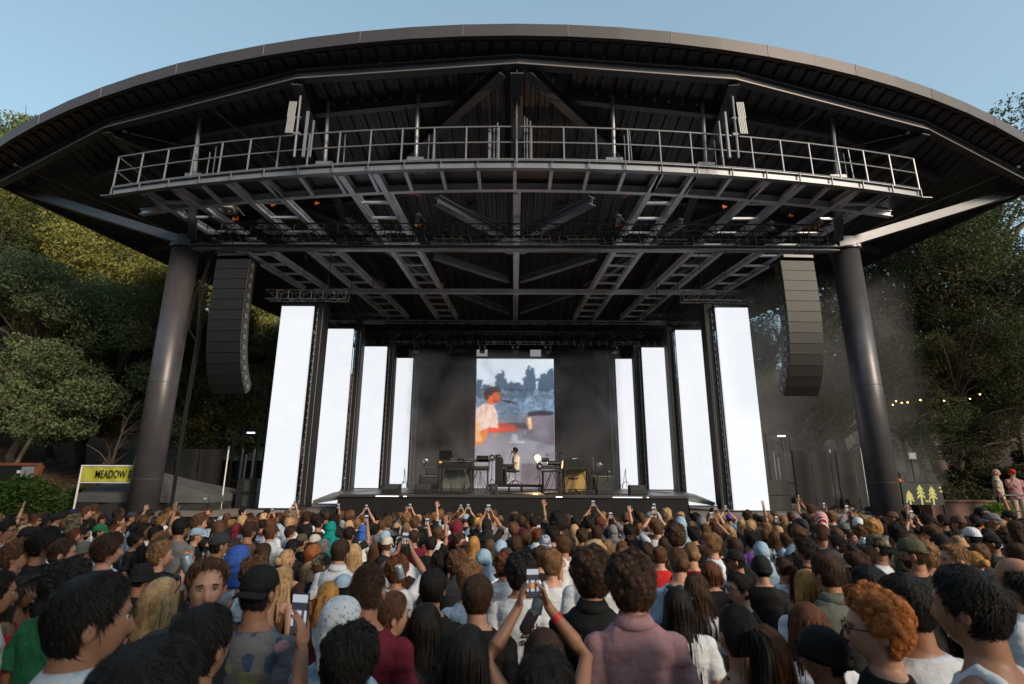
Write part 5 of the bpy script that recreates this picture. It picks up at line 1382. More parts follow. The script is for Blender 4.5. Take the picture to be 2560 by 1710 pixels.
def strands(kind, n, seed):
    q = np.random.default_rng(seed)
    d = q.normal(size=(n * 3, 3)); d /= np.linalg.norm(d, axis=1)[:, None]
    p, m = cap_radius(d, kind, 3)
    keep = (m > .6) & ~((kind == 'fade') & (p[:, 2] < .088) & (p[:, 1] > .045)); d = d[keep][:n]; p = p[keep][:n]; n = len(p)
    crown = np.array((.01, -.045, .13))
    t = p - crown; t -= d * (t * d).sum(1)[:, None]; t /= np.linalg.norm(t, axis=1)[:, None] + 1e-6
    # front hair is swept forward and up
    rnd = q.normal(size=(n, 3)); rnd -= d * (rnd * d).sum(1)[:, None]
    u = np.linspace(0, 1, 5)[None, :, None]
    if kind in ('short', 'fade', 'messy', 'bob', 'long', 'wavy'):
        mess = {'short': .35, 'fade': .35, 'messy': .5, 'bob': .1, 'long': .08, 'wavy': .3}[kind]
        L = {'short': .032, 'fade': .028, 'messy': .048, 'bob': .06, 'long': .07, 'wavy': .06}[kind] * q.uniform(.6, 1.3, n) * np.where(q.random(n) < .07, 1.7, 1)
        t2 = t + rnd * mess
        if kind == 'fade': t2 = t2 + np.array((.3, -.2, 1.5)) * sstep(.02, .08, p[:, 1])[:, None]; t2 -= d * (t2 * d).sum(1)[:, None]
        t2 /= np.linalg.norm(t2, axis=1)[:, None]
        lift = {'short': .15, 'fade': .25, 'messy': .22, 'bob': .05, 'long': .04, 'wavy': .12}[kind] * q.uniform(.4, 1.2, n) * np.where(q.random(n) < .10, 2.0, 1)
        P = (p - d * .004)[:, None, :] + t2[:, None, :] * (L[:, None, None] * u) + d[:, None, :] * (L * lift)[:, None, None] * np.sin(u * PI * .75) - d[:, None, :] * (L[:, None, None] * u) ** 2 * 5.0
    elif kind == 'buzz':
        L = .009 * q.uniform(.6, 1.3, n); t2 = t + rnd * .7
        P = (p - d * .003)[:, None, :] + t2[:, None, :] * (L[:, None, None] * u * .6) + d[:, None, :] * (L[:, None, None] * u)
    elif kind in ('curly', 'afro'):
        L = {'curly': .030, 'afro': .022}[kind] * q.uniform(.7, 1.4, n)
        s1 = rnd / (np.linalg.norm(rnd, axis=1)[:, None] + 1e-6); s2 = np.cross(d, s1)
        u = np.linspace(0, 1, 8)[None, :, None]; a = u * 2 * PI * 1.15
        P = (p - d * .002)[:, None, :] + d[:, None, :] * (u * L[:, None, None] * .6) + (s1[:, None, :] * np.cos(a) + s2[:, None, :] * np.sin(a)) * (L * .42)[:, None, None]
    else:
        tgt = np.array((0, -.12, -.0)) if kind == 'bun' else np.array((0, -.125, .015))
        t2 = tgt - p; t2 -= d * (t2 * d).sum(1)[:, None]; t2 /= np.linalg.norm(t2, axis=1)[:, None] + 1e-6
        L = .05 * q.uniform(.6, 1.3, n)
        P = (p - d * .001)[:, None, :] + t2[:, None, :] * (L[:, None, None] * u) - d[:, None, :] * (L[:, None, None] * u) ** 2 * 3.5
    k = P.shape[1]
    w = np.linspace(1, .25, k)[None, :] * q.uniform(.0012, .0026, n)[:, None]
    N = np.repeat(d[:, None, :], k, 1)
    return P, w, N
def hanging(n, seed, z_end, width, wave, back=-.11, front_ok=True, x0=0):
    """long strands draping from the crown over the back of head and shoulders"""
    q = np.random.default_rng(seed)
    nc = 46; ca = np.linspace(-2.0, 2.0, nc) + q.normal(size=nc) * .03; co_ = q.normal(size=nc) * .009; cw = q.uniform(0, 6, nc); cid = q.integers(0, nc, n); spread = q.normal(size=n) * .055; a = ca[cid]
    k = 12; u = np.linspace(0, 1, k)
    P = np.zeros((n, k, 3)); rr = q.uniform(.93, 1.03, n); fly = (q.random(n) < .05) * q.normal(size=n) * .02
    for j, s in enumerate(u):
        z = .115 - (.115 - z_end) * s * q.uniform(.97, 1.03, n)
        hx = np.clip(1 - np.abs(z) / .125 * (z > 0), 0, 1)
        r_top = np.sqrt(np.clip(1 - np.clip(z / .135, 0, 1) ** 2, 0.02, 1))
        ra = np.where(z > 0, .098 * r_top, .098 + width * np.clip(-z / .25, 0, 1))
        rb = np.where(z > 0, .122 * r_top, np.clip(.122 - .02 * np.sin(np.clip(-z / .2, 0, 1) * PI) + .03 * np.clip((-z - .12) / .2, 0, 1), .05, 1))
        an = (a + spread * (1 - .65 * s) + .05 * np.sin(s * 6 + cw[cid])) * (1 - .22 * sstep(-.02, -.16, z) if False else 1 - .22 * np.clip((-z) / .16, 0, 1)); bump_ = (co_[cid] + fly) * np.clip(s * 2.5, 0, 1)
        ra = ra + bump_; rb = rb + bump_
        P[:, j, 0] = np.sin(an) * ra * rr + wave * np.sin(z * 26 + cw[cid]) + x0 * s
        P[:, j, 1] = -np.cos(an) * rb * rr + wave * .6 * np.cos(z * 23 + cw[cid])
        P[:, j, 2] = z
    w = np.linspace(1, .4, k)[None, :] * q.uniform(.0012, .0030, n)[:, None]
    N = P.copy(); N[..., 2] *= .3
    return P, w, N
def locks(kind, n, seed):
    """tapered tufts (or round curls) lying on the hair surface, so its outline is uneven"""
    q = np.random.default_rng(seed); mb = MB()
    d = q.normal(size=(n * 3, 3)); d /= np.linalg.norm(d, axis=1)[:, None]; p, m = cap_radius(d, kind, 3); keep = (m > .7) & ~((kind == 'fade') & (p[:, 2] < .092) & (p[:, 1] > .045)); d = d[keep][:n]; p = p[keep][:n]
    crown = np.array((.01, -.045, .13)); rr = q.random(len(p))
    for i in range(len(p)):
        c, dd = p[i], d[i]; t = c - crown; t = t - dd * (t @ dd); t /= np.linalg.norm(t) + 1e-6
        if kind in ('curly', 'afro'):
            s = {'curly': .0165, 'afro': .012}[kind] * (.6 + .8 * rr[i]); mb.ellipsoid(c + dd * s * .1, (s, s, s), 7, 5); continue
        rnd = q.normal(size=3) * {'messy': .75, 'short': .45, 'fade': .45, 'wavy': .4, 'bob': .15, 'long': .1}.get(kind, .2); t = t + rnd
        if kind == 'fade': t = t + np.array((.3, -.2, 1.8)) * float(sstep(.02, .08, c[1]))
        t -= dd * (t @ dd); t /= np.linalg.norm(t) + 1e-6
        L = {'messy': .042, 'short': .026, 'fade': .030, 'wavy': .05, 'bob': .05, 'long': .05}.get(kind, .035) * (.7 + .6 * rr[i]); lift = {'messy': .30, 'short': .10, 'fade': .25}.get(kind, .08)
        a = c - dd * .005; pts = [a, a + t * L * .4 + dd * L * lift * .6, a + t * L * .8 + dd * (L * lift * .55 - L * L * 3), a + t * L * 1.1 + dd * (L * lift * .2 - L * L * 6)]
        w = .0042 * (.6 + .8 * rr[i]); mb.path([tuple(x) for x in pts], [w, w, w * .7, w * .15], 5)
    return mb
def hair_mesh(kind):
    if kind in HAIR: return HAIR[kind]
    mb = MB(); d, f = sph_dirs(40, 30); p, m = cap_radius(d, 'long' if kind == 'vlong' else kind, 3); mb.add(p, f)
    parts = []
    base = 'long' if kind == 'vlong' else kind
    if True: parts.append(strands(base, {'buzz': 5200, 'short': 4200, 'fade': 3600, 'messy': 5200, 'curly': 5200, 'afro': 7000, 'long': 1600, 'vlong': 1600, 'wavy': 2200, 'pony': 2600, 'bun': 2600, 'bob': 2600}[kind], 5))
    if kind in ('long', 'vlong', 'wavy', 'bob'):
        ze = {'long': -.34, 'vlong': -.52, 'wavy': -.36, 'bob': -.10}[kind]; wd = {'long': .035, 'vlong': .03, 'wavy': .05, 'bob': .01}[kind]
        parts.append(hanging(2600, 8, ze, wd, {'long': .004, 'vlong': .003, 'wavy': .007, 'bob': .002}[kind]))
        # inner mass so the drape is not see-through
        rg = []
        for z in np.linspace(.06, ze + .03, 12):
            ra = .092 + (wd * min(1, max(0, -z / .25)) if z < 0 else 0); rb = .112 if z > -.05 else max(.06, .112 - .03 * min(1, (-z - .05) / .1) + .03 * min(1, max(0, (-z - .12) / .2)))
            ring = []
            for i in range(16):
                a = -1.9 + 3.8 * i / 15; ring.append((math.sin(a) * ra, -math.cos(a) * rb, z))
            for i in range(16):
                a = 1.9 - 3.8 * i / 15; ring.append((math.sin(a) * ra * .72, -math.cos(a) * rb * .62, z))
            rg.append(ring)
        mb.loft(rg)
    if kind == 'pony':
        q = np.random.default_rng(4); n = 900; k = 10; u = np.linspace(0, 1, k)[None, :, None]
        off = q.normal(size=(n, 1, 3)) * np.array((.020, .014, .012)); 
        path_ = np.array([(0, -.115, .03), (0, -.165, .045), (0, -.185, .0), (0, -.175, -.08), (0, -.16, -.17), (.005, -.15, -.25), (.0, -.145, -.32)])
        tt = np.linspace(0, 6, k); ip = np.stack([np.interp(tt, range(7), path_[:, c]) for c in range(3)], 1)
        P = ip[None] + off * np.sin(np.clip(u * 1.2 + .15, 0, 1) * PI * .62) * 1.35 + np.array((.006, .004, 0)) * np.sin(u * 9 + off[..., :1] * 90)
        w = np.linspace(1, .4, k)[None, :] * q.uniform(.0016, .003, n)[:, None]; parts.append((P, w, P - ip[None] + 1e-3))
        mb.path([tuple(x) for x in ip], [.012, .022, .026, .026, .024, .018, .016, .013, .008, .004], 8)
    if kind == 'bun':
        mb.ellipsoid((0, -.135, .005), (.045, .035, .042), 14, 10)
        q = np.random.default_rng(4); n = 500; a0 = q.uniform(0, 6.28, n); k = 9; uu = np.linspace(0, 3.2, k)
        tilt = q.uniform(-.9, .9, n); P = np.zeros((n, k, 3))
        for j, s in enumerate(uu): P[:, j, 0] = .047 * np.cos(a0 + s) * np.cos(tilt); P[:, j, 1] = -.135 + .037 * np.sin(tilt) * -1 - .004; P[:, j, 2] = .005 + .044 * np.sin(a0 + s) * np.cos(tilt)
        parts.append((P, np.full((n, k), .0018), P - np.array((0, -.12, .005))))
    nl = {'short': 520, 'messy': 680, 'fade': 420, 'curly': 420, 'afro': 900, 'wavy': 300, 'bob': 160}.get(base, 0)
    if nl:
        lk = locks(base, nl, 31); mb.add(np.concatenate(lk.v), lk.f)
    for P, w, N in parts:
        v, f = ribbons(P, w, N); mb.add(v, f.tolist())
    mb.v = [np.concatenate(mb.v) + HC]
    me = mb.mesh('hair', [None], True); HAIR[kind] = me
    return me
# ---- headwear
HAT = {}
def hat_mesh(kind):
    if kind in HAT: return HAT[kind]
    mb = MB(); d, f = sph_dirs(40, 30); p = head_r(d); x, y, z = p.T
    if kind in ('cap', 'backcap', 'bucket', 'beanie'):
        lo = {'cap': .025, 'backcap': .025, 'bucket': .02, 'beanie': -.005}[kind]
        if kind == 'beanie': line = -.03 + .06 * sstep(-.08, .08, y)
        else: line = lo + .012 * sstep(-.08, .08, y)
        m = sstep(-.006, .006, z - line); t = {'cap': .020, 'backcap': .020, 'bucket': .022, 'beanie': .020}[kind] + (.012 * sstep(.04, .11, z) if kind != 'beanie' else .008 * sstep(.0, .1, z))
        p = p + d * (t * m - .010 * (1 - m))[:, None]
        if kind == 'beanie': p = p + d * (.0018 * np.sin(np.arctan2(p[:, 1], p[:, 0]) * 40) * m)[:, None]
        mb.add(p, f)
        sg = 1 if kind == 'cap' else -1
        if kind in ('cap', 'backcap'):
            top, bot = [], []
            for i in range(17):
                a = -1.15 + 2.3 * i / 16
                for r_, zz in ((0, 0), (.5, .004), (1, -.012)):
                    ext = r_ * .072 * math.cos(a * .85)
                    top.append((math.sin(a) * (.088 + r_ * .004), sg * (math.cos(a) * .108 + ext), .036 + zz - .02 * abs(math.sin(a)) ** 2 * (1 + r_ * .6)))
            bot = [(a_, b_, c_ - .005) for a_, b_, c_ in top]
            n = len(top); ff = []
            for i in range(16):
                for j in range(2):
                    a_ = i * 3 + j; ff.append((a_, a_ + 3, a_ + 4, a_ + 1)); ff.append((n + a_, n + a_ + 1, n + a_ + 4, n + a_ + 3))
                ff.append((i * 3 + 2, i * 3 + 5, n + i * 3 + 5, n + i * 3 + 2))
            mb.add(top + bot, ff)
            mb.ellipsoid((0, 0, .148), (.009, .009, .005), 8, 6)
            for k in range(6):                                       # raised seams on the crown
                a = k * PI / 3 + .5; pts = []
                for j in range(8):
                    ph = .12 + j * .17; dd = np.array([[math.sin(ph) * math.cos(a), math.sin(ph) * math.sin(a), math.cos(ph)]]); pp = head_r(dd)[0]; pts.append(tuple(pp + dd[0] * (.0205 + .012 * float(sstep(.04, .11, pp[2])))))
                mb.path(pts, .0022, 4)
            if sg < 0: pass
            else: mb.path([(math.sin(a) * .092, -math.cos(a) * .118, .035) for a in np.linspace(-.9, .9, 9)], .008, 6)
        if kind == 'bucket':
            mb.loft([[(math.cos(a) * r_ * .092, math.sin(a) * r_ * .112 , z_) for a in np.linspace(0, 2*PI, 28, endpoint=False)] for r_, z_ in ((1.06, .045), (1.45, -.005), (1.44, -.011), (1.03, .036))], cap=False)
        if kind == 'beanie': mb.loft([[(math.cos(a) * r_ * .090, math.sin(a) * r_ * .112, z_ + .022 * math.sin(a)) for a in np.linspace(0, 2*PI, 28, endpoint=False)] for r_, z_ in ((1.13, .035), (1.17, .01), (1.13, -.012), (1.0, .0))], cap=False)
    elif kind == 'hood':
        m = 1 - sstep(.045, .062, y + .25 * np.abs(x) - .10 * np.clip(z, -1, 0)); low = np.clip(-z / .12, 0, 1)
        p2 = p + d * (.030 * m - .012 * (1 - m))[:, None] + np.array((0, -1, .25)) * (.012 * np.clip(-d[:, 1], 0, 1) * m)[:, None]
        fold = .0035 * np.sin(p[:, 2] * 70 + p[:, 0] * 30 + np.sin(p[:, 1] * 50)) * m
        mb.add(p2 + d * fold[:, None], f)
        rg = [[(math.cos(a) * r1, oy + math.sin(a) * r2, z_) for a in np.linspace(0, 2*PI, 30, endpoint=False)] for r1, r2, oy, z_ in ((.094, .105, -.02, -.02), (.092, .10, -.025, -.08), (.10, .10, -.03, -.13), (.15, .125, -.03, -.185), (.17, .13, -.02, -.21))]
        mb.loft(rg)
    elif kind == 'bandana':
        m = sstep(-.01, .01, z - (-.02 + .07 * sstep(-.05, .08, y))); fold = .002 * np.sin(p[:, 0] * 60 + p[:, 2] * 40)
        mb.add(p + d * ((.022 + fold) * m - .010 * (1 - m))[:, None], f)
        tri = []
        for j in range(9):
            s = j / 8
            for i in range(9):
                u_ = -1 + i / 4; wdt = .105 * (1 - s) + .004
                tri.append((u_ * wdt + .03 * s, -.122 + .03 * (u_ * (1 - s)) ** 2 * 1.6 - .03 * s - .006 * math.sin(i * 2 + j), .0 - s * .185 + .01 * abs(u_)))
        mb.add(tri + [(a_, b_ + .006, c_) for a_, b_, c_ in tri], [(j*9+i, j*9+i+1, (j+1)*9+i+1, (j+1)*9+i) for j in range(8) for i in range(8)] + [(81+j*9+i, 81+(j+1)*9+i, 81+(j+1)*9+i+1, 81+j*9+i+1) for j in range(8) for i in range(8)])
    elif kind == 'hijab':
        m = 1 - sstep(.05, .066, y + .35 * np.abs(x) + .10 * np.abs(z) * 0); mb.add(p + d * ((.024 + .003 * np.sin(z * 80 + x * 20)) * m - .012 * (1 - m))[:, None], f)
        mb.loft([[(math.cos(a) * r1 * (1 + .03 * math.sin(a * 5)), oy + math.sin(a) * r2, z_) for a in np.linspace(0, 2*PI, 30, endpoint=False)] for r1, r2, oy, z_ in ((.088, .10, -.015, -.03), (.086, .09, -.015, -.09), (.11, .10, -.01, -.14), (.19, .14, -.01, -.20), (.20, .15, -.01, -.26))])
    mb.v = [np.concatenate(mb.v) + HC]
    HAT[kind] = mb.mesh('hat', [None], True)
    return HAT[kind]
ACC = {}
def acc_mesh(kind):
    if kind in ACC: return ACC[kind]
    mb = MB(); c = HC
    if kind in ('glasses', 'shades'):
        for s in (-1, 1):
            cx_ = s * .033
            ring = [(c[0] + cx_ + .026 * math.cos(a), c[1] + .108 - .004 * abs(math.cos(a)), c[2] + .006 + .020 * math.sin(a)) for a in np.linspace(0, 2*PI, 15)]
            mb.path(ring, .0028 if kind == 'glasses' else .0035, 5)
            if kind == 'shades': mb.ellipsoid((c[0] + cx_, c[1] + .107, c[2] + .006), (.026, .004, .020), 12, 8)
            mb.path([(c[0] + s * .058, c[1] + .104, c[2] + .014), (c[0] + s * .080, c[1] + .06, c[2] + .014), (c[0] + s * .085, c[1] - .01, c[2] + .012)], .003, 5)
        mb.path([(c[0] - .008, c[1] + .112, c[2] + .01), (c[0] + .008, c[1] + .112, c[2] + .01)], .003, 5)
    elif kind == 'headshades':                       # sunglasses pushed up on the hair
        for s in (-1, 1):
            mb.ellipsoid((s * .036, c[1] + .075, c[2] + .118), (.031, .010, .020), 12, 8, Matrix.Rotation(-.6, 3, 'X'))
            mb.path([(s * .066, c[1] + .072, c[2] + .120), (s * .098, c[1] + .02, c[2] + .085), (s * .102, c[1] - .03, c[2] + .055)], .004, 5)
        mb.path([(-.01, c[1] + .08, c[2] + .122), (.01, c[1] + .08, c[2] + .122)], .005, 5)
    elif kind == 'band':
        mb.path([(math.sin(a) * .095, c[1] - math.cos(a) * .02 , c[2] + .10 + .02 * math.cos(a)) for a in np.linspace(-1.5, 1.5, 9)], .006, 6)
    elif kind == 'eye':
        pass
    me = mb.mesh(kind, [None], True); ACC[kind] = me
    return me
EYE = []
def eye_meshes():
    if not EYE:
        for s in (-1, 1):
            mb = MB(); c = HC + np.array((s * .031, .079, .008)); mb.ellipsoid(c, (.0135, .0115, .0085), 14, 10, mi=0)
            e = MB(); e.ellipsoid(c + np.array((0, .009, 0)), (.0055, .004, .0058), 10, 8)
            lid = MB(); lid.path([(c[0] - .016, c[1] + .004, c[2] + .001), (c[0] - .006, c[1] + .0115, c[2] + .008), (c[0] + .006, c[1] + .0115, c[2] + .008), (c[0] + .016, c[1] + .004, c[2] + .001)], .0022, 5)
            br = MB(); br.path([(c[0] - .020 * 1, c[1] + .010, c[2] + .019), (c[0] - .006, c[1] + .019 , c[2] + .0245), (c[0] + .008, c[1] + .019, c[2] + .0245), (c[0] + .020, c[1] + .009, c[2] + .018)], [.0022, .0042, .0042, .002], 6)
            EYE.append((mb.mesh('eye', [None], True), e.mesh('iris', [None], True), lid.mesh('eyelid', [None], True), br.mesh('eyebrow', [None], True)))
        l = MB(); c = HC + np.array((0, .0945, -.063))
        l.path([(-.024, c[1] - .008, c[2] - .001), (-.010, c[1] + .0015, c[2] + .003), (0, c[1] + .003, c[2] + .0015), (.010, c[1] + .0015, c[2] + .003), (.024, c[1] - .008, c[2] - .001)], [.0015, .0042, .0044, .0042, .0015], 6)
        l.path([(-.020, c[1] - .006, c[2] - .005), (0, c[1] + .001, c[2] - .008), (.020, c[1] - .006, c[2] - .005)], [.0015, .005, .0015], 6)
        EYE.append(l.mesh('lips', [None], True))
        b = MB(); d, f = sph_dirs(36, 28); p = head_r(d); x, y, z = p.T
        m = sstep(-.005, .008, -(z + .035) - .35 * (np.abs(x) < .012) * 0) * sstep(-.01, .02, y); lipm = np.exp(-((z + .064) / .010) ** 2 - (x / .024) ** 2); m = m * (1 - lipm)
        b.add(p + d * (.0045 * m - .008 * (1 - m))[:, None] + HC, f); EYE.append(b.mesh('beard', [None], True))
    return EYE
# ---- materials for people
def hair_mat(name, c, c2):
    if name in MATS: return MATS[name]
    m = bpy.data.materials.new(name); m.use_nodes = True; nt = m.node_tree; b = nt.nodes['Principled BSDF']
    g = nt.nodes.new('ShaderNodeNewGeometry'); r = nt.nodes.new('ShaderNodeValToRGB')
    r.color_ramp.elements[0].color = (*c, 1); r.color_ramp.elements[1].color = (*c2, 1)
    tc = nt.nodes.new('ShaderNodeTexCoord'); mp = nt.nodes.new('ShaderNodeMapping'); mp.inputs['Scale'].default_value = (1, 1, .09)
    n = nt.nodes.new('ShaderNodeTexNoise'); n.inputs['Scale'].default_value = 190; n.inputs['Detail'].default_value = 3; n.inputs['Distortion'].default_value = .6
    nt.links.new(tc.outputs['Object'], mp.inputs[0]); nt.links.new(mp.outputs[0], n.inputs['Vector'])
    n2 = nt.nodes.new('ShaderNodeTexNoise'); n2.inputs['Scale'].default_value = 26; nt.links.new(tc.outputs['Object'], n2.inputs['Vector'])
    ad = nt.nodes.new('ShaderNodeMath'); ad.operation = 'MULTIPLY_ADD'; nt.links.new(g.outputs['Random Per Island'], ad.inputs[0]); ad.inputs[1].default_value = .45
    a2 = nt.nodes.new('ShaderNodeMath'); a2.operation = 'MULTIPLY_ADD'; nt.links.new(n.outputs['Fac'], a2.inputs[0]); a2.inputs[1].default_value = 1.5; a2.inputs[2].default_value = -.75
    a3 = nt.nodes.new('ShaderNodeMath'); a3.operation = 'ADD'; nt.links.new(a2.outputs[0], a3.inputs[0]); nt.links.new(n2.outputs['Fac'], a3.inputs[1]); nt.links.new(a3.outputs[0], ad.inputs[2])
    nt.links.new(ad.outputs[0], r.inputs[0]); nt.links.new(r.outputs[0], b.inputs['Base Color'])
    bp = nt.nodes.new('ShaderNodeBump'); bp.inputs['Strength'].default_value = .8; bp.inputs['Distance'].default_value = .006
    nt.links.new(n.outputs['Fac'], bp.inputs['Height']); nt.links.new(bp.outputs[0], b.inputs['Normal'])
    r.color_ramp.elements[0].position = .15; r.color_ramp.elements[1].position = 1.0
    b.inputs['Roughness'].default_value = .55; b.inputs['Specular IOR Level'].default_value = .22
    MATS[name] = m; return m
HM = {'black': hair_mat('black_hair', (.006, .005, .005), (.018, .014, .012)), 'dark brown': hair_mat('dark_brown_hair', (.018, .009, .006), (.070, .036, .020)),
      'brown': hair_mat('brown_hair', (.035, .016, .008), (.14, .068, .033)), 'light brown': hair_mat('light_brown_hair', (.08, .040, .018), (.29, .155, .072)),
      'reddish brown': hair_mat('red_brown_hair', (.06, .018, .008), (.15, .050, .022)), 'ginger': hair_mat('ginger_hair', (.12, .034, .008), (.46, .16, .042)),
      'blond': hair_mat('blond_hair', (.19, .10, .045), (.66, .43, .22)), 'golden': hair_mat('golden_hair', (.17, .078, .022), (.58, .30, .09)), 'grey': hair_mat('grey_hair', (.07, .07, .075), (.22, .22, .23)),
      'bald': None}
SKIN = {'fair': mat('fair_skin', (.47, .25, .175), .48, var=.08, vscale=9, spec=.4), 'tan': mat('tan_skin', (.34, .165, .10), .48, var=.08, vscale=9, spec=.4), 'brown': mat('brown_skin', (.16, .072, .04), .45, var=.08, vscale=9, spec=.4), 'dark': mat('dark_skin', (.07, .035, .022), .42, var=.08, vscale=9, spec=.4)}
for m_ in SKIN.values():
    b_ = m_.node_tree.nodes['Principled BSDF']; b_.inputs['Subsurface Weight'].default_value = 0.0
COL = {'black': (.012, .012, .013), 'white': (.58, .61, .66), 'grey': (.16, .16, .17), 'light blue': (.27, .38, .50), 'blue': (.03, .10, .38), 'navy': (.015, .025, .06), 'maroon': (.14, .012, .025), 'red': (.48, .02, .02), 'green': (.02, .14, .06),
       'teal': (.0, .20, .19), 'olive': (.075, .075, .045), 'grey-green': (.10, .11, .09), 'pink': (.40, .22, .24), 'beige': (.40, .33, .25), 'brown': (.10, .055, .035), 'orange': (.60, .13, .02), 'purple': (.14, .05, .28), 'tan': (.36, .22, .11), 'cream': (.50, .46, .38), 'yellow': (.55, .32, .03), 'charcoal': (.035, .036, .042)}
def cloth(c, pat=None):
    nm = (c + '_' + (pat or 'cloth')).replace(' ', '_').replace('-', '_')
    if nm in MATS: return MATS[nm]
    m = mat(nm, COL[c], .85, var=.14, vscale=7, bump=.45, bscale=26, spec=.25)
    if pat:
        nt = m.node_tree; b = nt.nodes['Principled BSDF']; tc = nt.nodes.new('ShaderNodeTexCoord')
        for l in list(b.inputs['Base Color'].links): nt.links.remove(l)
        r = nt.nodes.new('ShaderNodeValToRGB'); e = r.color_ramp.elements
        if pat == 'paisley':
            t = nt.nodes.new('ShaderNodeTexVoronoi'); t.inputs['Scale'].default_value = 38; t.feature = 'F1'
            n = nt.nodes.new('ShaderNodeTexNoise'); n.inputs['Scale'].default_value = 60; nt.links.new(tc.outputs['Object'], n.inputs['Vector'])
            ad = nt.nodes.new('ShaderNodeMath'); ad.operation = 'MULTIPLY_ADD'; nt.links.new(t.outputs['Distance'], ad.inputs[0]); ad.inputs[1].default_value = 1.3; nt.links.new(n.outputs['Fac'], ad.inputs[2]); nt.links.new(tc.outputs['Object'], t.inputs['Vector'])
            e[0].position = .66; e[0].color = (*COL[c], 1); e[1].position = .72; e[1].color = (.03, .04, .06, 1) if c != 'blue' else (.25, .12, .5, 1)
            x = e.new(.88); x.color = (*COL[c], 1); nt.links.new(ad.outputs[0], r.inputs[0])
        elif pat == 'floral':
            t = nt.nodes.new('ShaderNodeTexVoronoi'); t.inputs['Scale'].default_value = 16; nt.links.new(tc.outputs['Object'], t.inputs['Vector'])
            sx = nt.nodes.new('ShaderNodeSeparateColor'); nt.links.new(t.outputs['Color'], sx.inputs[0]); r.color_ramp.interpolation = 'CONSTANT'
            e[0].color = (*COL[c], 1); e[1].position = .62; e[1].color = (.45, .22, .26, 1)
            x = e.new(.72); x.color = (.20, .24, .12, 1); x = e.new(.80); x.color = (.06, .09, .16, 1); nt.links.new(sx.outputs[0], r.inputs[0])
        elif pat == 'camo':
            n = nt.nodes.new('ShaderNodeTexNoise'); n.inputs['Scale'].default_value = 16; n.inputs['Detail'].default_value = 3; nt.links.new(tc.outputs['Object'], n.inputs['Vector']); r.color_ramp.interpolation = 'CONSTANT'
            e[0].color = (.035, .03, .022, 1); e[1].position = .44; e[1].color = (.13, .11, .07, 1); x = e.new(.52); x.color = (.06, .07, .035, 1); x = e.new(.6); x.color = (.24, .20, .14, 1); nt.links.new(n.outputs['Fac'], r.inputs[0])
        elif pat == 'denim':
            n = nt.nodes.new('ShaderNodeTexNoise'); n.inputs['Scale'].default_value = 26; n.inputs['Detail'].default_value = 5; nt.links.new(tc.outputs['Object'], n.inputs['Vector'])
            e[0].position = .38; e[0].color = (.05, .08, .14, 1); e[1].position = .62; e[1].color = (.42, .47, .55, 1); nt.links.new(n.outputs['Fac'], r.inputs[0])
        elif pat in ('stripe', 'check'):
            w = nt.nodes.new('ShaderNodeTexWave'); w.inputs['Scale'].default_value = 9 if pat == 'stripe' else 22; w.bands_direction = 'DIAGONAL' if pat == 'stripe' else 'X'; nt.links.new(tc.outputs['Object'], w.inputs['Vector'])
            r.color_ramp.interpolation = 'CONSTANT' if pat == 'stripe' else 'LINEAR'
            e[0].color = (*COL[c], 1); e[1].position = .55; e[1].color = (.6, .6, .62, 1); nt.links.new(w.outputs['Fac'], r.inputs[0])
        nt.links.new(r.outputs[0], b.inputs['Base Color'])
    return m
def part(name, me, m, parent):
    o = bpy.data.objects.new(name, me); C.objects.link(o); o.parent = parent
    if m is not None and len(o.material_slots): o.material_slots[0].link = 'OBJECT'; o.material_slots[0].material = m
    return o
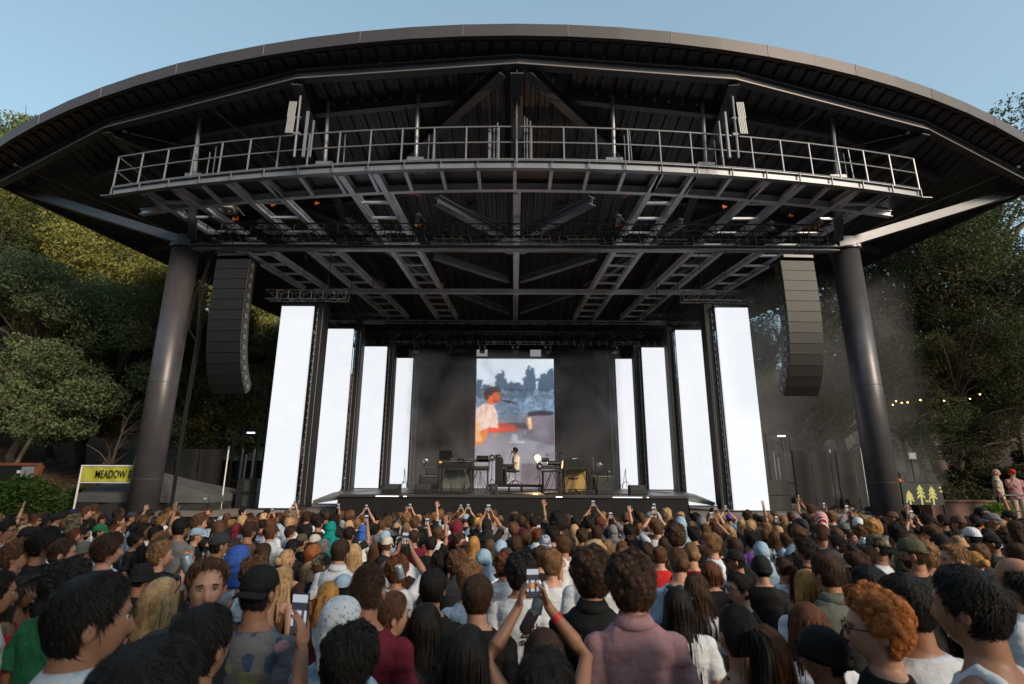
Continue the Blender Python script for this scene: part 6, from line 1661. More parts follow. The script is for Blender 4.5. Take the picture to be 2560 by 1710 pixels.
def make_person(loc, yaw, scale, hair, hc, skin, shirt, sc_, pose='down', hat=None, hatc=None, acc=None, face=False, beard=False, label='', group=None, pat=None, hatpat=None, trousers='charcoal', lean=0.0, legs=True, headroll=0.0):
    t = thing('person', label, 'person', loc, -rad(yaw), group)
    t.rotation_euler = (lean, headroll, -rad(yaw)); t.scale = (scale,) * 3
    part('body', body_mesh(pose, face), SKIN[skin], t)
    if hair != 'bald' and hc != 'bald':
        if hat in ('cap', 'backcap', 'bucket', 'beanie', 'bandana') and hair in ('curly', 'messy', 'afro', 'bun'): hair = 'short'
        if hat in ('hood', 'hijab') and hair not in ('vlong',): hair = None
        if hat in ('cap', 'backcap', 'beanie', 'bandana', 'bucket') and hair in ('short', 'fade'): hair = 'buzz'
        if hair: part('hair', hair_mesh(hair), HM[hc], t)
    top = part('shirt' if shirt not in ('hoodie', 'jacket') else shirt, shirt_mesh(shirt, pose), cloth(sc_, pat), t)
    part('trousers', trouser_mesh(), cloth(trousers), t)
    if shirt == 'polo':
        if 'collar' not in ACC:
            cm = MB(); cm.loft([ellr((0, .000, 1.512), .067, .064, 28), ellr((0, -.002, 1.520), .071, .068, 28), ellr((0, -.010, 1.490), .090, .082, 28), ellr((0, -.014, 1.462), .104, .092, 28), ellr((0, -.012, 1.458), .098, .086, 28), ellr((0, -.004, 1.49), .078, .072, 28)]); ACC['collar'] = cm.mesh('collar', [None], True)
        part('collar', ACC['collar'], cloth(sc_, pat), top)
    if hat: part({'cap': 'cap', 'backcap': 'cap', 'bucket': 'bucket_hat', 'beanie': 'beanie', 'hood': 'hood', 'bandana': 'bandana', 'hijab': 'headscarf'}[hat], hat_mesh(hat), cloth(hatc, hatpat), t)
    if acc: part({'glasses': 'glasses', 'shades': 'sunglasses', 'headshades': 'sunglasses', 'band': 'headband'}[acc], acc_mesh(acc), mat('black_plastic', (.01, .01, .01), .2), t)
    if face:
        E_ = eye_meshes()
        for k in (0, 1):
            e = part('eye', E_[k][0], mat('eye_white', (.55, .53, .50), .25), t); part('iris', E_[k][1], mat('iris', (.02, .014, .01), .15), e); part('eyelid', E_[k][2], mat('lash', (.03, .015, .01), .6), e)
            part('eyebrow', E_[k][3], HM[hc] if HM[hc] else mat('lash', (.03, .015, .01), .6), t)
        part('lips', E_[2], mat('lips', (.36, .12, .10), .4), t)
    if beard: part('beard', eye_meshes()[3], HM[hc] if HM[hc] else HM['dark brown'], t)
    return t
def phone_at(loc, yaw, lab, on=True, tiltx=0.0, s=1.0):
    """loc = centre of the phone; the owner looks at its screen from the -y side"""
    t = thing('phone', lab, 'phone', loc, -rad(yaw), 'phones held up over the crowd'); t.scale = (s,) * 3; t.rotation_euler = (tiltx, 0, -rad(yaw))
    soften(MB().box((0, 0, 0), (.076, .009, .158)).build('case', M_BLACK, t), .004)
    if on:
        w, h = .068, .146; q = random.Random(str(lab)); mb = MB(); nx2, nz2 = 6, 10
        m1 = mat('phone_glow', (.1, .1, .1), .2, emit=(.82, .88, 1), es=.20); m2 = mat('phone_dark', (.02, .02, .02), .2, emit=(.08, .09, .12), es=.15); m3 = mat('phone_orange', (.1, .05, .02), .2, emit=(1, .45, .12), es=.22)
        for i in range(nx2):
            for j in range(nz2):
                x0 = -w/2 + w * i / nx2; z0 = -h/2 + h * j / nz2
                k = 1 if j < 2 or j in (6, 7) else (0 if j > 7 else (0 if i in (0, 5) else (1 if i in (1, 4) else (2 if j in (3, 4) else 0))))
                mb.add([(x0, -.0052, z0), (x0 + w/nx2, -.0052, z0), (x0 + w/nx2, -.0052, z0 + h/nz2), (x0, -.0052, z0 + h/nz2)], [(0, 1, 2, 3)], (0, 1, 2)[k])
        mb.build('screen', [m1, m2, m3], t)
    return t
# ------------------------------------------------------------------ the crowd
CROP = {'A': 0, 'B': 640, 'C': 1280, 'D': 1920}
K = .29976
def W_eff(hair, hat, yaw):
    w = {'short': .186, 'fade': .180, 'messy': .205, 'curly': .235, 'afro': .29, 'buzz': .170, 'long': .21, 'vlong': .21, 'wavy': .24, 'pony': .185, 'bun': .185, 'bob': .21, 'bald': .158}.get(hair, .19)
    if hat: w = {'cap': .205, 'backcap': .205, 'bucket': .25, 'beanie': .20, 'hood': .215, 'bandana': .205, 'hijab': .21}[hat]
    s = abs(math.sin(rad(yaw)))
    return w + (.05 if not hat else .06) * s
LOCS = [(330, 'left of left column'), (480, 'below left column'), (640, 'below left speakers'), (740, 'below tallest left screen'), (860, 'below second left screen'), (1020, 'below platform left end'),
        (1180, 'below keyboard table'), (1300, 'below the piano'), (1420, 'below lit stage lamp'), (1560, 'below right amplifier'), (1720, 'below platform right end'), (1830, 'below second right screen'),
        (1940, 'below tallest right screen'), (2070, 'below right speakers'), (2200, 'below right column'), (2380, 'below tree banner'), (9999, 'below the terrace')]
def where(px, py):
    loc = next(n for x, n in LOCS if px < x)
    row = 'farthest rows' if py < 1292 else 'far rows' if py < 1325 else 'middle rows' if py < 1375 else 'nearer rows' if py < 1450 else 'near camera'
    return row + ' ' + loc
HN = {'short': 'short {}-haired', 'fade': 'faded short {}-haired', 'messy': 'tousled {}-haired', 'curly': 'curly {}-haired', 'afro': 'big curly {}-haired', 'buzz': 'cropped {}-haired', 'long': 'long straight {}-haired', 'vlong': 'very long {}-haired', 'wavy': 'long wavy {}-haired', 'pony': '{} ponytailed', 'bun': '{}-haired bun-wearing', 'bob': 'bobbed {}-haired', 'bald': 'bald'}
SN = {'tee': 'tee', 'tank': 'tank top', 'straps': 'strappy top', 'hoodie': 'hoodie', 'polo': 'polo shirt', 'jacket': 'jacket', 'loose': 'loose shirt'}
TN = {'cap': 'cap', 'backcap': 'backwards cap', 'bucket': 'bucket hat', 'beanie': 'beanie', 'hood': 'hood up', 'bandana': 'bandana', 'hijab': 'headscarf'}
def describe(o):
    if o.get('hat'): a = 'person in %s%s %s and %s %s' % (o['hatc'], ' ' + o['hatpat'] if o.get('hatpat') else '', TN[o['hat']], o['sc'], SN[o['shirt']])
    else: a = HN[o['hair']].format(o['hc']) + ' person in %s %s' % (o['sc'], SN[o['shirt']])
    return a
PEOPLE = []
def P(c, X, Y, W, yaw, hair, hc, skin, shirt, sc_, **k):
    d = dict(px=CROP[c] + X * K, py=1240 + Y * K, w=W * K, yaw=yaw, hair=hair, hc=hc, skin=skin, shirt=shirt, sc=sc_, hand=True); d.update(k); PEOPLE.append(d)
# ---- left quarter of the photo
P('A', 830, 610, 660, 42, 'short', 'black', 'tan', 'polo', 'white', we=.245, l='big tousled black-haired person in a white collared shirt, low at the left', face=1)
P('A', 1190, 1110, 800, 25, 'short', 'black', 'tan', 'tee', 'black', l='black-haired person at the bottom edge, largest head in the left of the photo')
P('A', 1800, 880, 470, 12, 'short', 'black', 'tan', 'tee', 'black', pose='phonelow', l='black-haired person holding up a filming phone in the right hand, lower left')
P('A', 1325, 655, 300, 0, 'vlong', 'blond', 'fair', 'tee', 'black', acc='headshades', l='long streaked blonde person with sunglasses on the head, lower left')
P('A', 1730, 500, 330, 148, 'fade', 'brown', 'fair', 'hoodie', 'charcoal', face=1, l='young man with a brown quiff looking back past the camera, grey hoodie')
P('A', 0, 620, 300, 42, 'fade', 'black', 'tan', 'tee', 'white', face=1, l='person with grey-black swept hair cut off by the left edge')
P('A', 215, 640, 250, 72, 'vlong', 'black', 'brown', 'straps', 'red', acc='headshades', face=1, l='smiling bare-shouldered woman with long black hair at the left edge')
P('A', 560, 545, 330, 10, 'curly', 'black', 'tan', 'loose', 'green', l='curly black-haired person mostly hidden behind the big black-haired head')
P('A', 160, 380, 250, 60, 'curly', 'brown', 'fair', 'tee', 'navy', face=1, l='curly brown-haired youth in profile at the left edge')
P('A', 395, 262, 215, 50, 'messy', 'black', 'tan', 'tee', 'black')
P('A', 540, 340, 200, 52, 'fade', 'dark brown', 'fair', 'tee', 'black', face=1)
P('A', 60, 190, 150, 70, 'short', 'black', 'tan', 'tee', 'white', acc='glasses', face=1)
P('A', 255, 252, 155, 35, 'short', 'black', 'tan', 'tee', 'grey', hat='cap', hatc='black')
P('A', 925, 310, 225, 50, 'messy', 'dark brown', 'fair', 'loose', 'black')
P('A', 1360, 388, 215, 55, 'curly', 'light brown', 'fair', 'tee', 'black', pose='clap', face=1, l='curly light-brown-haired man clapping raised hands, left')
P('A', 1825, 300, 180, 35, 'short', 'black', 'tan', 'tee', 'black', hat='cap', hatc='charcoal')
P('A', 1985, 405, 220, 25, None, 'black', 'fair', 'tank', 'white', hat='hood', hatc='blue', hatpat='paisley', l='person with a bright blue patterned scarf over the head, left')
P('A', 1640, 260, 130, 50, 'short', 'brown', 'fair', 'tee', 'black', hat='cap', hatc='light blue')
P('A', 1528, 170, 120, 10, 'short', 'black', 'tan', 'tee', 'grey'); P('A', 1670, 160, 135, 60, 'curly', 'brown', 'fair', 'tee', 'black', pose='clap')
P('A', 1850, 190, 110, 20, 'long', 'brown', 'fair', 'tee', 'white'); P('A', 2075, 205, 115, 20, 'short', 'dark brown', 'tan', 'tee', 'brown')
P('A', 840, 232, 130, 55, 'short', 'black', 'tan', 'tee', 'light blue', hat='cap', hatc='green'); P('A', 708, 255, 105, 55, 'short', 'black', 'tan', 'tee', 'black', acc='glasses', beard=1, face=1)
P('A', 625, 270, 115, 60, 'messy', 'reddish brown', 'fair', 'tee', 'black'); P('A', 1195, 212, 120, 60, 'short', 'black', 'brown', 'tee', 'black')
P('A', 960, 222, 105, 60, 'buzz', 'reddish brown', 'fair', 'tee', 'black'); P('A', 728, 98, 90, 72, 'curly', 'brown', 'fair', 'tee', 'black', face=1)
P('A', 650, 142, 112, 30, None, 'black', 'tan', 'tee', 'black', hat='hood', hatc='olive', hatpat='camo'); P('A', 612, 108, 82, 70, 'short', 'black', 'tan', 'tee', 'navy', hat='cap', hatc='navy')
P('A', 1355, 300, 140, 40, 'messy', 'light brown', 'fair', 'tee', 'maroon', acc='headshades'); P('A', 1140, 300, 135, 65, 'messy', 'black', 'tan', 'tee', 'black', face=1)
P('A', 1000, 152, 88, 55, 'short', 'dark brown', 'fair', 'tee', 'black'); P('A', 1070, 190, 82, 60, 'long', 'black', 'tan', 'tee', 'black')
P('A', 1300, 238, 115, 20, 'short', 'black', 'tan', 'tee', 'black', pose='wave', l='black-haired person stretching one bare arm high, below the left column')
P('A', 300, 150, 110, 80, 'wavy', 'reddish brown', 'fair', 'tee', 'black', acc='shades'); P('A', 1756, 98, 52, 180, 'short', 'brown', 'fair', 'tee', 'white', face=1, beard=1, l='bearded man facing the camera in the farthest rows left of the tallest screen')
P('A', 2024, 98, 62, 60, 'fade', 'black', 'fair', 'tee', 'black'); P('A', 1180, 560, 190, 20, 'short', 'black', 'tan', 'tee', 'black', hat='bucket', hatc='black')
P('A', 705, 372, 130, 25, 'short', 'black', 'tan', 'tee', 'black', hat='beanie', hatc='grey-green'); P('A', 860, 150, 90, 70, 'short', 'black', 'tan', 'tee', 'black', hat='cap', hatc='black'); P('A', 800, 60, 60, 30, 'messy', 'brown', 'tan', 'tee', 'brown')
P('A', 1100, 130, 90, 60, 'short', 'black', 'tan', 'tee', 'black', hat='cap', hatc='charcoal'); P('A', 1410, 90, 70, 70, 'short', 'brown', 'tan', 'tee', 'black'); P('A', 1255, 112, 70, 20, 'short', 'black', 'tan', 'tee', 'black', hat='beanie', hatc='black')
P('A', 400, 170, 100, 75, 'wavy', 'black', 'tan', 'tee', 'black', acc='shades'); P('A', 160, 175, 90, 60, 'short', 'reddish brown', 'fair', 'tee', 'black'); P('A', 480, 140, 90, 60, 'short', 'black', 'tan', 'tee', 'black', hat='beanie', hatc='black')
P('A', 170, 355, 140, 20, 'short', 'black', 'tan', 'tee', 'grey', hat='cap', hatc='beige'); P('A', 90, 265, 110, 50, 'long', 'golden', 'fair', 'tee', 'grey'); P('A', 1970, 225, 95, 15, None, 'black', 'tan', 'tee', 'black', hat='hood', hatc='maroon')
P('A', 1470, 165, 80, 30, 'long', 'blond', 'fair', 'tee', 'white'); P('A', 1545, 125, 60, 60, 'short', 'light brown', 'fair', 'tee', 'black'); P('A', 1640, 120, 60, 60, 'short', 'brown', 'fair', 'tee', 'black', pose='phone')
P('A', 1840, 165, 70, 20, None, 'black', 'tan', 'tee', 'white', hat='hood', hatc='light blue'); P('A', 1900, 270, 90, 15, 'short', 'black', 'tan', 'tee', 'black', hat='beanie', hatc='black')
# ---- centre left
P('B', 960, 525, 285, 4, 'buzz', 'dark brown', 'tan', 'tee', 'maroon', l='cropped brown-haired person seen from behind above the white paisley bandana')
P('B', 725, 812, 400, 20, None, 'black', 'tan', 'tee', 'light blue', hat='bandana', hatc='white', hatpat='paisley', l='person in a white paisley bandana knotted at the back, low left of centre')
P('B', 1130, 780, 350, 58, 'short', 'brown', 'fair', 'jacket', 'black', pose='face', face=1, l='short brown-haired man in profile with a hand at his mouth, low centre')
P('B', 850, 1075, 480, 12, 'messy', 'black', 'tan', 'tee', 'light blue', l='black-haired head at the bottom edge below the white paisley bandana')
P('B', 1430, 590, 235, 3, 'short', 'black', 'tan', 'tee', 'black', l='smooth black-haired person from behind, right of the cropped brown head')
P('B', 1420, 870, 270, 3, 'vlong', 'black', 'tan', 'tee', 'black', l='very long black-haired woman with a centre parting, low centre')
P('B', 1715, 1040, 430, 5, 'vlong', 'black', 'tan', 'tee', 'black', l='black-haired head at the bottom centre with a wavy parting')
P('B', 1865, 640, 270, 5, 'short', 'dark brown', 'fair', 'tee', 'black', l='short dark-brown-haired man from behind in a black tee, centre')
P('B', 1830, 548, 230, -10, 'messy', 'light brown', 'fair', 'loose', 'light blue', pat='paisley', l='tousled light-brown-haired person in a blue and white print shirt, centre')
P('B', 1655, 460, 195, 8, 'curly', 'brown', 'fair', 'jacket', 'charcoal'); P('B', 1540, 462, 150, 5, 'curly', 'black', 'brown', 'tee', 'black')
P('B', 1910, 438, 155, 5, None, 'black', 'fair', 'tee', 'white', hat='hood', hatc='light blue'); P('B', 55, 575, 330, 8, 'curly', 'black', 'tan', 'loose', 'grey', pat='floral', hat='backcap', hatc='black', l='person in a black cap and grey flowered tee in front of the raised filming phone')
P('B', 830, 385, 155, -5, 'vlong', 'blond', 'fair', 'tee', 'white'); P('B', 685, 348, 155, 5, 'short', 'dark brown', 'fair', 'polo', 'white'); P('B', 272, 428, 160, 25, 'bun', 'blond', 'fair', 'tank', 'black', acc='headshades')
P('B', 455, 530, 150, 65, 'long', 'blond', 'fair', 'tee', 'pink', acc='headshades', face=1); P('B', 245, 580, 185, 30, 'wavy', 'blond', 'fair', 'tank', 'brown', acc='glasses'); P('B', 575, 688, 200, 0, 'pony', 'golden', 'tan', 'straps', 'black', l='golden ponytailed woman in a strappy black top, left of the paisley bandana')
P('B', 410, 700, 135, 5, 'long', 'dark brown', 'tan', 'straps', 'black', pose='clap'); P('B', 462, 395, 120, 10, 'bob', 'ginger', 'fair', 'tee', 'black'); P('B', 572, 350, 95, 5, 'short', 'grey', 'fair', 'tee', 'black'); P('B', 400, 312, 90, 20, 'short', 'black', 'tan', 'tee', 'black', hat='cap', hatc='olive')
P('B', 492, 318, 110, 20, 'short', 'brown', 'fair', 'tee', 'black', hat='cap', hatc='cream'); P('B', 640, 208, 100, 15, None, 'black', 'fair', 'hoodie', 'teal', hat='hood', hatc='teal', l='person with a teal hood up in front of the left end of the platform'); P('B', 888, 235, 85, 15, None, 'black', 'fair', 'tee', 'white', hat='hood', hatc='blue')
P('B', 1110, 335, 105, 10, 'short', 'brown', 'fair', 'tee', 'black', hat='cap', hatc='cream'); P('B', 1328, 278, 98, 5, 'short', 'dark brown', 'fair', 'tee', 'maroon'); P('B', 1188, 222, 75, 5, 'short', 'brown', 'fair', 'tee', 'black', hat='cap', hatc='tan'); P('B', 1690, 198, 112, 10, None, 'black', 'tan', 'tee', 'black', hat='hijab', hatc='maroon', l='person in a maroon headscarf below the piano')
P('B', 1695, 318, 115, 118, 'curly', 'dark brown', 'tan', 'tee', 'white', face=1, beard=1, l='bearded dark-haired man turned round smiling, white tee, below the piano'); P('B', 1800, 325, 100, 0, 'vlong', 'golden', 'fair', 'tee', 'white'); P('B', 1590, 235, 70, 10, 'short', 'brown', 'fair', 'tee', 'black', hat='cap', hatc='white')
P('B', 1742, 148, 70, 5, 'short', 'brown', 'fair', 'tee', 'black', hat='cap', hatc='light blue', pose='phone', l='person in a light blue cap holding a phone high with both hands, below the piano'); P('B', 135, 228, 108, 8, 'short', 'brown', 'fair', 'polo', 'light blue', pat='check'); P('B', 290, 250, 100, 60, 'messy', 'dark brown', 'fair', 'tee', 'light blue', face=1)
P('B', 1250, 145, 80, 5, 'curly', 'light brown', 'fair', 'tee', 'white'); P('B', 1342, 178, 88, 5, 'curly', 'brown', 'fair', 'tee', 'black'); P('B', 1105, 175, 85, 5, 'curly', 'brown', 'fair', 'tee', 'light blue'); P('B', 1040, 195, 75, 5, 'short', 'brown', 'fair', 'tee', 'grey')
P('B', 1432, 160, 82, 5, 'curly', 'brown', 'fair', 'tee', 'black'); P('B', 1490, 140, 75, 5, 'curly', 'light brown', 'fair', 'tee', 'black'); P('B', 780, 195, 85, 5, 'long', 'blond', 'fair', 'tee', 'black'); P('B', 1080, 285, 85, 10, None, 'black', 'fair', 'hoodie', 'light blue', hat='hood', hatc='light blue')
P('B', 1938, 182, 98, 5, None, 'black', 'tan', 'tee', 'black', hat='hijab', hatc='black'); P('B', 2068, 250, 90, 10, None, 'black', 'tan', 'hoodie', 'grey', hat='hood', hatc='grey'); P('B', 2030, 362, 110, 10, None, 'black', 'tan', 'hoodie', 'light blue', hat='hood', hatc='light blue'); P('B', 2055, 425, 130, 10, 'short', 'black', 'tan', 'tee', 'black', hat='beanie', hatc='charcoal')
P('B', 762, 650, 140, 5, 'short', 'black', 'tan', 'tee', 'black', hat='cap', hatc='light blue'); P('B', 1030, 490, 110, 5, 'short', 'black', 'tan', 'tee', 'black', hat='beanie', hatc='black'); P('B', 1185, 510, 165, 5, 'curly', 'reddish brown', 'tan', 'tee', 'white', pose='phone', l='curly red-brown-haired person filming with a phone and holding a can, centre left'); P('B', 560, 475, 150, 35, 'short', 'brown', 'fair', 'tee', 'black', hat='cap', hatc='olive', hatpat='camo')
P('B', 1240, 700, 165, 10, 'curly', 'dark brown', 'tan', 'tee', 'black', acc='headshades'); P('B', 745, 590, 120, 5, 'long', 'light brown', 'fair', 'tee', 'white'); P('B', 1518, 252, 92, 5, 'bob', 'brown', 'fair', 'tee', 'white'); P('B', 1005, 368, 100, 20, 'long', 'brown', 'fair', 'tee', 'black'); P('B', 420, 248, 108, 5, 'curly', 'black', 'tan', 'tee', 'black')
P('B', 540, 170, 82, 20, 'short', 'black', 'tan', 'tee', 'black'); P('B', 588, 125, 62, 5, 'short', 'dark brown', 'tan', 'tee', 'black'); P('B', 2085, 478, 150, -10, 'curly', 'reddish brown', 'fair', 'tee', 'white'); P('B', 1938, 352, 88, 5, 'long', 'brown', 'fair', 'tee', 'black'); P('B', 1020, 130, 60, 5, 'short', 'black', 'tan', 'tee', 'black')
P('B', 905, 150, 62, 5, 'short', 'brown', 'fair', 'tee', 'black', pose='phone', l='short brown-haired person holding a phone up with both hands at the platform corner'); P('B', 640, 155, 75, 5, 'messy', 'black', 'tan', 'tee', 'black'); P('B', 440, 130, 70, 15, 'messy', 'dark brown', 'tan', 'tee', 'black'); P('B', 268, 110, 60, 20, 'bun', 'brown', 'fair', 'tee', 'black', pose='phone')
P('B', 60, 190, 75, 20, 'short', 'black', 'tan', 'tee', 'maroon', pose='phone'); P('B', 1870, 175, 80, 5, 'short', 'yellow' if False else 'golden', 'fair', 'tee', 'black', hat='beanie', hatc='yellow', pose='phone1'); P('B', 1680, 140, 70, 5, 'curly', 'brown', 'fair', 'tee', 'black'); P('B', 1355, 150, 60, 5, 'short', 'blond', 'fair', 'tee', 'black')
P('B', 100, 250, 90, 60, 'short', 'black', 'tan', 'tee', 'black'); P('B', 770, 250, 100, 10, 'short', 'black', 'tan', 'tee', 'black', pose='phone1'); P('B', 80, 380, 130, 30, 'long', 'dark brown', 'fair', 'tee', 'black'); P('B', 320, 350, 110, 10, 'short', 'black', 'tan', 'tee', 'black'); P('B', 1265, 215, 80, 5, 'long', 'light brown', 'fair', 'tee', 'white')
P('B', 1180, 190, 70, 5, 'bob', 'light brown', 'fair', 'tee', 'white'); P('B', 1840, 250, 85, 5, 'curly', 'dark brown', 'tan', 'tee', 'black'); P('B', 860, 185, 75, 5, 'bob', 'light brown', 'fair', 'tee', 'black'); P('B', 1450, 330, 95, 10, 'short', 'black', 'tan', 'tee', 'black', pose='wave', l='black-haired person pointing one long bare arm up, centre left')
# ---- centre right
P('C', 20, 492, 260, 3, 'curly', 'black', 'tan', 'tee', 'white', l='curly black-haired man in a white tee with black back print, centre')
P('C', 335, 447, 195, -20, 'messy', 'light brown', 'fair', 'tank', 'white'); P('C', 628, 455, 330, 3, 'curly', 'dark brown', 'fair', 'polo', 'black', l='big dark curly-haired man in a black polo shirt, centre')
P('C', 1058, 500, 385, 5, 'curly', 'dark brown', 'fair', 'polo', 'pink', l='curly dark-haired man in a dusty pink polo shirt, right of centre'); P('C', 640, 350, 220, 0, 'bob', 'blond', 'fair', 'tee', 'white')
P('C', 1345, 402, 270, -5, 'bun', 'brown', 'fair', 'tee', 'light blue', we=.27, l='smooth brown-haired person with a low bun, right of the pink shirt'); P('C', 1365, 738, 250, 5, 'vlong', 'black', 'tan', 'loose', 'white', acc='headshades', l='long black-haired woman with sunglasses on the head beside the pink shirt')
P('C', 1560, 640, 225, 20, 'wavy', 'dark brown', 'tan', 'tee', 'white', l='dark brown long-haired woman in a white top, right of centre'); P('C', 1655, 298, 175, -82, 'messy', 'light brown', 'fair', 'tee', 'white', face=1, l='smiling light-brown-haired youth in profile facing left, white tee')
P('C', 1490, 368, 150, 5, 'bun', 'light brown', 'fair', 'tee', 'red'); P('C', 1380, 240, 160, -5, 'curly', 'dark brown', 'fair', 'tee', 'black'); P('C', 1870, 442, 185, -60, 'short', 'black', 'tan', 'tee', 'black', hat='cap', hatc='black', acc='band', l='person in a black leather cap over a purple bandana, right')
P('C', 1860, 612, 250, -100, 'short', 'black', 'fair', 'tee', 'black', acc='glasses', face=1, l='black-haired man in glasses looking left, right of centre'); P('C', 2050, 488, 175, 3, 'short', 'black', 'fair', 'tee', 'black', hat='beanie', hatc='black', l='person from behind in a smooth black beanie and black tee, right'); P('C', 2062, 378, 145, 5, None, 'black', 'fair', 'hoodie', 'light blue', hat='hood', hatc='light blue')
P('C', 1682, 535, 140, 5, 'bob', 'reddish brown', 'fair', 'tee', 'black'); P('C', 440, 328, 150, -62, 'messy', 'brown', 'tan', 'tank', 'white', face=1, l='brown-haired man in profile facing left, centre'); P('C', 1905, 860, 370, -5, 'pony', 'black', 'tan', 'straps', 'black', l='black-haired woman with a low brown ponytail, lower right')
P('C', 2040, 1065, 460, 5, 'wavy', 'reddish brown', 'fair', 'tee', 'black', l='dark red-brown head at the bottom edge, lower right'); P('C', 318, 1070, 320, -9, 'vlong', 'dark brown', 'tan', 'tank', 'white', pose='phone', l='woman raising a phone with both hands, red wristband, bottom centre')
P('C', 330, 1250, 640, 8, 'wavy', 'black', 'tan', 'tee', 'black', l='wavy black-haired head cut by the bottom edge, centre'); P('C', 520, 228, 92, 5, 'long', 'blond', 'fair', 'tee', 'black'); P('C', 855, 236, 95, 5, None, 'black', 'tan', 'hoodie', 'grey', hat='hood', hatc='grey'); P('C', 410, 140, 150, 5, 'afro', 'black', 'dark', 'tee', 'black', l='person with a large round black afro below the lit stage lamp')
P('C', 1285, 108, 72, 3, 'curly', 'blond', 'fair', 'tee', 'navy'); P('C', 1395, 168, 100, 5, None, 'black', 'fair', 'hoodie', 'light blue', hat='hood', hatc='light blue'); P('C', 1570, 172, 90, 5, None, 'black', 'fair', 'hoodie', 'grey', hat='hood', hatc='grey'); P('C', 1680, 145, 90, 5, 'curly', 'light brown', 'fair', 'tee', 'black')
P('C', 330, 252, 112, 5, 'messy', 'black', 'tan', 'tee', 'black'); P('C', 275, 315, 120, -5, None, 'black', 'tan', 'tee', 'grey', hat='bandana', hatc='blue', hatpat='denim'); P('C', 700, 240, 98, 5, 'short', 'dark brown', 'tan', 'tee', 'red'); P('C', 590, 280, 110, 5, 'curly', 'dark brown', 'tan', 'tee', 'black')
P('C', 1208, 208, 92, 5, 'short', 'brown', 'fair', 'tee', 'white', pose='phone', l='short brown-haired person filming with both hands below the right amplifier'); P('C', 100, 440, 130, 5, 'short', 'brown', 'fair', 'tee', 'white'); P('C', 235, 425, 135, -5, 'messy', 'dark brown', 'fair', 'tee', 'black'); P('C', 1005, 380, 150, 5, 'curly', 'black', 'tan', 'tee', 'black')
P('C', 1110, 400, 105, 5, 'curly', 'dark brown', 'tan', 'tee', 'black'); P('C', 1205, 410, 130, 5, 'short', 'brown', 'fair', 'tee', 'red'); P('C', 1855, 338, 135, -15, 'short', 'dark brown', 'tan', 'tee', 'black'); P('C', 790, 352, 120, 5, 'long', 'light brown', 'fair', 'tee', 'black'); P('C', 893, 368, 95, 5, 'bob', 'reddish brown', 'fair', 'tee', 'black')
P('C', 950, 430, 130, 5, 'messy', 'light brown', 'fair', 'tee', 'white'); P('C', 1065, 222, 85, 5, 'bob', 'ginger', 'fair', 'tee', 'black'); P('C', 1625, 225, 85, 5, 'short', 'brown', 'fair', 'tee', 'black'); P('C', 1712, 238, 95, 5, 'bob', 'dark brown', 'tan', 'tee', 'black'); P('C', 1822, 248, 85, 5, 'long', 'blond', 'fair', 'tee', 'black'); P('C', 1765, 225, 85, 5, 'long', 'light brown', 'fair', 'tee', 'black')
P('C', 1995, 302, 115, -5, 'messy', 'black', 'tan', 'tee', 'purple'); P('C', 1965, 125, 75, 5, 'curly', 'dark brown', 'tan', 'tee', 'black'); P('C', 2065, 165, 85, -30, 'short', 'black', 'tan', 'tee', 'black', hat='cap', hatc='black'); P('C', 1678, 95, 62, 5, 'short', 'black', 'tan', 'tee', 'black', hat='beanie', hatc='black'); P('C', 1905, 190, 85, -5, 'wavy', 'blond', 'fair', 'tee', 'black')
P('C', 1520, 140, 72, 5, 'messy', 'black', 'tan', 'tee', 'black'); P('C', 293, 138, 55, 5, 'short', 'black', 'tan', 'tee', 'orange', hat='cap', hatc='black', l='security worker in an orange jacket and black cap before the stage skirt'); P('C', 1815, 148, 62, 5, 'short', 'brown', 'fair', 'tee', 'light blue', hat='backcap', hatc='purple')
P('C', 820, 500, 130, 5, 'short', 'black', 'tan', 'tee', 'black', hat='beanie', hatc='navy', pose='onhead', l='person with one bare arm bent over the head, centre'); P('C', 735, 165, 90, 5, 'bob', 'reddish brown', 'tan', 'tee', 'black'); P('C', 620, 175, 90, 5, 'curly', 'black', 'brown', 'tee', 'black'); P('C', 935, 130, 75, 5, 'short', 'brown', 'tan', 'tee', 'black', hat='beanie', hatc='brown')
P('C', 1155, 130, 75, 5, None, 'black', 'tan', 'hoodie', 'light blue', hat='hood', hatc='blue', hatpat='denim'); P('C', 1160, 170, 85, 5, 'short', 'brown', 'fair', 'tee', 'black'); P('C', 835, 180, 80, 5, 'curly', 'dark brown', 'tan', 'tee', 'black'); P('C', 125, 215, 75, 5, 'messy', 'brown', 'fair', 'tee', 'light blue'); P('C', 180, 165, 75, 5, 'short', 'black', 'tan', 'tee', 'black', pose='wave')
P('C', 690, 130, 75, 5, 'short', 'black', 'tan', 'tee', 'black', hat='beanie', hatc='black'); P('C', 540, 160, 75, 5, 'short', 'black', 'tan', 'tee', 'black'); P('C', 430, 260, 90, 5, 'short', 'dark brown', 'tan', 'tee', 'black'); P('C', 960, 235, 100, 5, 'messy', 'black', 'tan', 'tee', 'black'); P('C', 900, 210, 75, 5, 'short', 'brown', 'fair', 'tee', 'black'); P('C', 1010, 335, 100, 5, 'curly', 'dark brown', 'tan', 'tee', 'black')
P('C', 1480, 205, 80, 5, 'short', 'light brown', 'fair', 'tee', 'black'); P('C', 1530, 260, 100, 5, 'messy', 'black', 'tan', 'tee', 'black'); P('C', 780, 220, 80, 5, 'short', 'dark brown', 'tan', 'tee', 'black'); P('C', 1275, 330, 110, 5, 'long', 'dark brown', 'tan', 'tee', 'black', ); P('C', 1110, 250, 80, 5, 'long', 'light brown', 'fair', 'tee', 'black', pose='wave')
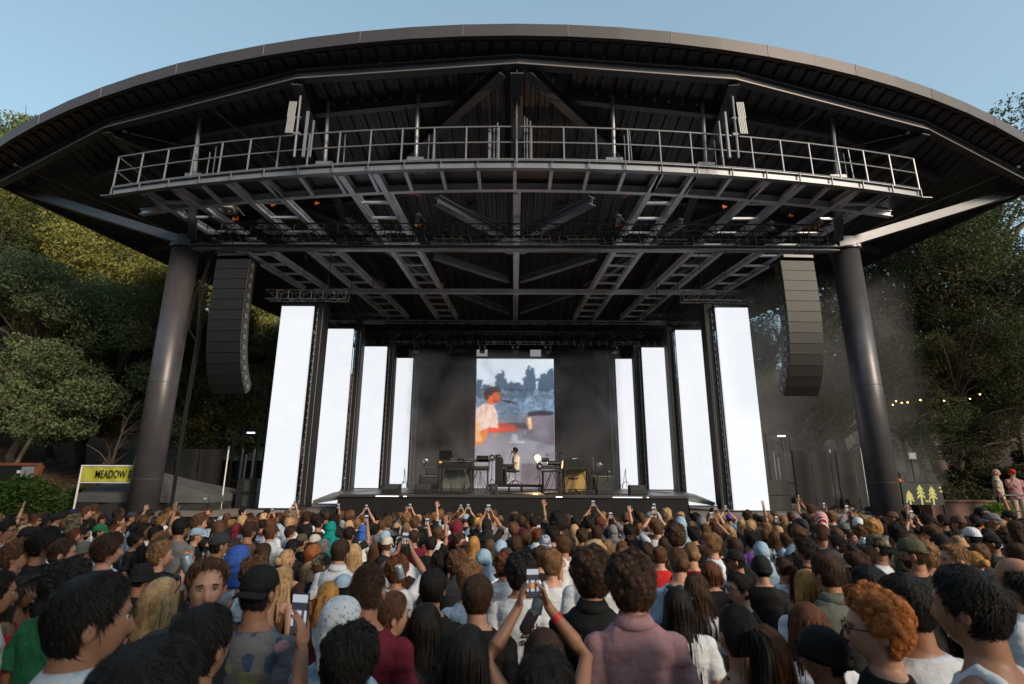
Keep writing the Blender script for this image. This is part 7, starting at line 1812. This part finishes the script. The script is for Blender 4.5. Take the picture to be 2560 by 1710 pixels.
# ---- right quarter
P('D', 845, 785, 560, -72, 'curly', 'ginger', 'fair', 'tee', 'black', acc='glasses', face=1, l='curly ginger-haired person with glasses in profile, bottom right')
P('D', 1585, 555, 500, -32, 'short', 'black', 'tan', 'tank', 'white', l='black-haired man in a white sleeveless top, large at the lower right')
P('D', 1180, 620, 375, -12, 'short', 'black', 'tan', 'tee', 'white', l='black-haired man in a white tee between the ginger and the sleeveless person')
P('D', 290, 590, 255, 8, 'vlong', 'golden', 'fair', 'tee', 'white', l='long golden-haired woman in a white top, right'); P('D', 265, 862, 340, 4, 'vlong', 'reddish brown', 'fair', 'tee', 'white', l='long dark red-haired woman below the golden-haired one, lower right')
P('D', 445, 1080, 400, -60, 'short', 'black', 'tan', 'tee', 'black', hat='beanie', hatc='black', acc='glasses', face=1, l='person in black beanie and glasses left of the ginger curls, bottom right'); P('D', 2090, 620, 360, -70, 'messy', 'black', 'tan', 'tee', 'black', acc='glasses', face=1, l='dark-haired man in glasses looking left, cut off by the right edge')
P('D', 452, 450, 250, -20, 'short', 'dark brown', 'tan', 'polo', 'grey-green', l='short dark-haired man in a grey-green collared shirt, right'); P('D', 865, 560, 265, -5, 'short', 'black', 'tan', 'tee', 'black'); P('D', 655, 598, 165, 0, 'curly', 'reddish brown', 'fair', 'tee', 'black'); P('D', 720, 460, 190, -5, 'messy', 'dark brown', 'tan', 'tee', 'black')
P('D', 845, 418, 155, 0, 'bob', 'dark brown', 'tan', 'tee', 'white'); P('D', 1540, 390, 220, -78, 'fade', 'light brown', 'fair', 'tee', 'black', l='light brown swept-back short hair, man facing left, right edge area', face=1); P('D', 1190, 345, 235, -50, 'short', 'dark brown', 'tan', 'tee', 'black', hat='cap', hatc='olive', beard=1, face=1, l='bearded man in an olive cap facing left, right')
P('D', 905, 315, 190, -40, 'short', 'black', 'tan', 'tee', 'white', hat='cap', hatc='olive', hatpat='camo', l='person in a camouflage cap and white tee with a can raised beside, right'); P('D', 2040, 470, 260, -30, 'bald', 'bald', 'tan', 'tee', 'white', l='bald tanned head at the right edge'); P('D', 295, 340, 185, -50, 'messy', 'black', 'tan', 'tee', 'black', face=1)
P('D', 572, 312, 150, -50, 'fade', 'black', 'tan', 'tee', 'black'); P('D', 415, 300, 130, -5, 'messy', 'dark brown', 'tan', 'tee', 'black'); P('D', 1432, 310, 150, -5, 'short', 'black', 'tan', 'tee', 'black', hat='beanie', hatc='black'); P('D', 1575, 330, 145, -10, 'short', 'blond', 'fair', 'tee', 'black', hat='bucket', hatc='tan')
P('D', 1850, 305, 150, -50, 'short', 'black', 'tan', 'tee', 'olive', hat='cap', hatc='black'); P('D', 1578, 225, 105, 178, 'short', 'brown', 'fair', 'tee', 'black', hat='bucket', hatc='brown', acc='shades', face=1, l='person facing the camera in dark sunglasses and brown hat, right'); P('D', 1565, 158, 110, -20, 'short', 'brown', 'tan', 'tee', 'black', hat='cap', hatc='brown')
P('D', 1715, 258, 125, -5, 'short', 'black', 'tan', 'tee', 'black', hat='cap', hatc='white'); P('D', 668, 290, 75, 165, 'short', 'brown', 'fair', 'tee', 'black', face=1, l='youth turned to face the camera below the right column'); P('D', 680, 28, 78, -80, 'messy', 'dark brown', 'fair', 'tee', 'black', face=1, l='young man in black standing above the crowd before the fence, facing left')
P('D', 348, 68, 75, -40, 'messy', 'brown', 'tan', 'tee', 'charcoal', pose='phone', l='brown-haired person with both arms raised filming below the right speakers'); P('D', 415, 128, 100, -20, None, 'black', 'fair', 'tee', 'navy', hat='hood', hatc='red', hatpat='stripe', l='person with a red and white striped hood up below the right speakers'); P('D', 440, 215, 115, -5, 'buzz', 'brown', 'tan', 'tee', 'black')
P('D', 868, 198, 125, -5, 'curly', 'golden', 'fair', 'tee', 'black'); P('D', 785, 250, 115, -5, 'curly', 'brown', 'fair', 'tee', 'black'); P('D', 758, 178, 90, -5, None, 'black', 'fair', 'hoodie', 'grey', hat='hood', hatc='white'); P('D', 820, 88, 62, 150, 'short', 'brown', 'fair', 'tee', 'black', hat='cap', hatc='charcoal', acc='shades', face=1)
P('D', 1035, 128, 95, -60, 'short', 'black', 'tan', 'tee', 'black', hat='cap', hatc='brown'); P('D', 1160, 118, 90, -50, 'messy', 'black', 'fair', 'tee', 'black', face=1); P('D', 1060, 232, 125, -5, 'messy', 'black', 'tan', 'tee', 'black'); P('D', 258, 250, 120, -5, 'fade', 'brown', 'tan', 'tee', 'black'); P('D', 95, 248, 90, -5, 'short', 'light brown', 'fair', 'tee', 'black', hat='cap', hatc='tan')
P('D', 28, 280, 105, 0, 'long', 'brown', 'fair', 'tee', 'white'); P('D', 48, 170, 62, 150, 'long', 'brown', 'fair', 'tee', 'black', face=1); P('D', 165, 305, 110, -5, 'messy', 'brown', 'fair', 'tee', 'black'); P('D', 600, 190, 75, -5, 'curly', 'light brown', 'fair', 'tee', 'black'); P('D', 612, 222, 92, -5, 'short', 'black', 'fair', 'tee', 'black', hat='cap', hatc='grey-green')
P('D', 1385, 240, 115, -5, 'messy', 'brown', 'tan', 'tee', 'black'); P('D', 1318, 150, 100, -40, 'messy', 'black', 'tan', 'tee', 'black'); P('D', 1445, 150, 88, -40, 'short', 'black', 'tan', 'tee', 'black'); P('D', 1205, 200, 85, -5, 'short', 'black', 'tan', 'tee', 'black', hat='beanie', hatc='navy')
P('D', 1870, 140, 110, -55, 'short', 'grey', 'tan', 'tee', 'olive', hat='cap', hatc='grey', pose='onhead', l='person in a grey flat cap with one hand on the head below the terrace'); P('D', 1885, 48, 72, 40, 'short', 'black', 'dark', 'jacket', 'orange', l='worker in black and orange standing just below the terrace'); P('D', 1760, 88, 85, -10, 'short', 'black', 'tan', 'tee', 'orange', hat='beanie', hatc='black')
P('D', 2010, 120, 95, -40, 'short', 'black', 'tan', 'tee', 'light blue', hat='cap', hatc='black'); P('D', 2060, 200, 150, -30, 'wavy', 'dark brown', 'tan', 'tee', 'black'); P('D', 2115, 330, 95, -70, 'short', 'black', 'brown', 'tee', 'black', face=1); P('D', 1690, 440, 150, -10, 'bun', 'golden', 'fair', 'tee', 'brown', l='person with a golden braided bun, right'); P('D', 548, 262, 100, -5, 'short', 'brown', 'fair', 'tee', 'black')
P('D', 1150, 305, 140, -5, 'short', 'brown', 'tan', 'tee', 'black'); P('D', 1035, 300, 90, -5, 'long', 'light brown', 'fair', 'tee', 'black'); P('D', 1465, 250, 90, -10, 'curly', 'black', 'tan', 'tee', 'purple'); P('D', 1300, 240, 95, -5, 'short', 'black', 'tan', 'tee', 'black', pat='check'); P('D', 720, 130, 85, -20, 'long', 'light brown', 'fair', 'tee', 'black')
P('D', 1715, 160, 90, -40, 'short', 'black', 'tan', 'tee', 'black'); P('D', 1950, 285, 120, -10, 'curly', 'dark brown', 'tan', 'tee', 'black'); P('D', 130, 200, 90, -5, 'long', 'light brown', 'fair', 'tee', 'black'); P('D', 530, 125, 75, -20, 'messy', 'light brown', 'fair', 'tee', 'black'); P('D', 300, 190, 90, -5, None, 'black', 'tan', 'hoodie', 'charcoal', hat='hood', hatc='charcoal')
P('D', 990, 390, 120, -5, 'short', 'black', 'tan', 'tee', 'black'); P('D', 105, 490, 130, -10, 'pony', 'dark brown', 'tan', 'tee', 'white', acc='headshades'); P('D', 660, 380, 110, -20, 'short', 'black', 'tan', 'tee', 'black', pat='check')

def solve(o):
    w = o.get('we') or W_eff(o['hair'], o.get('hat'), o['yaw']); zc = F * w / o['w']
    best = None
    for k in np.linspace(.78, 1.28, 41):
        z_ = zc * k; p = CAM_R @ Vector(((o['px'] - 1280) / F * z_, (855 - o['py']) / F * z_, -z_))
        H = p.z - ground_z(0, p.y); s = H / 1.775; s2 = min(1.09, max(.88, s)); err = abs(s - s2) * 4 + abs(k - 1) + abs(s - 1) * .25
        if best is None or err < best[0]: best = (err, p, s2, z_)
    _, p, s, z_ = best
    o['pos'] = Vector((p.x, p.y + 0 , p.z - 1.775 * s)); o['s'] = s; o['zc'] = z_
    return o
for o in PEOPLE: solve(o)
k_ = 0
for o in PEOPLE:
    if o['w'] < 31 and 'pose' not in o and 'l' not in o and o['py'] < 1330:
        k_ += 1
        if k_ % 4 == 0: o['pose'] = ('phone', 'phone1', 'phone', 'wave')[(k_ // 4) % 4]

# people between the ones picked out above: jittered rows filling the standing area
q = random.Random(12)
NEAR = [(o['px'], o['py'] + o['w'] * .6, o['w'] * .5, o['zc']) for o in PEOPLE]
XY = [(o['pos'].x, o['pos'].y) for o in PEOPLE]
fill = []
y = 4.9
pal_h = ['black'] * 10 + ['dark brown'] * 6 + ['brown'] * 6 + ['light brown'] * 3 + ['reddish brown'] * 2 + ['blond'] * 2 + ['golden'] * 2
pal_k = ['short'] * 6 + ['messy'] * 6 + ['curly'] * 4 + ['fade'] * 2 + ['long'] * 4 + ['wavy'] * 2 + ['bob'] * 2 + ['pony', 'bun']
pal_c = ['black'] * 8 + ['white'] * 6 + ['light blue'] * 3 + ['charcoal'] * 3 + ['light blue', 'grey', 'maroon', 'olive', 'brown', 'navy', 'cream']
while y < 16.2:
    half = min(13.1, y * 1.04 + .8); x = -half + q.uniform(0, .4)
    while x < half:
        X, Y = x + q.uniform(-.12, .12), y + q.uniform(-.16, .16); x += .50
        if not (abs(X) < 5.7 or Y < 15.9 or True): continue
        if Y > 15.6 and abs(X) > 11: continue
        s = q.uniform(.89, 1.0); g = ground_z(0, Y); px, py, zc = proj((X, Y + .02, g + 1.775 * s))
        if any((X - a) ** 2 + (Y - b) ** 2 < .40 ** 2 for a, b in XY): continue
        r = F * .19 / zc * .5; cy_ = py + r * 1.2
        if any((px - a) ** 2 + (cy_ - b) ** 2 < (.80 * (r + w)) ** 2 and zc < z2 for a, b, w, z2 in NEAR): continue
        XY.append((X, Y)); o = dict(px=px, py=py, w=2 * r, zc=zc, pos=Vector((X, Y, g)), s=s, yaw=q.gauss(0, 22) - X * 1.2, hair=q.choice(pal_k), hc=q.choice(pal_h), skin=q.choice(['fair', 'fair', 'tan', 'tan', 'tan', 'brown']), shirt=q.choice(['tee', 'tee', 'tee', 'tank', 'loose', 'polo', 'hoodie']), sc=q.choice(pal_c), hand=False)
        t_ = q.random()
        if t_ < .24: o['hat'] = q.choice(['cap', 'cap', 'backcap', 'beanie', 'hood', 'bandana', 'bucket']); o['hatc'] = q.choice(['black', 'black', 'navy', 'grey', 'light blue', 'cream', 'olive', 'charcoal', 'maroon'])
        if o.get('hat') == 'hood': o['shirt'] = 'hoodie'; o['sc'] = o['hatc']
        if q.random() < .05 and Y > 6: o['pose'] = q.choice(['phone', 'phone', 'wave', 'phone1', 'clap'])
        fill.append(o)
    y += .52
fill.sort(key=lambda o: o['zc'])
N_IND = 297
extra = fill[:max(0, N_IND - len(PEOPLE))]; rest = fill[len(extra):]
ALL = PEOPLE + extra
# labels that single each person out
seen = {}
for o in ALL:
    if 'l' in o: o['label'] = o['l']; continue
    seen.setdefault(describe(o) + ', ' + where(o['px'], o['py']), []).append(o)
ORD = ['leftmost', 'second from left', 'third from left', 'fourth from left', 'fifth from left', 'sixth from left', 'seventh from left']
for k, v in seen.items():
    v.sort(key=lambda o: o['px'])
    for i, o in enumerate(v): o['label'] = k if len(v) == 1 else k + ', ' + ORD[min(i, 6)]
GRP = 'people standing in the crowd'
OWN = []
for o in ALL:
    kw = {k: o[k] for k in ('pose', 'hat', 'hatc', 'acc', 'face', 'beard', 'pat', 'hatpat') if k in o}
    t = make_person(tuple(o['pos'] - Vector((0, .02, 0))), o['yaw'], o['s'], o['hair'], o['hc'], o['skin'], o['shirt'], o['sc'], label=o['label'], group=GRP, trousers=q.choice(['charcoal', 'navy', 'black', 'brown']), headroll=q.uniform(-.03, .03), **kw)
    o['obj'] = t
    if o.get('pose') in ('phone', 'phone1', 'phonelow'): OWN.append((o, t))
bpy.context.view_layer.update()
for o, t in OWN:
    lp = Vector((.165, .345, 1.665)) if o['pose'] == 'phonelow' else Vector((0, .285, 1.925)) if o['pose'] == 'phone' else Vector((.165, .315, 1.87))
    wp = t.matrix_world @ lp
    desc = o['label'].split(',')[0]
    if desc.startswith('woman raising'): desc = 'woman with the red wristband'
    desc = ' '.join(desc.split()[:6 if 'l' in o else 4])
    phone_at(wp, o['yaw'], 'phone raised by ' + desc.replace('person in', 'one in') + ' ' + ('' if o['hand'] and 'l' in o else where(o['px'], o['py']).split(' ', 2)[2]), s=o['s'])
# wristband, back print, cans held up
wb = next(o for o in ALL if o['label'].startswith('woman raising'))
MBw = MB(); a_, b_ = Vector((.27, .20, 1.56)), Vector((.085, .28, 1.80)); MBw.tube(a_.lerp(b_, .72), a_.lerp(b_, .82), .0335, .032, 14)
tag(MBw.build('wristband', mat('red_band', (.55, .03, .03), .5), wb['obj']))
pr = next(o for o in ALL if 'back print' in o['label'])
for k, (s_, z) in enumerate((('phithe', 1.285), ('2024', 1.235), ('orc', 1.185))):
    from_text('back_print', s_, .072, .0015, M_INK, pr['obj'], (.02, -.128 - .001 * k, z - .02), (PI / 2, 0, 0), .0015)
def can(px, py, zc, lab, tilt=0.2, dark=False):
    p = CAM_R @ Vector(((px - 1280) / F * zc, (855 - py) / F * zc, -zc))
    t = thing('drink_can', lab, 'can', p); t.rotation_euler = (.1, tilt, .2)
    MB().lathe((0, 0, -.06), [(.024, 0), (.032, .008), (.033, .014), (.033, .105), (.031, .114), (.027, .120), (.026, .119)], 20).build('can_body', mat('can_dark', (.05, .04, .045), .35, .4, var=.4, vscale=30) if dark else mat('can_blue', (.34, .42, .48), .3, .5, var=.3, vscale=30), t, smooth=True)
    MB().lathe((0, 0, .0585), [(.0262, 0), (.0262, .001), (.001, .0012)], 20).build('can_lid', M_CHROME, t)
can(640 + 1200 * K, 1240 + 635 * K, 4.6, 'silver drink can held up beside a filming phone, left of centre', -.3)
can(1280 + 215 * K, 1240 + 895 * K, 3.0, 'silver drink can held with the black phone by the woman with the wristband', .2)
can(1280 + 140 * K, 1240 + 1050 * K, 2.9, 'dark drink can pinched below the raised hands, in front of the printed tee', .5, True)
can(1920 + 790 * K, 1240 + 385 * K, 6.5, 'small silver can held up left of the camouflage cap')
can(0 + 1560 * K, 1240 + 565 * K, 3.6, 'silver drink can held by a hand near the clapping man', -.3)

# everyone further back than that reads as one mass
def far_mass():
    q = random.Random(77)
    mats = [SKIN['fair'], SKIN['tan'], HM['black'], HM['dark brown'], HM['brown'], HM['light brown'], HM['blond'], cloth('black'), cloth('white'), cloth('charcoal'), cloth('light blue'), cloth('maroon'), cloth('grey'), HM['reddish brown']]
    V, Fc, MI, n0 = [], [], [], 0
    d, f = sph_dirs(16, 12)
    head = head_r(d) + HC
    caps = []
    for kd in ('short', 'messy', 'curly'):
        p, m = cap_radius(d, kd, 9); caps.append(p * (1.0) + HC)
    P_, w_, N_ = strands('messy', 420, 2); sv, sf = ribbons(P_, w_ * 1.8, N_); sv = sv + HC
    T = MB(); T.loft([[(c[0] * 1.06, c[1] * 1.1, c[2]) for c in ellr((0, y_, z_), a_ + .012, b_ + .012, 10)] for z_, a_, b_, y_ in TORSO[::2] + [TORSO[-1]]])
    T.path([(.16, 0, 1.40), (.20, 0, 1.38), (.235, -.02, 1.12), (.225, .05, .9)], [.05, .06, .05, .035], 6); T.path([(-.16, 0, 1.40), (-.20, 0, 1.38), (-.235, -.02, 1.12), (-.225, .05, .9)], [.05, .06, .05, .035], 6)
    L = MB(); L.path([(.09, 0, .95), (.10, 0, .5), (.10, 0, 0)], [.10, .07, .05], 6); L.path([(-.09, 0, .95), (-.10, 0, .5), (-.10, 0, 0)], [.10, .07, .05], 6)
    lpv = np.concatenate(L.v)
    tv = np.concatenate(T.v)
    for o in rest:
        a = -rad(o['yaw']); R = np.array([[math.cos(a), -math.sin(a), 0], [math.sin(a), math.cos(a), 0], [0, 0, 1]]); s = o['s']; loc = np.array(o['pos'])
        hm = {'black': 2, 'dark brown': 3, 'brown': 4, 'light brown': 5, 'blond': 6, 'golden': 5, 'reddish brown': 13}[o['hc']]; cm = {'black': 7, 'white': 8, 'charcoal': 9, 'light blue': 10, 'maroon': 11, 'grey': 12}.get(o['sc'], 7)
        for v, ff, mi in ((head, f, 0 if o['skin'] == 'fair' else 1), (caps[q.randrange(3)], f, hm), (sv, sf.tolist(), hm), (tv, T.f, cm), (lpv, L.f, 9)):
            V.append((v * s) @ R.T + loc); Fc += [tuple(i + n0 for i in t) for t in ff]; MI += [mi] * len(ff); n0 += len(v)
    me = bpy.data.meshes.new('crowd'); me.from_pydata(np.concatenate(V).tolist(), [], Fc)
    for m in mats: me.materials.append(m)
    me.polygons.foreach_set('material_index', MI); me.polygons.foreach_set('use_smooth', [True] * len(Fc)); me.update()
    o = bpy.data.objects.new('crowd', me); C.objects.link(o)
    tag(o, 'dense far part of the standing crowd filling the floor up to the stage', 'crowd', kind='stuff')
if rest: far_mass()

# ---- people on stage and on the terrace
s0 = pix(1289, 1172, 20.5)
def pianist():
    key = ('seated', True); mb = MB()
    mb.loft([ellr((0, y + .02, z - .40), a, b) for z, a, b, y in TORSO]); mb.path([(0, -.012 + .02, 1.02), (0, .02, 1.10), (0, .035, 1.18)], [.066, .056, .056], 16)
    d, f = sph_dirs(48, 36); mb.add(head_r(d) + HC + np.array((0, .02, -.40)), f)
    for s in (-1, 1):
        sh, el, wr = Vector((s * .185, .02, 1.0)), Vector((s * .23, .06, .74)), Vector((s * .14, .34, .72))
        mb.path([sh, sh.lerp(el, .5), el, el.lerp(wr, .6), wr], [.055, .050, .042, .032, .026], 12); hand(mb, wr, (0, 1, -.1), (0, 0, -1), s, .4)
        mb.path([(s * .09, .02, .52), (s * .11, .22, .52), (s * .11, .42, .50), (s * .11, .42, .30), (s * .11, .38, .08)], [.098, .088, .062, .056, .042], 12); mb.ellipsoid((s * .11, .44, .035), (.045, .12, .035), 12, 8)
        mb.ellipsoid(HC + np.array((s * .079, .008, -.408)), (.009, .019, .031), 10, 8)
    body = remeshed('body', mb, .008, [None], 2)
    sm = MB(); sm.loft([ellr((0, y + .02, z - .40), a + .03, b + .03, 24) for z, a, b, y in TORSO[1:9]])
    for s in (-1, 1): sh, el = Vector((s * .17, .02, 1.0)), Vector((s * .23, .06, .74)); sm.path([sh, sh.lerp(el, .4), sh.lerp(el, .85)], [.075, .078, .08], 14)
    shirt = remeshed('shirt', sm, .01, [None], 3)
    tm = MB(); tm.loft([ellr((0, .0, .44), .17, .13), ellr((0, .0, .56), .175, .13), ellr((0, .01, .62), .16, .11)])
    for s in (-1, 1): tm.path([(s * .09, .02, .52), (s * .11, .22, .52), (s * .11, .42, .50), (s * .11, .43, .32), (s * .11, .39, .07)], [.11, .10, .085, .085, .09], 14)
    tr_ = remeshed('trousers', tm, .012, [None], 3)
    t = thing('person', 'seated pianist in a cream tee and dark trousers singing at the upright piano', 'person', (s0.x + .02, 20.6, PB), PI / 2)
    part('body', body, SKIN['tan'], t); part('shirt', shirt, cloth('cream'), t); part('trousers', tr_, cloth('charcoal'), t)
    h = part('hair', hair_mesh('short'), HM['black'], t); h.location = (0, .02, -.40)
    return t
pianist()
def stand(px, py, Y, yaw, lab, gz=None, **k):
    p = pix(px, py, Y); g = gz if gz is not None else p.z - 1.775
    make_person((p.x, Y, g), yaw, (p.z - g) / 1.775, label=lab, **k)
stand(2485, 1170, 17.9, 130, 'bald man in a beige polo shirt looking down on the terrace', -1.5, hair='bald', hc='bald', skin='fair', shirt='polo', sc_='beige', trousers='black', face=1)
stand(2527, 1172, 18.1, 200, 'man in a red cap and pink tee, hand at his face, on the terrace', -1.5, hair='short', hc='brown', skin='fair', shirt='tee', sc_='pink', hat='cap', hatc='red', pose='face', trousers='beige', face=1)
stand(2243, 1180, 18.6, -90, 'worker in an orange vest partly hidden behind the right steel column', -1.5, hair='short', hc='black', skin='tan', shirt='jacket', sc_='orange')

# ------------------------------------------------------------------ stage smoke drifting behind the screens and off to the right
def smoke(name, c, d, dens, lab, scale=.22, lo=.40, hi=.72, seed=0.0):
    o = MB().box(c, d).build(name, None)
    o.data.materials.clear()
    m = bpy.data.materials.new(name); m.use_nodes = True; nt = m.node_tree; nt.nodes.remove(nt.nodes['Principled BSDF'])
    v = nt.nodes.new('ShaderNodeVolumePrincipled'); v.inputs['Color'].default_value = (.90, .93, 1, 1); v.inputs['Anisotropy'].default_value = .2
    tc = nt.nodes.new('ShaderNodeTexCoord'); mp = nt.nodes.new('ShaderNodeMapping'); mp.inputs['Location'].default_value = (seed, seed, seed); n = nt.nodes.new('ShaderNodeTexNoise'); n.inputs['Scale'].default_value = scale; n.inputs['Detail'].default_value = 3; n.inputs['Distortion'].default_value = .8
    nt.links.new(tc.outputs['Object'], mp.inputs[0]); nt.links.new(mp.outputs[0], n.inputs['Vector'])
    r = nt.nodes.new('ShaderNodeMapRange'); r.inputs['From Min'].default_value = lo; r.inputs['From Max'].default_value = hi; r.inputs['To Max'].default_value = dens
    nt.links.new(n.outputs['Fac'], r.inputs['Value']); nt.links.new(r.outputs[0], v.inputs['Density']); nt.links.new(v.outputs[0], nt.nodes['Material Output'].inputs['Volume'])
    o.data.materials.append(m)
    return tag(o, lab, 'smoke', kind='stuff')
smoke('stage_smoke', (0, 24.9, 2.3), (9.7, 3.2, 6.6), .32, 'grey stage smoke hanging between the white screens', .45, .38, .70)
smoke('drifting_smoke', (12.3, 25.4, 3.8), (8.8, 9.0, 9.2), .14, 'grey smoke drifting from the stage into the trees on the right', .20, .30, .62, 3.1)
try:
    scene.cycles.volume_step_rate = 3.0
    scene.cycles.volume_max_steps = 48
    scene.cycles.volume_bounces = 0
except Exception:
    pass
